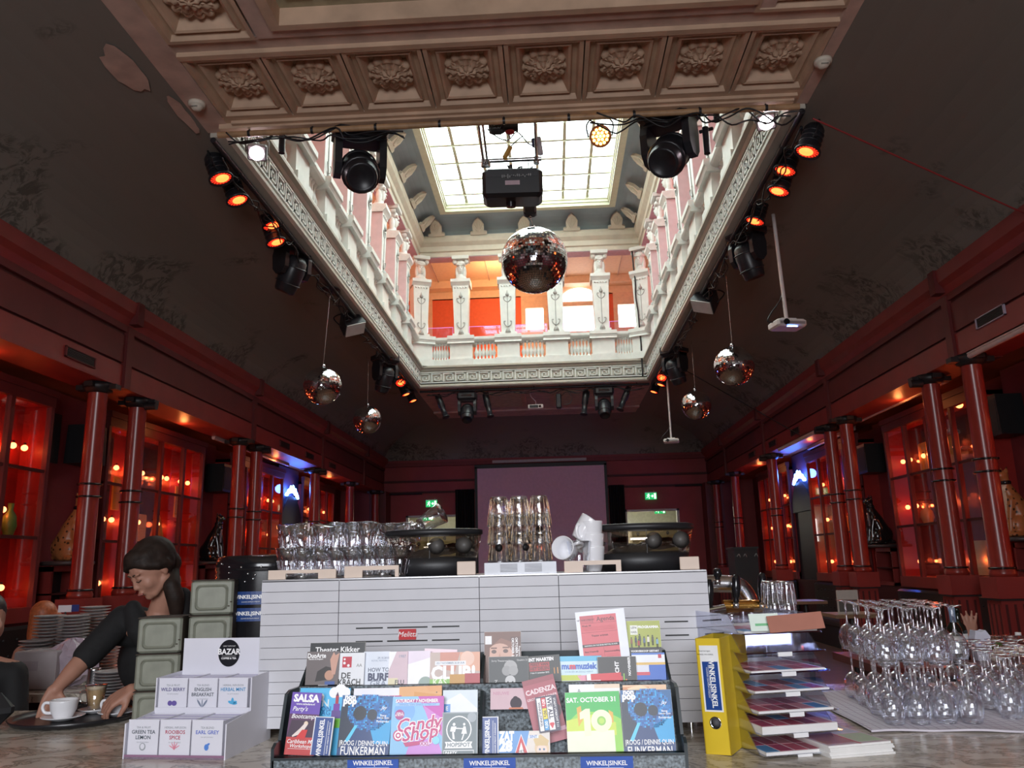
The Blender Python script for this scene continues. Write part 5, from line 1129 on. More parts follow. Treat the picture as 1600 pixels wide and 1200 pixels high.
LF('leaflet','blue strip flyer with a red and white warning triangle, bottom middle',779,860,1142,1181,2.13,14,'5a9bdc',[('p',[(.6,0),(1,0),(1,1),(.5,1)],'e6dcd2'),('t','ZAT',.16,.22,.22,wht,'CENTER',0,.07),('t','28',.14,.62,.25,wht,'CENTER',0,.07),('p',[(.30,1.0),(.44,.12),(.60,1.0)],wht),('p',[(.31,1.0),(.44,.18),(.58,1.0)],'d22832'),('p',[(.37,1.0),(.44,.46),(.51,1.0)],wht),('t','HET',.445,.82,.06,'202020'),('c',.84,.7,.14,'e6c8a0'),('c',.84,.78,.10,'f0d8c8'),('c',.80,.75,.02,'5078a0'),('c',.88,.75,.02,'5078a0'),('p',[(.68,.35),(.82,.15),(.98,.4),(.95,.6),(.72,.6)],'dcbe82'),('r',.58,.18,.78,.30,'e6f0fa'),('t','SINT',.68,.24,.07,'2864b4')])
LF('leaflet','dark red flyer tilted to the right behind the small striped card',838,890,1056,1160,2.18,12,'aa3c50',[('r',0,.0,1,.08,'96283c'),('t','CADENZA',.5,.2,.2,'f0d8dc','CENTER',0,.04),('t','GROTE OPERADINER',.5,.31,.10,'f0d8dc'),('c',.8,.55,.2,'5a3240'),('r',0,.8,1,.86,'e6aabe')],rot=-13)
LF('leaflet','small tilted card with black frame and coloured blocks and a heart',843,877,1087,1143,2.135,14,'282346',[('r',.06,.04,.24,.96,wht),('t','WINKEL|SINKEL',.15,.5,.15,'282346','CENTER',-90,.03),('r',.27,.04,.47,.33,'d7283c'),('t',"80's",.37,.18,.19,wht,'CENTER',-90),('r',.27,.34,.47,.64,'f0dc32'),('t',"90's",.37,.49,.19,'202020','CENTER',-90),('r',.27,.65,.47,.95,'46a0dc'),('t',"00's",.37,.80,.19,wht,'CENTER',-90),('r',.50,.04,.76,.96,wht),('t','WE ALL',.63,.36,.27,'282346','CENTER',-90,.04),('c',.67,.80,.07,'d7283c'),('c',.59,.80,.07,'d7283c'),('p',[(.52,.80),(.74,.80),(.63,.93)],'d7283c'),('t','STADT UTRECHT 7.11',.88,.5,.13,wht,'CENTER',-90)],rot=-7)
LF('leaflet','pale panel flyer behind the green number flyer',893,975,1069,1180,2.175,12,'f2f4f4',[('t','&',.2,.1,.1,'8c9696'),('r',.5,0,1,.06,'f0d8be')])
LF('leaflet','green and yellow flyer with a big number ten',888,975,1081,1180,2.13,14,'32be50',[('p',[(0,.5),(.25,.3),(.8,.35),(1,.45),(1,1),(0,1)],'96dc46'),('p',[(0,.45),(.5,.36),(.9,.5),(.9,.7),(0,.7)],'d2e646'),('r',0,.62,.86,1,'f5f8dc'),('t','SAT. OCTOBER 31',.48,.13,.115,wht,'CENTER',0,.03),('p',[(.2,.25),(.28,.22),(.3,.45),(.22,.55)],'e6b43c'),('p',[(.78,.3),(.86,.34),(.86,.5),(.8,.5)],'e6b43c'),('p',[(.25,.33),(.36,.27),(.44,.27),(.44,.70),(.32,.70),(.32,.42),(.25,.44)],'fafad2'),('c',.64,.47,.19,'fafad2'),('c',.64,.47,.08,'96d25a'),('c',.64,.47,.05,'bee65a')],th=.006,rot=-1)  # pale lower block is glare painted over the print
LF('leaflet','peach coloured leaflet behind the right blue party flyer',980,1050,1070,1180,2.175,12,'f0c8a0',[('r',0,.03,.6,.09,'dc9664'),('p',[(.1,.05),(.4,.0),(.8,.1),(.3,.2)],'f5dcb4')])
LF('leaflet','blue club flyer with a mirror ball print, right one of the two',976,1057,1078,1181,2.13,14,'1e8cdc',FUNK,th=.006)
# back tier
LF('leaflet','black leaflet with white theatre name lettering, top left',480,568,1004,1068,2.385,10,'1e2226',[('t','Theater Kikker',.5,.18,.13,wht)],th=.006)
LF('leaflet','dark photo leaflet of a dancer with raised hand, leftmost in the back tier',476,528,1018,1070,2.30,10,'6e6464',[('t','DuoArte',.3,.13,.19,wht,'CENTER',0,.03),('t','Movers & Shapers',.28,.23,.06,wht),('p',[(.35,.6),(.6,.45),(.8,.5),(.7,.85),(.3,.9)],'282020'),('c',.72,.72,.14,'c8967d'),('p',[(.72,.25),(.82,.02),(.88,.12),(1,.05),(.95,.35),(.9,.7),(.8,.7)],'d2a08c'),('r',.6,.9,.9,1,'3c5aa0')])
LF('leaflet','white leaflet with a dark red dice square and black title',527,568,1020,1070,2.305,10,'eceef2',[('r',.14,.12,.5,.46,'c81e3c'),('c',.22,.2,.04,wht),('c',.22,.32,.05,wht),('c',.38,.40,.05,wht),('t','DE',.3,.72,.3,'282828'),('t','KRACH',.45,.93,.32,'282828'),('t','AA',.8,.4,.16,'a0a0a0')])
LF('leaflet','pale blue leaflet with navy block lettering',566,608,1018,1070,2.315,10,'dfe6f2',[('t','29.10.2015',.75,.2,.10,'78829b'),('t','ROYAL FESTIVAL',.6,.28,.08,'a0aabe'),('t','HOW TO',.58,.56,.2,'5a6478'),('t','BURF',.58,.78,.36,'28325a','CENTER',0,.05),('t','GRA',.58,.97,.3,'8c96aa')])
LF('leaflet','pink and cream leaflet with vertical fold beside the navy lettering',606,636,1018,1070,2.31,10,'d9bec8',[('p',[(0,0),(.4,0),(0,.6)],'f8f8fa'),('r',0,.8,.5,1,'e6dcb4'),('t','1987',.7,.15,.2,'a0a0b4'),('t','FLU',.6,.93,.3,'3c3c46')])
LF('leaflet','white glossy leaflet with a green hill photo',635,672,1017,1070,2.315,10,'ecdfee',[('p',[(0,.4),(1,.2),(1,.75),(.4,1),(0,1)],'fcfcfe'),('c',.8,.98,.3,'96aaa0')])
LF('leaflet','pink leaflet sticking up slantwise behind the club flyer',660,712,1014,1060,2.34,10,'f5dce6',[('r',0,.3,.9,1,'f8eef5')],rot=3)
LF('leaflet','colourful club flyer with big white letters and ochre card',671,750,1019,1070,2.30,10,'c8b4aa',[('p',[(.2,0),(.6,0),(.5,.6),(.2,.5)],'d28c78'),('p',[(.6,0),(1,0),(1,.6),(.6,.5)],'e6aa8c'),('c',.75,.2,.14,'f0c8b4'),('r',.1,.27,.72,.40,'f0f2f5'),('t','ZO 7 NOVEMBER 20.30 UUR',.41,.335,.045,'5a7896'),('t','CLUB!',.47,.66,.35,wht,'CENTER',0,.05),('r',0,.82,.4,1,'8cc85a'),('t','KAS',.2,.92,.16,'f0f8dc'),('r',.40,.68,.7,1,'c8912d'),('r',.7,.66,1,1,'b4323c')])
LF('leaflet','leaflet with a close portrait of a brown haired woman, tallest of its stack',757,815,987,1070,2.36,10,'8c5a46',[('c',.42,.5,.38,'d8aa96'),('p',[(0,0),(1,0),(1,.35),(.75,.2),(.45,.12),(.15,.3),(.1,1),(0,1)],'6e4230'),('p',[(.72,.1),(1,.1),(1,1),(.8,1),(.82,.5)],'5a3228'),('r',.02,.08,.2,.24,'f0f0f0'),('c',.26,.38,.05,'5a3c32',1.4),('c',.58,.37,.05,'5a3c32',1.4),('r',.18,.30,.34,.325,'6e4230'),('r',.5,.29,.68,.315,'6e4230'),('p',[(.42,.4),(.48,.55),(.36,.56)],'c8937d'),('p',[(.3,.68),(.42,.65),(.55,.68),(.42,.73)],'b45a5a'),('t','OKTOBER 2015',.78,.35,.09,wht,'CENTER',-90,.03),('t','OKTOBER NOV',.88,.35,.09,wht,'CENTER',-90,.03),('t','Programma',.96,.4,.07,wht,'CENTER',-90)],th=.006)
LF('leaflet','black leaflet with a grey turban wearing head',764,826,1026,1070,2.30,10,'1e2628',[('c',.55,.38,.17,'aaaaaa'),('c',.45,.5,.12,'969696'),('c',.62,.5,.12,'a0a0a0'),('c',.54,.86,.13,'c8c8c8'),('c',.48,.9,.02,'202020'),('c',.6,.9,.02,'202020'),('t','Sorry Theaterwerk',.3,.15,.06,'c8c8c8'),('t','Quattro 21',.85,.13,.06,'c8c8c8'),('t','Z',.18,.9,.12,'c8c8c8')],th=.005)
LF('leaflet','dark leaflet with red block lettering and a candle flame',825,878,1024,1072,2.31,10,'14120f',[('t','SINT MAARTEN',.42,.13,.13,wht,'CENTER',0,.05),('r',.08,.22,.68,.36,'b41e28'),('r',.08,.37,.68,.5,'b41e28'),('t','FEEST VAN',.38,.29,.11,'28060a'),('t','HET DELEN',.38,.43,.11,'28060a'),('t','7 t/m 11 november 2015',.38,.56,.055,wht),('p',[(.2,1.0),(.25,.78),(.31,.9),(.28,1)],'f0a03c'),('r',.8,.42,.83,.62,'c88232'),('r',.9,.42,.93,.62,'dc9646')],rot=-3)
LF('leaflet','light blue music leaflet with red and blue title letters',876,942,1025,1070,2.32,10,'d2ecf5',[('r',0,0,1,.18,'5abee6'),('t','muısmuziek',.45,.36,.19,'2864c8','CENTER',0,.05),('t','m',.30,.36,.19,'e13c46','CENTER',0,.05),('t','VOOR EEN MUZIKALE HERFST',.45,.55,.05,'96b4c8'),('r',0,.66,.5,.85,'c8d73c'),('p',[(.4,.68),(1,.66),(1,.9),(.5,.9)],'f0a0b4'),('r',0,.86,1,1,'f5f5f5')])
LF('leaflet','small red leaflet with white corner letters low in the back tier',918,972,1052,1072,2.295,10,'dc2837',[('r',0,0,.12,.5,wht),('r',.1,.5,.4,.8,'f5e6e6')],rot=-2)
LF('poster_sheet','tall white sheet with a red agenda print, leaning above the rack',911,990,953,1070,2.35,8,'eef2fa',[('r',.08,.06,.82,.95,'dc5f69'),('r',.08,.06,.34,.16,'c8555f'),('r',.34,.06,.345,.16,'5a1e28'),('t','Agenda',.6,.12,.12,'5a1e28','CENTER',0,.01),('t','HET HUIS UTRECHT',.2,.12,.04,'5a1e28'),('r',.08,.165,.82,.168,'8c323c'),('t','Week 44',.2,.20,.05,'5a1e28'),('r',.08,.29,.82,.293,'8c323c'),('t','Theater artistiek',.45,.34,.05,'5a1e28'),('r',.08,.45,.82,.49,'281418'),('t','DANCING ON THE EDGE FESTIVAL IN HUIS',.45,.47,.034,wht),('r',.5,.5,.503,.95,'8c323c'),('t','Bent Vreeswijk',.25,.55,.045,'5a1e28'),('t','Dansvoorstelling',.66,.56,.045,'5a1e28')]+[('r',.11,.22+.02*k,.78,.222+.02*k,'c04a54') for k in range(3)]+[('r',.11,.6+.025*k,.46,.602+.025*k,'c04a54') for k in range(12)]+[('r',.54,.6+.025*k,.78,.602+.025*k,'c04a54') for k in range(12)],cat='sheet',rot=-4)
LF('leaflet','olive green programme leaflet with a row of people',985,1038,970,1070,2.375,8,'aab446',[('r',.1,.07,.32,.22,'eef0e6'),('t','LEPA',.21,.11,.08,'5a5a5a'),('t','HAEL',.21,.18,.08,'5a5a5a'),('t','PROGRAMMA',.64,.10,.10,wht,'CENTER',0,.05),('r',0,.42,1,.62,'1e1e1e'),('t','VOORVERKOOP GESTART',.5,.48,.07,wht,'CENTER',0,.04),('t','WEST AFRIKAANSE AVOND',.5,.57,.055,wht)]+fig(.12,.27,1,'8c5a3c')+fig(.25,.25,1,'323c50')+fig(.37,.22,1.1,'3c4632')+fig(.33,.3,1,'b4282d')+fig(.5,.26,1,'5a6e8c')+fig(.62,.24,1.1,'e6e1d2')+fig(.75,.24,1,'50503c')+fig(.88,.28,1,'7daac8'),th=.006)
LF('leaflet','black leaflet with vertical white text and small coloured bars',936,996,1026,1070,2.30,10,'23201f',[('t','UTRECHT',.5,.62,.14,wht,'CENTER',90,.04),('t','NOVEMBER',.82,.35,.09,wht,'CENTER',90,.03),('r',.58,.7,.63,1,'c83c46'),('r',.65,.6,.68,1,'8cc83c'),('r',.7,.8,.74,1,'f08c32')],th=.012)
LF('leaflet','white and blue leaflet with yellow stripe and small red square, rightmost in the back tier',990,1042,1020,1070,2.315,10,'f0f4fa',[('r',0,0,1,.06,'4678d2'),('r',.8,.05,.9,.17,'c81e3c'),('r',0,.3,1,.38,'e6be64'),('r',0,.38,.5,1,'e1e4f0'),('r',.5,.38,1,1,'2d69cd'),('r',0,.6,.52,.7,'d7465a'),('r',0,.7,1,1,'2d69cd')])

# ================================================================ TEA DISPLAY
CARD=mat('white cardboard',(.76,.76,.84),.5,var=.02)
pl=at(193,1186,Z=ZB); pr_=at(338,1193,Z=ZB); W=(pr_-pl).length; ang=R(-6)
t=empty('tea_display',pl,(0,0,ang),'white stepped cardboard tea display with a round black emblem on its back board','display')
D=.30
zf1=at(196,1128,Y=pl.y).z-ZB; 
H1=.112; H2=.212; H3=.322
b=MB(); b.prism([(0,0),(D,0),(D,H2+.004),(.15,H2-.0),(.15,H1),(0,H1-.012)],-.004,0,CARD,axis='x'); b.prism([(0,0),(D,0),(D,H2+.004),(.15,H2),(.15,H1),(0,H1-.012)],W,W+.004,CARD,axis='x'); b.box(0,W,0,D,0,.006,CARD); b.box(0,W,.0,.003,0,.012,ink('96708c')); b.box(0,W,.147,.15,0,H1+.01,CARD)
b.build('tray_box',t); b=MB(); b.box(0.0,W+.004,D-.004,D,0,H3,CARD); b.build('back_board',t)
b=MB(); em=TR(W*.52,D-.0048,.272,R(90)); b.prism([(.039*math.cos(2*PI*k/40),.044*math.sin(2*PI*k/40)) for k in range(40)],0,.0006,ink('14161e'),em); em2=em@TR(0,0,.001)
b.text('BAZAR',.026,ink('ffffff'),em2@TR(0,.004,0),bold=.03); b.text('COFFEE & TEA',.0085,ink('ffffff'),em2@TR(0,-.017,0),bold=.03); b.text('SCENT TASTE SHOP',.005,ink('ffffff'),em2@TR(0,.023,0)); b.add([(-.026,-.0095,0),(.026,-.0095,0),(.026,-.009,0),(-.026,-.009,0)],[(0,1,2,3)],ink('ffffff'),False,em2); b.build('emblem',t)
teas=[(0,0,'TEA & FRUIT',['GREEN TEA','LEMON'],'46505a','a0a5aa','lemon'),(0,1,'HERBAL INFUSION',['ROOIBOS','SPICE'],'b4284b','e18ca0','grass'),(0,2,'TEA BLEND',['EARL GREY'],'5069c8','5a8cdc','orange'),(1,0,'TEA & FRUIT',['WILD BERRY'],'4b4182','6e5fa5','berry'),(1,1,'TEA BLEND',['ENGLISH','BREAKFAST'],'46505a','828ca0','leaf'),(1,2,'HERBAL INFUSION',['HERBAL MINT'],'3291c8','5ab4e1','mint')]
bw=(W-.012)/3
for row,c_,top,ls,tc_,pc_,pic in teas:
    b=MB(); w_=bw-.003; h_=.103; d_=.135; 
    b.box(0,w_,0,.0015,0,h_,CARD); b.box(0,w_,d_-.0015,d_,0,h_-.004,CARD); b.box(0,.0015,0,d_,0,h_-.004,CARD); b.box(w_-.0015,w_,0,d_,0,h_-.004,CARD); b.box(0,w_,0,d_,0,.0015,CARD)
    for k in range(9): b.box(.004,w_-.004,.012+.013*k,.021+.013*k,.004,h_-.006,ink(('d2d2e6','b4aad2','e6e6f0')[(k+c_)%3]))
    F=TR(w_/2,-.0006,0,R(90)); z=h_*.78
    b.text(top,.0085,ink('8c9096'),F@TR(0,z,0)); z-=.013
    for l in ls: b.text(l,.0150,ink(tc_),F@TR(0,z,0),bold=.012,fit=w_*.84); z-=.0155
    b.text('TEA GIFTS MOMENT',.0045,ink('a0a5aa'),F@TR(0,z+.002,0)); cy=.026; q=ink(pc_)
    def el(x,y,rx,ry,m_,rz=0): b.add([(rx*math.cos(2*PI*k/20),ry*math.sin(2*PI*k/20),0) for k in range(20)],[tuple(range(20))],m_,False,F@TR(x,y,.0003*(len(b.f)%3+1))@Matrix.Rotation(R(rz),4,'Z'))
    if pic=='berry': el(-.008,cy,.008,.008,q); el(.007,cy,.009,.008,q)
    elif pic=='lemon': el(0,cy,.010,.011,q); el(0,cy+.001,.007,.008,CARD)
    elif pic=='orange': el(0,cy,.007,.009,q); el(.005,cy+.008,.006,.003,q,30)
    elif pic=='mint':
        for a in (20,90,160,0): el(.006*math.cos(R(a)),cy+.007*math.sin(R(a)),.010,.0045,q,a)
    elif pic=='leaf':
        for x,a in ((-.010,-55),(.0,90),(.010,55)): el(x,cy,.013,.0016 if a==90 else .003,q,a)
    else:
        for a in (30,60,90,120,150): el(.008*math.cos(R(a)),cy-.006+.010*math.sin(R(a)),.012,.0014,q,a)
    o=b.build('tea_box',None,pl+Matrix.Rotation(ang,3,'Z')@Vector((.005+c_*bw,.006 if row==0 else .153,.008 if row==0 else .108)),(0,0,ang))
    tag(o,'white open tea box in the %s row, lettered %s'%(('front','back')[row],' '.join(ls).lower()),'tea box','tea boxes in the cardboard display')
b=MB(); b.box(W*.0,W,.152,D-.006,0,.106,CARD); b.build('riser',t)

# ================================================================ BINDER, TRAYS, MAGAZINES
YB=mat('yellow binder board',(.78,.55,.03),.4,var=.03)
p=at(1103,1178,Z=ZB); t=empty('ring_binder',p,(0,R(-1.5),R(-27)),'yellow ring binder standing upright with a blue lettered spine','binder')
b=MB(); w_=.075; h_=.318; d_=.285
b.box(0,w_,0,.003,0,h_,YB); b.box(0,.003,0,d_,0,h_,YB); b.box(w_-.003,w_,0,d_,0,h_,YB); b.build('cover',t)
b=MB(); b.box(.008,w_-.02,.03,d_-.012,.005,h_-.02,ink('e8e6e0')); b.build('paper_block',t)
b=MB(); b.box(.010,w_-.010,-.001,0,.115,h_-.02,ink('f5f5f5')); b.build('spine_label',t)
b=MB(); b.box(.015,w_-.014,-.002,-.001,.12,h_-.065,ink(WB)); F=TR(w_/2+.004,-.0024,.195,R(90))@Matrix.Rotation(R(-90),4,'Z'); b.text('WINKEL|SINKEL',.0215,ink('ffffff'),F@TR(0,.0,0),bold=.03,sx=.9); b.text('CULINAIR CENTRUM UTRECHT',.006,ink('ffffff'),F@TR(0,-.014,0)); b.add([(-.05,-.0095,0),(.05,-.0095,0),(.05,-.0088,0),(-.05,-.0088,0)],[(0,1,2,3)],ink('ffffff'),False,F); b.text('Reserveringen',.006,ink('303030'),TR(w_/2-.012,-.0022,h_-.035,R(90))); b.text('WINKEL VAN SINKEL',.005,ink('303030'),TR(w_/2-.010,-.0022,h_-.045,R(90))); b.build('spine_print',t)
b=MB(); b.lathe([(.014,0),(.0165,.002),(.018,0)],CHROME,20,TR(w_/2,-.001,.085,R(90))); b.lathe([(.0135,0),(0,.0002)],GAPM,18,TR(w_/2,-.0012,.085,R(90))); b.build('finger_ring',t)
ACR=glassy('clear acrylic',(.97,.97,1),(.85,.88,1),.10,.45)
tc_=at(1208,1188,Z=ZB); ta=at(1310,1170,Z=ZB); aang=math.atan2(ta.y-tc_.y,ta.x-tc_.x)
TW,TD=.255,.33; aang=R(14)
base=Vector((tc_.x-.02,tc_.y+.01,ZB))
for k in range(7):
    z=.004+k*.054; off=Vector((-.012*k*.35,.006*k,z)); pos=base+off
    t=empty('letter_tray',pos,(0,0,aang),'clear acrylic letter tray, %s'%('bottom of the stack','second from the bottom','third from the bottom','fourth from the bottom, middle of the stack','fifth from the bottom','second from the top','top of the stack')[k],'letter tray','stacked clear letter trays')
    b=MB(); b.box(0,TW,0,TD,0,.003,ACR); b.prism([(.03,.003),(TD,.003),(TD,.053),(.09,.053)],0,.003,ACR,axis='x'); b.prism([(.03,.003),(TD,.003),(TD,.053),(.09,.053)],TW-.003,TW,ACR,axis='x'); b.box(0,TW,TD-.003,TD,.003,.053,ACR)
    b.box(0,TW,-.001,.002,0,.004,glassy('acrylic edge',(.9,.9,1),(.9,.95,1),.6,.5)); b.build('shell',t)
    if k<6: b=MB(); b.box(.10,.145,-.003,-.001,-.009,.003,ink('f2f2f5')); b.build('label_tab',t)
    # papers
    if k in (0,1,2,3,4,6):
        hh={0:.008,1:.020,2:.006,3:.005,4:.005,6:.006}[k]; b=MB(); b.box(.008,TW-.012,.004,TD-.03,0,hh,ink('eceaea')); c4=['5a96c8','b4506e','c86478','aa5064','8c3c50','d28c96']
        for q in range(5): b.box(.012+q*.045,.052+q*.045,.012,.09,hh,hh+.0006,ink(c4[(q+k)%6])); b.box(.012+q*.045,.052+q*.045,.095,.2,hh,hh+.0006,ink(c4[(q*2+k+1)%6]))
        o=b.build('magazine',None,pos+Vector((0,0,.0035)),(0,0,aang)); tag(o,'stack of printed menus lying in the %s letter tray'%('bottom','second','third','middle','fifth','','top')[k],'magazine','papers in the letter trays')
zt=base.z+.004+6*.054+.010; b=MB(); b.box(-.085,.085,-.001,.001,0,.048,mat('terracotta card',(.42,.17,.12),.6)); o=b.build('card',None,base+Vector((.135,.035,zt-base.z)),(R(-15),R(-3),R(10))); tag(o,'brown-pink card leaning in the top letter tray','card')
b=MB(); b.box(-.045,.045,-.001,.001,0,.05,ink('e6f5eb')); b.box(-.03,.04,-.0014,-.001,.015,.022,ink('82c896')); o=b.build('card',None,base+Vector((.045,.04,zt-base.z)),(R(-15),0,R(10))); tag(o,'white card with green lines leaning in the top letter tray','card')
# magazine pile
p=at(1338,1188,Z=ZB); 
for k in range(6):
    b=MB(); b.box(0,.20,0,.27,0,.0052,ink('efeeec')); 
    if k==5:
        b.box(.003,.197,.003,.267,.0052,.0056,ink('cdb9be')); b.box(.01,.10,.16,.25,.0056,.006,ink('3c3232')); b.box(.02,.09,.18,.24,.006,.0063,ink('a08c32')); b.box(.11,.19,.02,.12,.0056,.006,ink('b9cdaa')); b.box(.11,.19,.13,.25,.0056,.006,ink('bec8d7')); b.box(.01,.10,.02,.14,.0056,.006,ink('b4827d')); b.box(.10,.105,.0,.26,.0056,.006,ink('c83c4b'))
    o=b.build('magazine',None,(p.x-.06-.002*(k%3),p.y+.02+.003*(k%2),ZB+.0001+k*.0053),(0,0,R(14+(k%3)))); tag(o,'magazine in the pile beside the letter trays, %s'%('bottom one','second from the bottom','third from the bottom','fourth from the bottom','second from the top','top one with printed cover')[k],'magazine','pile of magazines')
b=MB(); b.box(0,.17,0,.24,0,.004,ink('e1dce1')); b.box(.01,.16,.12,.23,.004,.0044,ink('6e5050')); b.box(.01,.16,.01,.1,.004,.0044,ink('c8a0a5')); o=b.build('magazine',None,(p.x-.12,p.y+.26,ZB+.001),(0,0,R(25))); tag(o,'single magazine lying flat behind the pile','magazine')
# towel
def towelb(nt,b):
    b.inputs['Roughness'].default_value=.8; tc=nt.nodes.new('ShaderNodeTexCoord'); v=nt.nodes.new('ShaderNodeTexBrick'); v.offset=0; v.inputs['Scale'].default_value=1; v.inputs['Color1'].default_value=(.72,.69,.76,1); v.inputs['Color2'].default_value=(.70,.68,.75,1); v.inputs['Mortar'].default_value=(.42,.34,.46,1); v.inputs['Mortar Size'].default_value=.0016; v.inputs['Brick Width'].default_value=.03; v.inputs['Row Height'].default_value=.03
    nt.links.new(tc.outputs['Object'],v.inputs['Vector']); nt.links.new(v.outputs['Color'],b.inputs['Base Color'])
b=MB(); NX,NY=40,24; vs=[]; 
for j in range(NY+1):
    for i in range(NX+1): u=i/NX; v=j/NY; vs.append((.98+.95*u,2.74+.78*v-.05*u*(1-v)+.012*math.sin(u*9),ZB+.006+.002*math.sin(u*23+v*9)))
b.add(vs,[(j*(NX+1)+i,j*(NX+1)+i+1,(j+1)*(NX+1)+i+1,(j+1)*(NX+1)+i) for j in range(NY) for i in range(NX)],node_mat('checked towel cloth',towelb),True); b.path([vs[i] for i in range(0,NX+1,2)],.004,mat('towel hem',(.72,.68,.76),.8),n=6,sub=2); o=b.build('towel'); tag(o,'white checked tea towel spread under the wine glasses','towel')
# wine glasses, upside down
WG=MB(); rim=glassy('glass rim')
WG.lathe([(.031,0),(.037,.02),(.040,.045),(.036,.072),(.024,.094),(.008,.105)],GLASS,22); WG.lathe([(.0305,.0),(.0318,.0008),(.0305,.0016)],rim,22)
WG.lathe([(.008,.105),(.0045,.115),(.0042,.185),(.008,.196),(.034,.2015),(.0345,.2035),(.0,.2035)],glassy('glass stem',(1,1,1),(.95,.96,1),.22,.6),20)
for a in (.3,2.2,4.6): WG.tube((.0395*math.cos(a),.0395*math.sin(a),.02),(.0395*math.cos(a),.0395*math.sin(a),.06),.001,rim,n=4)
WGM=WG.mesh('wine_glass'); ORD2=('front','second','third','fourth','fifth','sixth','seventh','back')
for tier in range(2):
    for i in range(4):
        for j in range(7):
            if tier and (i==3 and j==0): continue
            x=1.095+.083*i+.012*(j%2)+.01*j; y=2.84+.086*j; o=objm('wine_glass',WGM,None,(x,y,ZB+.0095+tier*.2036*.89),(0,0,i+j)); o.scale=(.93,.93,.89); tag(o,'upside down wine glass, %s tier of the left block, %s row, %s column'%(('lower','upper')[tier],ORD2[j],('first','second','third','fourth')[i]),'wine glass','wine glasses on the towel')
for i in range(5):
    for j in range(7):
        x=1.50+.088*i+.02*(j%2)+.014*j; y=2.90+.092*j; o=objm('wine_glass',WGM,None,(x,y,ZB+.0095),(0,0,i*j)); o.scale=(.97,.97,.95); tag(o,'upside down wine glass in the right block, %s row, column %s from the left'%(ORD2[j],('one','two','three','four','five')[i]),'wine glass','wine glasses on the towel')
# ================================================================ LEFT END OF THE BAR
def P(x,y,Y): return at(x,y,Y=Y)
TRY=mat('black tray rubber',(.015,.015,.018),.35,coat=.2)
tc=Vector((-1.86,3.19,ZB)); b=MB(); b.lathe([(0,.0),(.205,.0),(.222,.008),(.232,.022),(.228,.023),(.216,.011),(.20,.006),(0,.006)],TRY,48); o=b.build('serving_tray',None,tc); tag(o,'round black serving tray on the marble bar before the waitress','tray')
def saucer(loc,r,lab):
    b=MB(); b.lathe([(0,0),(r*.45,0),(r*.55,.004),(r*.95,.014),(r,.017),(r*.94,.018),(r*.5,.008),(0,.006)],PORC,32); o=b.build('saucer',None,loc); tag(o,lab,'saucer')
CUP=cupmesh(.047,.062); CUP.lathe([(.0425,.052),(0,.052)],mat('milky coffee',(.45,.27,.15),.4),24)
s1=at(98,1123,Z=ZB+.012); saucer((s1.x+.0,s1.y,ZB+.0065),.078,'white saucer under the front cup on the tray')
o=CUP.build('coffee_cup',None,(s1.x,s1.y,ZB+.0145),(0,0,R(190))); o.scale=(1.08,)*3; tag(o,'white coffee cup with its handle to the left, front of the tray','cup')
s2=Vector((-1.722,3.235,ZB)); saucer((s2.x,s2.y,ZB+.0065),.072,'white saucer under the striped cup at the right of the tray')
c2=cupmesh(.040,.058); c2.lathe([(.0335,.03),(.0345,.032),(.0345,.0335),(.0335,.0345)],mat('blue rim line',(.1,.15,.35),.3),28); c2.lathe([(.036,.05),(0,.05)],mat('milky coffee'),24); o=c2.build('coffee_cup',None,(s2.x,s2.y,ZB+.0145),(0,0,R(195))); tag(o,'small white cup with a thin blue line, held at the right of the tray','cup')
p=Vector((-1.85,3.30,ZB)); saucer((p.x+.0,p.y,ZB+.0065),.062,'white saucer under the coffee glass at the back of the tray'); t=empty('latte_macchiato',(p.x,p.y,ZB+.0145),label='glass of milky coffee with froth at the back of the tray',cat='glass')
g=tumbler_mesh(.026,.040,.098); g.path([(-.034,0,.075),(-.062,0,.07),(-.06,0,.035),(-.03,0,.028)],.004,glassy('glass rim'),n=6); g.build('glass',t); g=MB(); g.lathe([(.0245,.006),(.0365,.082),(0,.082)],mat('milky coffee drink',(.42,.29,.15),.3),22); g.build('drink',t); g=MB(); g.lathe([(.0365,.0822),(.038,.094),(0,.096)],mat('milk froth',(.6,.5,.36),.6),22); g.build('froth',t)

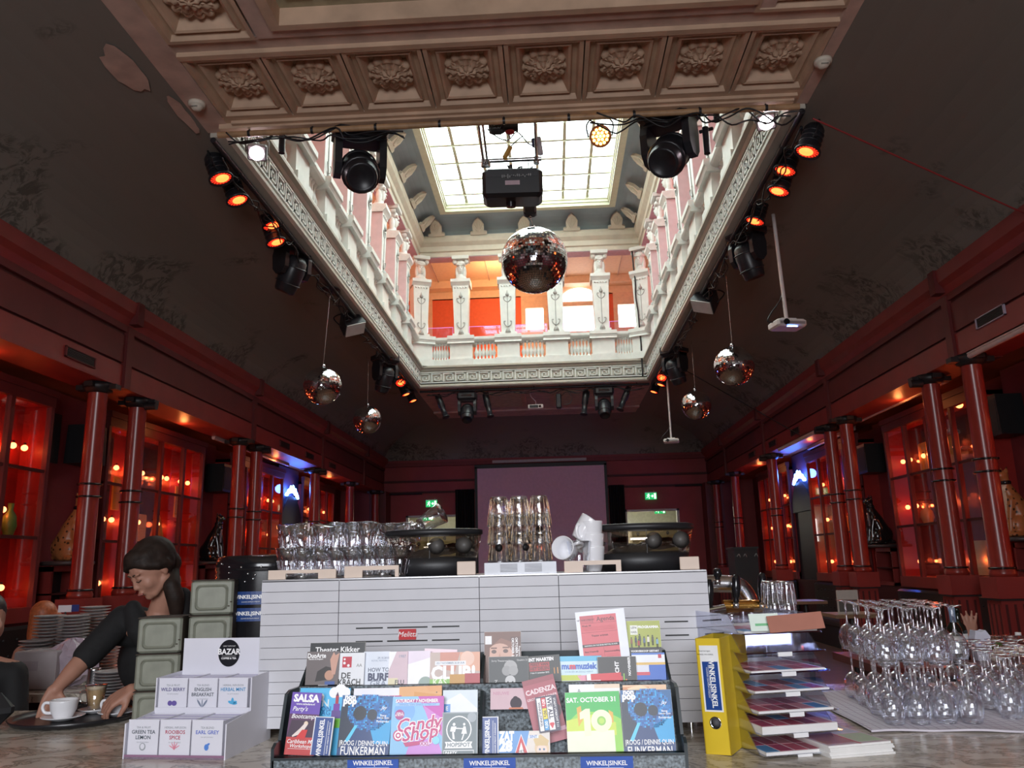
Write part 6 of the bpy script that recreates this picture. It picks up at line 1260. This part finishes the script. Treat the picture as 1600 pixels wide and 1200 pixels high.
# ---- waitress
SKIN=mat('skin',(.40,.20,.14),.5,var=.05,nscale=20,spec=.35); HAIR=mat('dark brown hair',(.020,.012,.009),.62,var=.4,nscale=28,bump=.3,spec=.25); CLOTH=mat('black knit cloth',(.008,.008,.009),.85,var=.2,nscale=60); LIPS=mat('lips',(.36,.12,.10),.5); LASH=mat('dark brow hair',(.05,.03,.02),.7)
def hand(mb,Wp,d,nrm,side,m,curls=(.5,.5,.55,.6),thumb=1,L=.085,spread=.1,s=1):
    """palm from wrist Wp along d, palm faces nrm; four unequal bent fingers and a side thumb"""
    d=Vector(d).normalized(); n=Vector(nrm); n=(n-d*n.dot(d)).normalized(); sd=d.cross(n)*side; Wp=Vector(Wp)
    for k in range(4):
        o=(k-1.5)*.0205*s; chain(mb,[(Wp+sd*o*.5,.0165*s),(Wp+d*L*.55*s+sd*o*.85,.0145*s),(Wp+d*L*s+sd*o,.0115*s)],m,10)
    for k,(ln,cu) in enumerate(zip((.066,.076,.071,.056),curls)):
        o=(k-1.5)*.0215*s; q=Wp+d*L*s+sd*o; a=cu*.5; dirv=d; seg=(.44,.31,.25); rad=(.0100,.0090,.0082,.0072)
        pts=[(q,rad[0]*s)]
        for j in range(3):
            a2=a*(1+j*.9); v=(d*math.cos(a2)+n*math.sin(a2)+sd*spread*(k-1.5)*.35).normalized(); q=q+v*ln*seg[j]*s; pts.append((q,rad[j+1]*s))
        chain(mb,pts,m,10)
    q=Wp+d*.018*s-sd*.026*s*thumb+n*.006; v=(d*.62-sd*.62*thumb+n*.42).normalized(); v2=(d*.85-sd*.2*thumb+n*.5).normalized()
    chain(mb,[(q,.0135*s),(q+v*.034*s,.0115*s),(q+v*.034*s+v2*.028*s,.0098*s),(q+v*.034*s+v2*.05*s,.0082*s)],m,10)
pw=empty('person',P(250,1100,3.62),label='waitress in black with tied back dark hair, looking down and setting cups on the tray',cat='person'); PO=pw.location.copy(); inv=Matrix.Translation(-PO)
HC=P(236,886,3.42)
F=Vector((-.50,-.66,-.56)).normalized(); U=(Vector((-.06,0,1))-F*Vector((-.06,0,1)).dot(F)).normalized(); Lx=U.cross(F)
HM=Matrix.Translation(HC)@Matrix((F,Lx,U)).transposed().to_4x4()
def H(x,y,z): return HM@Vector((x,y,z))
body=MB()
def el(mb,c,r,m): mb.sph((0,0,0),r,m,HM@Matrix.Translation(c))
el(body,(-.012,0,.012),(.098,.076,.092),SKIN); el(body,(.028,0,-.032),(.064,.060,.080),SKIN); el(body,(.045,0,-.085),(.037,.038,.030),SKIN); el(body,(.064,0,-.100),(.020,.022,.017),SKIN)
for s_ in (-1,1):
    el(body,(.050,s_*.032,-.042),(.030,.026,.030),SKIN); el(body,(.076,s_*.028,.014),(.014,.026,.009),SKIN); el(body,(-.012,s_*.076,-.020),(.017,.008,.029),SKIN); el(body,(-.016,s_*.081,-.012),(.013,.006,.018),SKIN); el(body,(.076,s_*.028,-.008),(.0115,.014,.009),SKIN); el(body,(.090,s_*.010,-.042),(.009,.007,.006),SKIN)
    chain(body,[(H(-.01,s_*.05,-.06),.022),(H(.05,s_*.022,-.095),.018)],SKIN)
chain(body,[(H(.084,0,.002),.008),(H(.094,0,-.028),.009),(H(.096,0,-.038),.0115)],SKIN,10)
el(body,(.090,0,-.066),(.010,.020,.006),SKIN); el(body,(.088,0,-.077),(.010,.017,.006),SKIN)
NK=P(250,955,3.52); chain(body,[(H(-.03,0,-.05),.052),(H(-.035,0,-.10),.048),(NK,.05),(P(245,985,3.52),.07)],SKIN)
el(body,(-.03,0,-.04),(.06,.055,.06),SKIN)
SH1=P(192,968,3.50); SH2=P(305,975,3.62); chain(body,[(SH1,.05),(P(245,985,3.53),.075),(SH2,.05)],SKIN)
EL1=P(131,1030,3.38); WR1=P(86,1078,3.27); EL2=P(285,1075,3.45); WR2=P(205,1078,3.20)
chain(body,[(SH1,.045),(EL1,.040),(EL1.lerp(WR1,.4),.036),(WR1,.023)],SKIN); chain(body,[(SH2,.045),(EL2,.040),(EL2.lerp(WR2,.5),.034),(WR2,.024)],SKIN)
hand(body,WR1,(-.12,-.18,-.95),(.55,-.75,-.1),-1,SKIN,(.5,.6,.7,.8),thumb=-1,L=.07,s=.95); hand(body,WR2,(-.72,-.30,-.46),(-.45,.1,-.85),1,SKIN,(.75,.8,.85,.9),thumb=-1,L=.075,s=1.0)
body.sph(P(250,1060,3.66),(.13,.10,.22),SKIN); 
for s_ in (-.08,.08): chain(body,[(Vector((PO.x+s_,PO.y+.05,.98)),.09),(Vector((PO.x+s_,PO.y+.03,.52)),.06),(Vector((PO.x+s_,PO.y+.06,.09)),.045)],SKIN); chain(body,[(Vector((PO.x+s_,PO.y+.05,.05)),.04),(Vector((PO.x+s_,PO.y-.10,.035)),.03)],SKIN)
body.v=[inv@v for v in body.v]; objm('body',melt(body,'body',.0052,4,[SKIN]),pw)
hair=MB(); 
def eh(c,r): hair.sph((0,0,0),r,HAIR,HM@Matrix.Translation(c))
eh((-.028,0,.030),(.098,.086,.092)); eh((.030,.0,.070),(.055,.060,.040)); eh((.055,-.0,.062),(.036,.050,.028))
for s_ in (-1,1): eh((-.0,s_*.055,.045),(.065,.028,.045)); eh((-.035,s_*.066,.0),(.045,.018,.05)); chain(hair,[(H(.055,s_*.04,.062),.02),(H(.015,s_*.072,.020),.018),(H(-.03,s_*.078,.0),.02)],HAIR)
eh((-.08,0,-.03),(.045,.05,.05)); chain(hair,[(H(-.08,-.02,-.04),.042),(P(268,915,3.43),.036),(P(274,933,3.44),.038),(P(276,955,3.46),.030),(P(272,975,3.48),.012)],HAIR); chain(hair,[(H(.07,.03,.058),.014),(H(.045,.062,.035),.018),(H(.0,.078,.006),.02),(H(-.04,.07,-.02),.02)],HAIR); chain(hair,[(H(.082,-.01,.056),.012),(H(.075,-.045,.04),.014),(H(.03,-.072,.01),.016)],HAIR)
hair.v=[inv@v for v in hair.v]; objm('hair',melt(hair,'hair',.007,4,[HAIR]),pw)
b=MB()
for s_ in (-1,1):
    b.path([H(.088,s_*.012,.012),H(.089,s_*.028,.018),H(.078,s_*.044,.012)],.0026,LASH,n=6); b.path([H(.088,s_*.016,-.014),H(.086,s_*.028,-.018),H(.078,s_*.040,-.013)],.0022,LASH,n=6)
b.v=[inv@v for v in b.v]; b.build('brow_and_lashes',pw)
b=MB(); b.path([H(.093,-.019,-.0715),H(.1015,0,-.0705),H(.093,.019,-.0715)],.0042,LIPS,n=6); b.v=[inv@v for v in b.v]; b.build('lips',pw)
cl=MB(); chain(cl,[(SH1,.062),(EL1.lerp(SH1,.08),.056)],CLOTH); chain(cl,[(SH2,.062),(EL2,.05),(EL2.lerp(WR2,.35),.046)],CLOTH)
chain(cl,[(P(176,985,3.52),.065),(P(215,980,3.58),.09)],CLOTH); chain(cl,[(P(285,970,3.60),.075),(P(262,985,3.66),.09)],CLOTH)
cl.sph(P(243,1030,3.66),(.165,.12,.17),CLOTH); cl.sph(P(255,1105,3.68),(.15,.12,.22),CLOTH); chain(cl,[(P(208,950,3.47),.035),(P(218,985,3.45),.05),(P(250,1010,3.5),.07)],CLOTH); chain(cl,[(P(286,930,3.50),.035),(P(280,975,3.50),.045),(P(255,1005,3.5),.06)],CLOTH)
for s_ in (-.08,.08): chain(cl,[(Vector((PO.x+s_,PO.y+.05,.98)),.11),(Vector((PO.x+s_,PO.y+.03,.52)),.078),(Vector((PO.x+s_,PO.y+.06,.1)),.06)],CLOTH)
cl.v=[inv@v for v in cl.v]; objm('black_clothing',melt(cl,'black_clothing',.009,5,[CLOTH]),pw)
b=MB(); q=(WR2-EL2).normalized(); b.tube(WR2-q*.03,WR2-q*.024,.0285,CHROME,n=16); b.v=[inv@v for v in b.v]; b.build('bracelet',pw)

# ---- stacked square tins
TIN=mat('grey green enamel tin',(.24,.25,.20),.45,var=.14,nscale=18); RUST=mat('rust edge',(.05,.035,.025),.8)
tm=MB(); w_,h_=.158,.1285; tm.cbox((0,.07,h_/2),(w_,.14,h_-.004),TIN,b=.008)
for a,z,r_ in ((.062,.0,.0),(.050,.004,.0)):
    pass
def rr_ring(m_,a,c,y0,a1,c1,y1,mm,cz):
    n=6; 
    def rp(A,C,r):
        L=[]
        for sx,sz,st in ((1,1,0),(-1,1,90),(-1,-1,180),(1,-1,270)):
            for k in range(n+1): t=R(st+90*k/n); L.append((sx*(A-r)+r*math.cos(t),cz+sz*(C-r)+r*math.sin(t)))
        return L
    p0=rp(a,c,.018); p1=rp(a1,c1,.015); N=len(p0); m_.add([(x,y0,z) for x,z in p0]+[(x,y1,z) for x,z in p1],[(k,(k+1)%N,N+(k+1)%N,N+k) for k in range(N)],mm,True); return [(x,y1,z) for x,z in p1]
rr_ring(tm,.060,.047,-.001,.056,.043,-.006,TIN,h_/2); pts=rr_ring(tm,.056,.043,-.006,.050,.037,.0005,TIN,h_/2)
tm.add([(x,-.0008,z) for x,_,z in pts],[tuple(range(len(pts)))],TIN); tm.box(-w_/2,w_/2,.0,.14,h_-.0035,h_,RUST); tm.box(w_/2,w_/2+.0015,.004,.13,.004,h_-.004,RUST)
for x,z in ((.06,.03),(.05,.022),(.068,.045),(.03,.018)): tm.box(x,x+.007,-.0012,0,z,z+.004,RUST)
tmm=tm.mesh('tin')
top1=at(251,965,Y=2.98); 
for k in range(3): o=objm('square_tin',tmm,None,(top1.x-.0,2.98,ZB+.001+k*.1285),(0,0,R(8))); tag(o,'square grey-green metal tin in the left short stack, %s'%('bottom','middle','top with rust spots')[k],'tin','stacked square tins')
for k in range(4): o=objm('square_tin',tmm,None,(top1.x+.166,3.03,ZB+.001+k*.1285),(0,0,R(8))); tag(o,'square grey-green metal tin in the right tall stack, %s'%('bottom','second from the bottom','third from the bottom','top')[k],'tin','stacked square tins')
# ---- black studded drum with stickers
bc=P(412,1000,3.28); t=empty('studded_drum',(bc.x,3.30,ZB),label='black ribbed drum with silver studs and two blue stickers behind the coffee machine',cat='drum'); rD=.205; hD=at(405,868,Y=3.2).z-ZB
b=MB(); pr=[(rD*.95,0)]; 
for k in range(28): pr+= [(rD-.004,k*hD*.93/28),(rD,(k+.5)*hD*.93/28)]
pr+=[(rD,hD*.94),(rD*.97,hD*.98),(rD*.88,hD),(0,hD+.006)]; b.lathe(pr,BLKG,48,smooth=True); b.build('body',t)
b=MB()
def stud(a,z,r=.004): b.sph((rD*math.cos(a),rD*math.sin(a),z),r,CHROME,nu=8,nv=6)
for k in range(24): stud(R(-116),hD*.93-k*.0225)
for a,z in ((-152,.3),(-100,.565),(-78,.565),(-92,.54),(-86,.52),(-95,.51),(-84,.535),(-60,.56),(-130,.58)): stud(R(a),z*hD/.61,.0045)
b.build('stud',t)
for i,zc in enumerate((.435,.375)):
    b=MB(); n=10; a0,a1=R(-113),R(-62); z0,z1=(zc-.024)*hD/.61*1.03,(zc+.024)*hD/.61*1.03; rs=rD+.002
    vs=[(rs*math.cos(a0+(a1-a0)*k/n),rs*math.sin(a0+(a1-a0)*k/n),z) for z in (z0,z1) for k in range(n+1)]; b.add(vs,[(k,k+1,n+2+k,n+1+k) for k in range(n)],ink('24427e'))
    tx=MB(); tx.text('WINKEL|SINKEL',.019,ink('ffffff'),Matrix(),bold=.03); tx.box(-.055,.055,-.0166,-.016,0,.0001,ink('ffffff')); tx.text('CULINAIR CENTRUM UTRECHT',.005,ink('ffffff'),TR(0,-.018,0))
    am_=(a0+a1)/2; zc2=(z0+z1)/2+.004; b.add([((rs+.001)*math.cos(am_+v.x/rs),(rs+.001)*math.sin(am_+v.x/rs),zc2+v.y) for v in tx.v],tx.f,ink('ffffff')); b.build('sticker',t)
# ---- back counter with plates
t=empty('back_counter',(-3.0,4.9,0),label='marble topped back counter behind the bar at the left',cat='counter'); b=MB(); b.box(-1.3,.58,-.62,.5,1.0,1.04,MARBLE); b.build('marble_top',t); b=MB(); b.box(-1.25,.55,-.55,.5,0,1.0,BLK); b.build('counter_base',t)
plm=MB(); plm.lathe([(0,0),(.05,0),(.06,.004),(.088,.012),(.09,.014),(.085,.0145),(.055,.007),(0,.006)],mat('stacked plate china',(.42,.40,.40),.3),28); plme=plm.mesh('plate')
pls=[(79,957,4.9,'the left tall stack'),(117,957,4.85,'the middle tall stack'),(150,945,5.15,'the stack right of the tall ones'),(57,997,4.72,'the short front left stack'),(170,962,5.2,'the rearmost stack')]
for x,y,Yp,nm in pls:
    c=at(x,y,Y=Yp); nP=int((c.z-1.04)/.0185)
    for k in range(nP): o=objm('plate',plme,None,(c.x,Yp,1.041+k*.0185)); tag(o,'china plate in %s, number %d up from the counter'%(nm,k+1),'plate','stacked plates behind the bar')
c=at(182,1030,Y=4.6)
b=MB(); t2=empty('trolley',(c.x,4.35,0),label='low black side shelf carrying plates behind the waitress',cat='shelf'); b.box(.0,.4,-.2,.25,0,.985,BLK); b.build('cupboard',t2)
for k in range(10): o=objm('plate',plme,None,(c.x+.10,4.38,.986+k*.0155)); tag(o,'china plate in the low stack beside the waitress, number %d up'%(k+1),'plate','stacked plates behind the bar')
c=at(76,1040,Y=4.55); b=MB(); b.cbox((0,0,.10),(.24,.2,.20),mat('pale grey carton',(.34,.30,.31),.7),b=.006); b.box(-.09,.02,-.1015,-.1,.1,.15,mat('carton print',(.28,.24,.26),.7)); o=b.build('paper_box',None,(c.x,4.52,1.041)); tag(o,'pale grey paper box before the plate stacks','box')
bg=MB(); rr=random.Random(4)
vs=[];fs=[];nn=18;mm_=10
for j in range(mm_+1):
    th=PI*j/mm_
    for k in range(nn): a=2*PI*k/nn; q=1+rr.uniform(-.16,.16); vs.append((.155*q*math.sin(th)*math.cos(a),.11*q*math.sin(th)*math.sin(a),.13+.12*math.cos(th)*(1+.1*math.sin(a*3))))
for j in range(mm_):
    for k in range(nn): fs.append((j*nn+k,(j+1)*nn+k,(j+1)*nn+(k+1)%nn,j*nn+(k+1)%nn))
bg.add(vs,fs,mat('crinkled translucent plastic',(.42,.34,.40),.25,var=.2,nscale=9,coat=.4),False); c=at(122,1010,Y=4.6); o=bg.build('plastic_bag',None,(c.x,4.56,1.04)); tag(o,'crinkled pinkish plastic bag before the plate stacks','bag')
c=at(148,1043,Y=4.42); b=MB(); b.lathe([(0,0),(.035,0),(.036,.01),(.033,.10),(.035,.11),(.03,.11),(.03,.01)],STEEL,20); o=b.build('steel_jug',None,(c.x,4.42,1.04)); tag(o,'small steel milk jug at the edge of the back counter','jug')
c=at(103,951,Y=5.3); b=MB(); b.box(-.05,.04,-.004,.0,-.022,.022,ink('e1d7dc')); b.box(.04,.09,-.004,0,-.02,.024,ink('323c78')); b.tube((0,0,-.02),(0,.0,1.042-c.z),.006,BLK,n=6); o=b.build('name_card',None,c); tag(o,'small white card on a thin stand behind the plates','card')
# ---- guests behind
def guest(nm,headpx,Yg,hairc,skin,clothc,lab,face=(1,0,0),longhair=False,low=False):
    h=at(headpx[0],headpx[1],Y=Yg); t=empty('person',(h.x,Yg,0),label=lab,cat='person'); z=h.z; fx=Vector(face).normalized()
    b=MB(); b.sph((0,0,z),(.078,.078,.105),skin); b.sph((fx.x*.035,fx.y*.035,z-.05),(.055,.055,.06),skin); chain(b,[((fx.x*.08,fx.y*.08,z-.01),.010),((fx.x*.10,fx.y*.10,z-.035),.013)],skin,8); b.sph((fx.x*.075,fx.y*.075,z-.065),(.018,.02,.008),skin); b.sph((fx.y*.076,-fx.x*.076,z-.01),(.014,.014,.026),skin); b.sph((-fx.y*.076,fx.x*.076,z-.01),(.014,.014,.026),skin)
    chain(b,[((0,0,z-.05),.05),((0,0,z-.17),.055)],skin); S0=z-.25
    for s_ in (-1,1): chain(b,[((0,0,S0+.02),.07),((s_*.16,0,S0),.055),((s_*.22,-.03,S0-.26),.042),((s_*.10,-.25,S0-.36),.030)],skin)
    b.sph((0,0,S0-.2),(.15,.10,.26),skin); b.sph((0,0,S0-.5),(.15,.12,.14),skin); 
    for s_ in (-1,1): chain(b,[((s_*.09,0,S0-.55),.08),((s_*.1,-.38,S0-.55),.06),((s_*.1,-.40,.12),.045)],skin)
    objm('body',melt(b,'body',.012,3,[skin]),t)
    b=MB(); bk=Vector((-fx.x,-fx.y,0))*.02; b.sph((bk.x,bk.y,z+.032),(.093,.093,.095),hairc)
    if longhair: chain(b,[((-.03,-.03,z+.02),.07),((-.06,-.02,z-.12),.055),((-.06,-.03,z-.26),.035)],hairc); chain(b,[((.05,.03,z),.05),((.05,.04,z-.2),.035)],hairc)
    objm('hair',melt(b,'hair',.012,3,[hairc]),t)
    b=MB(); b.sph((0,0,S0-.22),(.165,.118,.27),clothc); b.sph((0,0,S0-.5),(.165,.135,.16),clothc)
    for s_ in (-1,1): chain(b,[((0,0,S0-.005),.09 if not longhair else .075),((s_*.16,0,S0-.01),.065 if not longhair else .03),((s_*.22,-.03,S0-.26),.054 if not longhair else .02)]+([((s_*.12,-.22,S0-.35),.045)] if not longhair else []),clothc)
    for s_ in (-1,1): chain(b,[((s_*.09,0,S0-.55),.1),((s_*.1,-.38,S0-.55),.075),((s_*.1,-.40,.12),.055)],clothc)
    objm('clothing',melt(b,'clothing',.014,3,[clothc]),t); return t
guest('w',(72,965),6.0,mat('ginger hair',(.36,.09,.03),.5,var=.3,nscale=60),SKIN,mat('dark top',(.02,.015,.018),.8),'guest with long ginger hair and bare shoulders sitting behind the plates',(.8,.5,0),True)
guest('m',(-20,966),3.86,mat('black hair',(.01,.008,.008),.5),SKIN,mat('black jacket',(.008,.008,.009),.8),'guest in a black jacket at the left picture edge',(.9,-.3,0))
b=MB(); c=at(0,1110,Y=3.05); b.cbox((0,0,0),(.13,.12,.12),mat('black rounded bag',(.012,.012,.014),.6),b=.05); o=b.build('black_bag',None,(c.x-.03,c.y+.02,ZB+.061)); tag(o,'black rounded bag standing on the bar at the left picture edge','bag')
# ================================================================ RIGHT END OF THE BAR
t=empty('beer_tap',(.80,3.3,ZB),label='bent steel beer tower with black tap handles and a brass drip bar',cat='beer tap'); TO=Vector((.80,3.3,ZB))
def q_(x,y,Y): return at(x,y,Y=Y)-TO
b=MB(); b.path([q_(1098,912,3.3),q_(1125,912,3.3),q_(1150,914,3.3),q_(1166,928,3.3),q_(1173,950,3.3),q_(1176,1000,3.3),Vector((q_(1176,1000,3.3).x,0,0))],.034,STEEL,n=16); b.build('tower_pipe',t)
b=MB(); b.tube(q_(1130,947,3.25),q_(1194,947,3.25),.024,mat('polished brass',(.8,.45,.12),.18,1),n=16); b.tube((q_(1160,947,3.25).x,-.05,0),q_(1160,947,3.25),.014,STEEL,n=10); b.build('brass_bar',t)
for x,y0,y1 in ((1150,942,898),(1191,943,895),(1121,905,888),(1108,960,905)):
    b=MB(); a=q_(x,y0,3.22); c=q_(x,y1,3.22); d=(c-a); M2=Matrix.Translation(a)@d.to_track_quat('Z','Y').to_matrix().to_4x4(); L=d.length; b.lathe([(.008,0),(.013,L*.08),(.009,L*.16),(.014,L*.25),(.018,L*.55),(.015,L*.9),(.008,L)],BLKG,14,M2); b.lathe([(.011,-.02),(.014,-.005),(.01,.0)],CHROME,12,M2); b.build('tap_handle',t)
b=MB(); b.tube(q_(1108,955,3.22),q_(1133,950,3.22),.016,CHROME,n=12); b.tube(q_(1112,956,3.22),q_(1114,985,3.22),.012,BLK,.016,n=10); b.build('spout',t)
SG=tumbler_mesh(.026,.032,.085); 
for k in range(10): a=2*PI*k/10; SG.tube((.0265*math.cos(a),.0265*math.sin(a),.008),(.0325*math.cos(a),.0325*math.sin(a),.08),.0012,glassy('glass rim'),n=4)
SGM=SG.mesh('small_glass')
for i,x in enumerate((1206,1228)):
    c=at(x,908,Y=3.1); 
    for r_ in range(2):
        nL=6; hh=(c.z-ZB)/(nL+.08)
        for k in range(nL): o=objm('beer_glass',SGM,None,(c.x+.004*r_,3.1+.07*r_,ZB+.087+k*(c.z-ZB-.087)/(nL-1)),(PI,0,k)); tag(o,'small upside down beer glass beside the tap, %s %s stack, level %d from below'%(('left','right')[i],('front','rear')[r_],k+1),'glass','beer glass stacks by the tap')
for i,x in enumerate((1127,1143)):
    c=at(x,958,Y=3.05)
    for k in range(4): o=objm('beer_glass',SGM,None,(c.x,3.05,ZB+.087+k*(c.z-ZB-.087)/3),(PI,0,k)); tag(o,'small upside down glass between machine and tap, %s stack, level %d from below'%(('left','right')[i],k+1),'glass','beer glass stacks by the tap')
# far serving table with bottles and guests' things
t=empty('side_table',(2.35,4.75,0),label='dark red edged table behind the wine glasses at the right',cat='table'); b=MB(); b.box(-.75,1.2,-.55,.2,1.06,1.1,mat('dark red table top',(.12,.03,.03),.3)); b.build('tabletop',t); b=MB(); b.box(-.7,1.15,-.3,-.1,0,1.06,BLK); b.build('table_base',t)
def bottle(x,y,Yb,h,m,lab,label=True,neck=None):
    c=at(x,y,Y=Yb); h=max(.26,c.z-1.101); r=.037; t=empty('wine_bottle',(c.x,Yb,1.101),label=lab,cat='bottle'); b=MB(); b.lathe([(0,0),(r,0),(r,h*.56),(r*.9,h*.64),(.015,h*.74),(.0135,h*.93),(.016,h*.95),(.015,h)],m,24); b.build('glass_body',t)
    if neck: b=MB(); b.lathe([(.0155,h*.74),(.0150,h*.93),(.0165,h*.95),(.0155,h+.001),(0,h+.001)],neck,18); b.build('foil',t)
    if label: b=MB(); b.lathe([(r+.0008,h*.2),(r+.0008,h*.5)],ink('d2d2d2'),24); b.build('paper_label',t)
BG=mat('dark bottle glass',(.008,.012,.008),.08,coat=.5)
bottle(1486,949,4.3,.3,BG,'dark wine bottle with a pale blue foil neck behind the wine glasses',True,mat('pale blue foil',(.25,.35,.5),.4)); bottle(1494,951,4.5,.3,BG,'all dark wine bottle just right of the blue necked one')
b=MB(); b.prism([(-.035,0),(.035,0),(.04,.12),(.02,.15),(-.005,.14),(-.03,.15),(-.04,.11)],-.03,.03,ink('d7d7e6'),axis='y'); c=at(1532,1005,Y=4.45); o=b.build('napkin_holder',None,(c.x,4.45,1.101)); tag(o,'white folded napkins standing on the table right of the bottles','napkins')
for x,lab,m_ in ((1557,'tumbler with green herbs on the far table',mat('green herbs',(.08,.14,.03),.6)),(1580,'tumbler with a white napkin on the far table',ink('d2c8c8'))):
    c=at(x,1000,Y=4.6); t=empty('tumbler',(c.x,4.6,1.101),label=lab,cat='glass'); objm('glass',TGM,t); b=MB(); b.lathe([(0,.01),(.026,.01),(.03,.05),(.02,.07),(0,.06)],m_,12); b.build('filling',t)
c=at(1590,985,Y=4.7); b=MB(); b.cbox((0,0,.05),(.09,.06,.09),glassy('pinkish cruet glass',(.9,.7,.75),(.9,.7,.75),.2,.5),b=.01); b.lathe([(.015,.095),(.015,.11),(0,.11)],ink('e6e6e6'),12); o=b.build('cruet',None,(c.x,4.7,1.101)); tag(o,'pinkish glass cruet with a white cap at the right edge','cruet')
b=MB(); b.path([(-.12,0,.004),(-.06,.05,.02),(.04,.04,.03),(.12,.0,.01)],.03,ink('e0d2c4'),n=8); c=at(1590,1010,Y=4.4); o=b.build('napkin',None,(c.x,4.4,1.115)); tag(o,'crumpled beige napkin on the far table','napkin')
# seated guest whose raised hand shows above the glasses
g=at(1514,990,Y=4.95); t=empty('person',(g.x+.05,5.15,0),label='seated guest hidden behind the glasses, one hand raised out of a grey sleeve',cat='person'); TO=t.location.copy()
b=MB(); hd=Vector((0,0,.92)); b.sph(hd,(.075,.08,.10),SKIN); chain(b,[((0,0,.86),.05),((0,0,.76),.05)],SKIN); 
for s_ in (-1,1): chain(b,[((0,0,.72),.06),((s_*.15,0,.70),.05)],SKIN); chain(b,[((s_*.08,0,.42),.08),((s_*.09,-.3,.42),.06),((s_*.09,-.32,.1),.04)],SKIN)
b.sph((0,0,.55),(.14,.1,.2),SKIN); wr=at(1516,992,Y=4.95)-TO; chain(b,[((-.15,0,.70),.045),((-.12,-.16,.86),.036),(wr+Vector((0,0,-.02)),.025)],SKIN); chain(b,[((.15,0,.70),.045),((.2,-.2,.62),.036),((.05,-.3,.60),.025)],SKIN)
hand(b,wr,(.08,-.05,1),(0,1,0),1,SKIN,(.15,.1,.15,.3),thumb=1,L=.075,spread=.5,s=.9); objm('body',melt(b,'body',.0065,3,[SKIN]),t)
b=MB(); b.sph((0,.015,.945),(.085,.09,.1),HAIR); objm('hair',melt(b,'hair',.012,3,[HAIR]),t)
b=MB(); GS=mat('grey sweater',(.28,.26,.30),.85); b.sph((0,0,.54),(.16,.12,.22),GS); chain(b,[((-.15,0,.69),.058),((-.12,-.16,.86),.05),(wr+Vector((0,.0,-.03)),.036)],GS); chain(b,[((0,0,.71),.07),((.15,0,.69),.058),((.2,-.2,.62),.048)],GS); chain(b,[((0,0,.71),.07),((-.15,0,.69),.058)],GS)
for s_ in (-1,1): chain(b,[((s_*.08,0,.42),.1),((s_*.09,-.3,.42),.075),((s_*.09,-.32,.1),.05)],GS)
objm('clothing',melt(b,'clothing',.011,3,[GS]),t)
# dark furniture further back on the right
for i,(x0,x1,y0,Yd,lab) in enumerate(((1147,1183,858,13.0,'black bar cabinet with pale scroll marks behind the beer taps'),)):
    a=at(x0,y0,Y=Yd); c=at(x1,y0,Y=Yd); b=MB(); W=c.x-a.x; b.box(0,W,0,.5,0,a.z,BLK); b.box(-.02,W+.02,-.02,.52,a.z,a.z+.03,BLK)
    for u in (.1,.38,.86): b.path([(W*u,-.006,a.z-.12),(W*u+.03,-.006,a.z-.08),(W*u+.05,-.006,a.z-.13)],.008,ink('787878'),n=5)
    o=b.build('bar_cabinet',None,(a.x,Yd,0)); tag(o,lab,'cabinet')
TBW=mat('light wood table',(.22,.13,.07),.4)
for i,(x,y,Yd,w_) in enumerate(((1258,938,9.0,.34),(1330,958,7.4,.4))):
    c=at(x,y,Y=Yd); t=empty('cafe_table',(c.x,Yd,0),label='small table in the hall on the right, %s'%('farthest','in front of the column pair','under the nearest cabinet')[i],cat='table',group='hall tables'); b=MB(); b.box(-w_/2,w_/2,-.2,.2,c.z-.03,c.z,TBW); b.build('tabletop',t); b=MB(); b.tube((0,0,.02),(0,0,c.z-.03),.03,BLK); b.lathe([(.25,0),(.25,.02),(.03,.04)],BLK,20); b.build('leg',t)
b=MB(); c=at(1325,945,Y=7.3); b.box(-.09,.09,-.01,.01,0,.2,ink('b4aaa0')); b.box(-.08,.08,-.012,-.01,.02,.12,ink('5a5550')); o=b.build('menu_card',None,(c.x,7.3,at(1330,958,Y=7.4).z)); tag(o,'upright menu card with a dark picture on the middle hall table','menu card')

# ================================================================ SUB-PARTS
SUBS={'moving_head_light':[('head','yoke')],'coffee_machine':[('badge','body'),('slot','body')],'par_can':[('lens','housing')],'bean_hopper':[('knob','base')],'tea_display':[('emblem','back_board')],'projector':[('label_plate','body'),('socket_panel','body'),('blue_led','body')],'column':[('ring','shaft')],'cat_statue':[('collar','body'),('eye','body')],'wine_bottle':[('paper_label','glass_body'),('foil','glass_body')],'ring_binder':[('spine_print','spine_label'),('finger_ring','cover')],'studded_drum':[('stud','body'),('sticker','body')],'exit_sign':[('pictogram','housing')],'mirror_ball':[('wire','cap')]}
for r in [o for o in COL.objects if o.parent is None]:
    for c_,p_ in SUBS.get(r.name.split('.')[0],[]):
        kids=list(r.children); par=[k for k in kids if k.name.split('.')[0]==p_]
        if not par: continue
        for k in kids:
            if k.name.split('.')[0]==c_: k.parent=par[0]
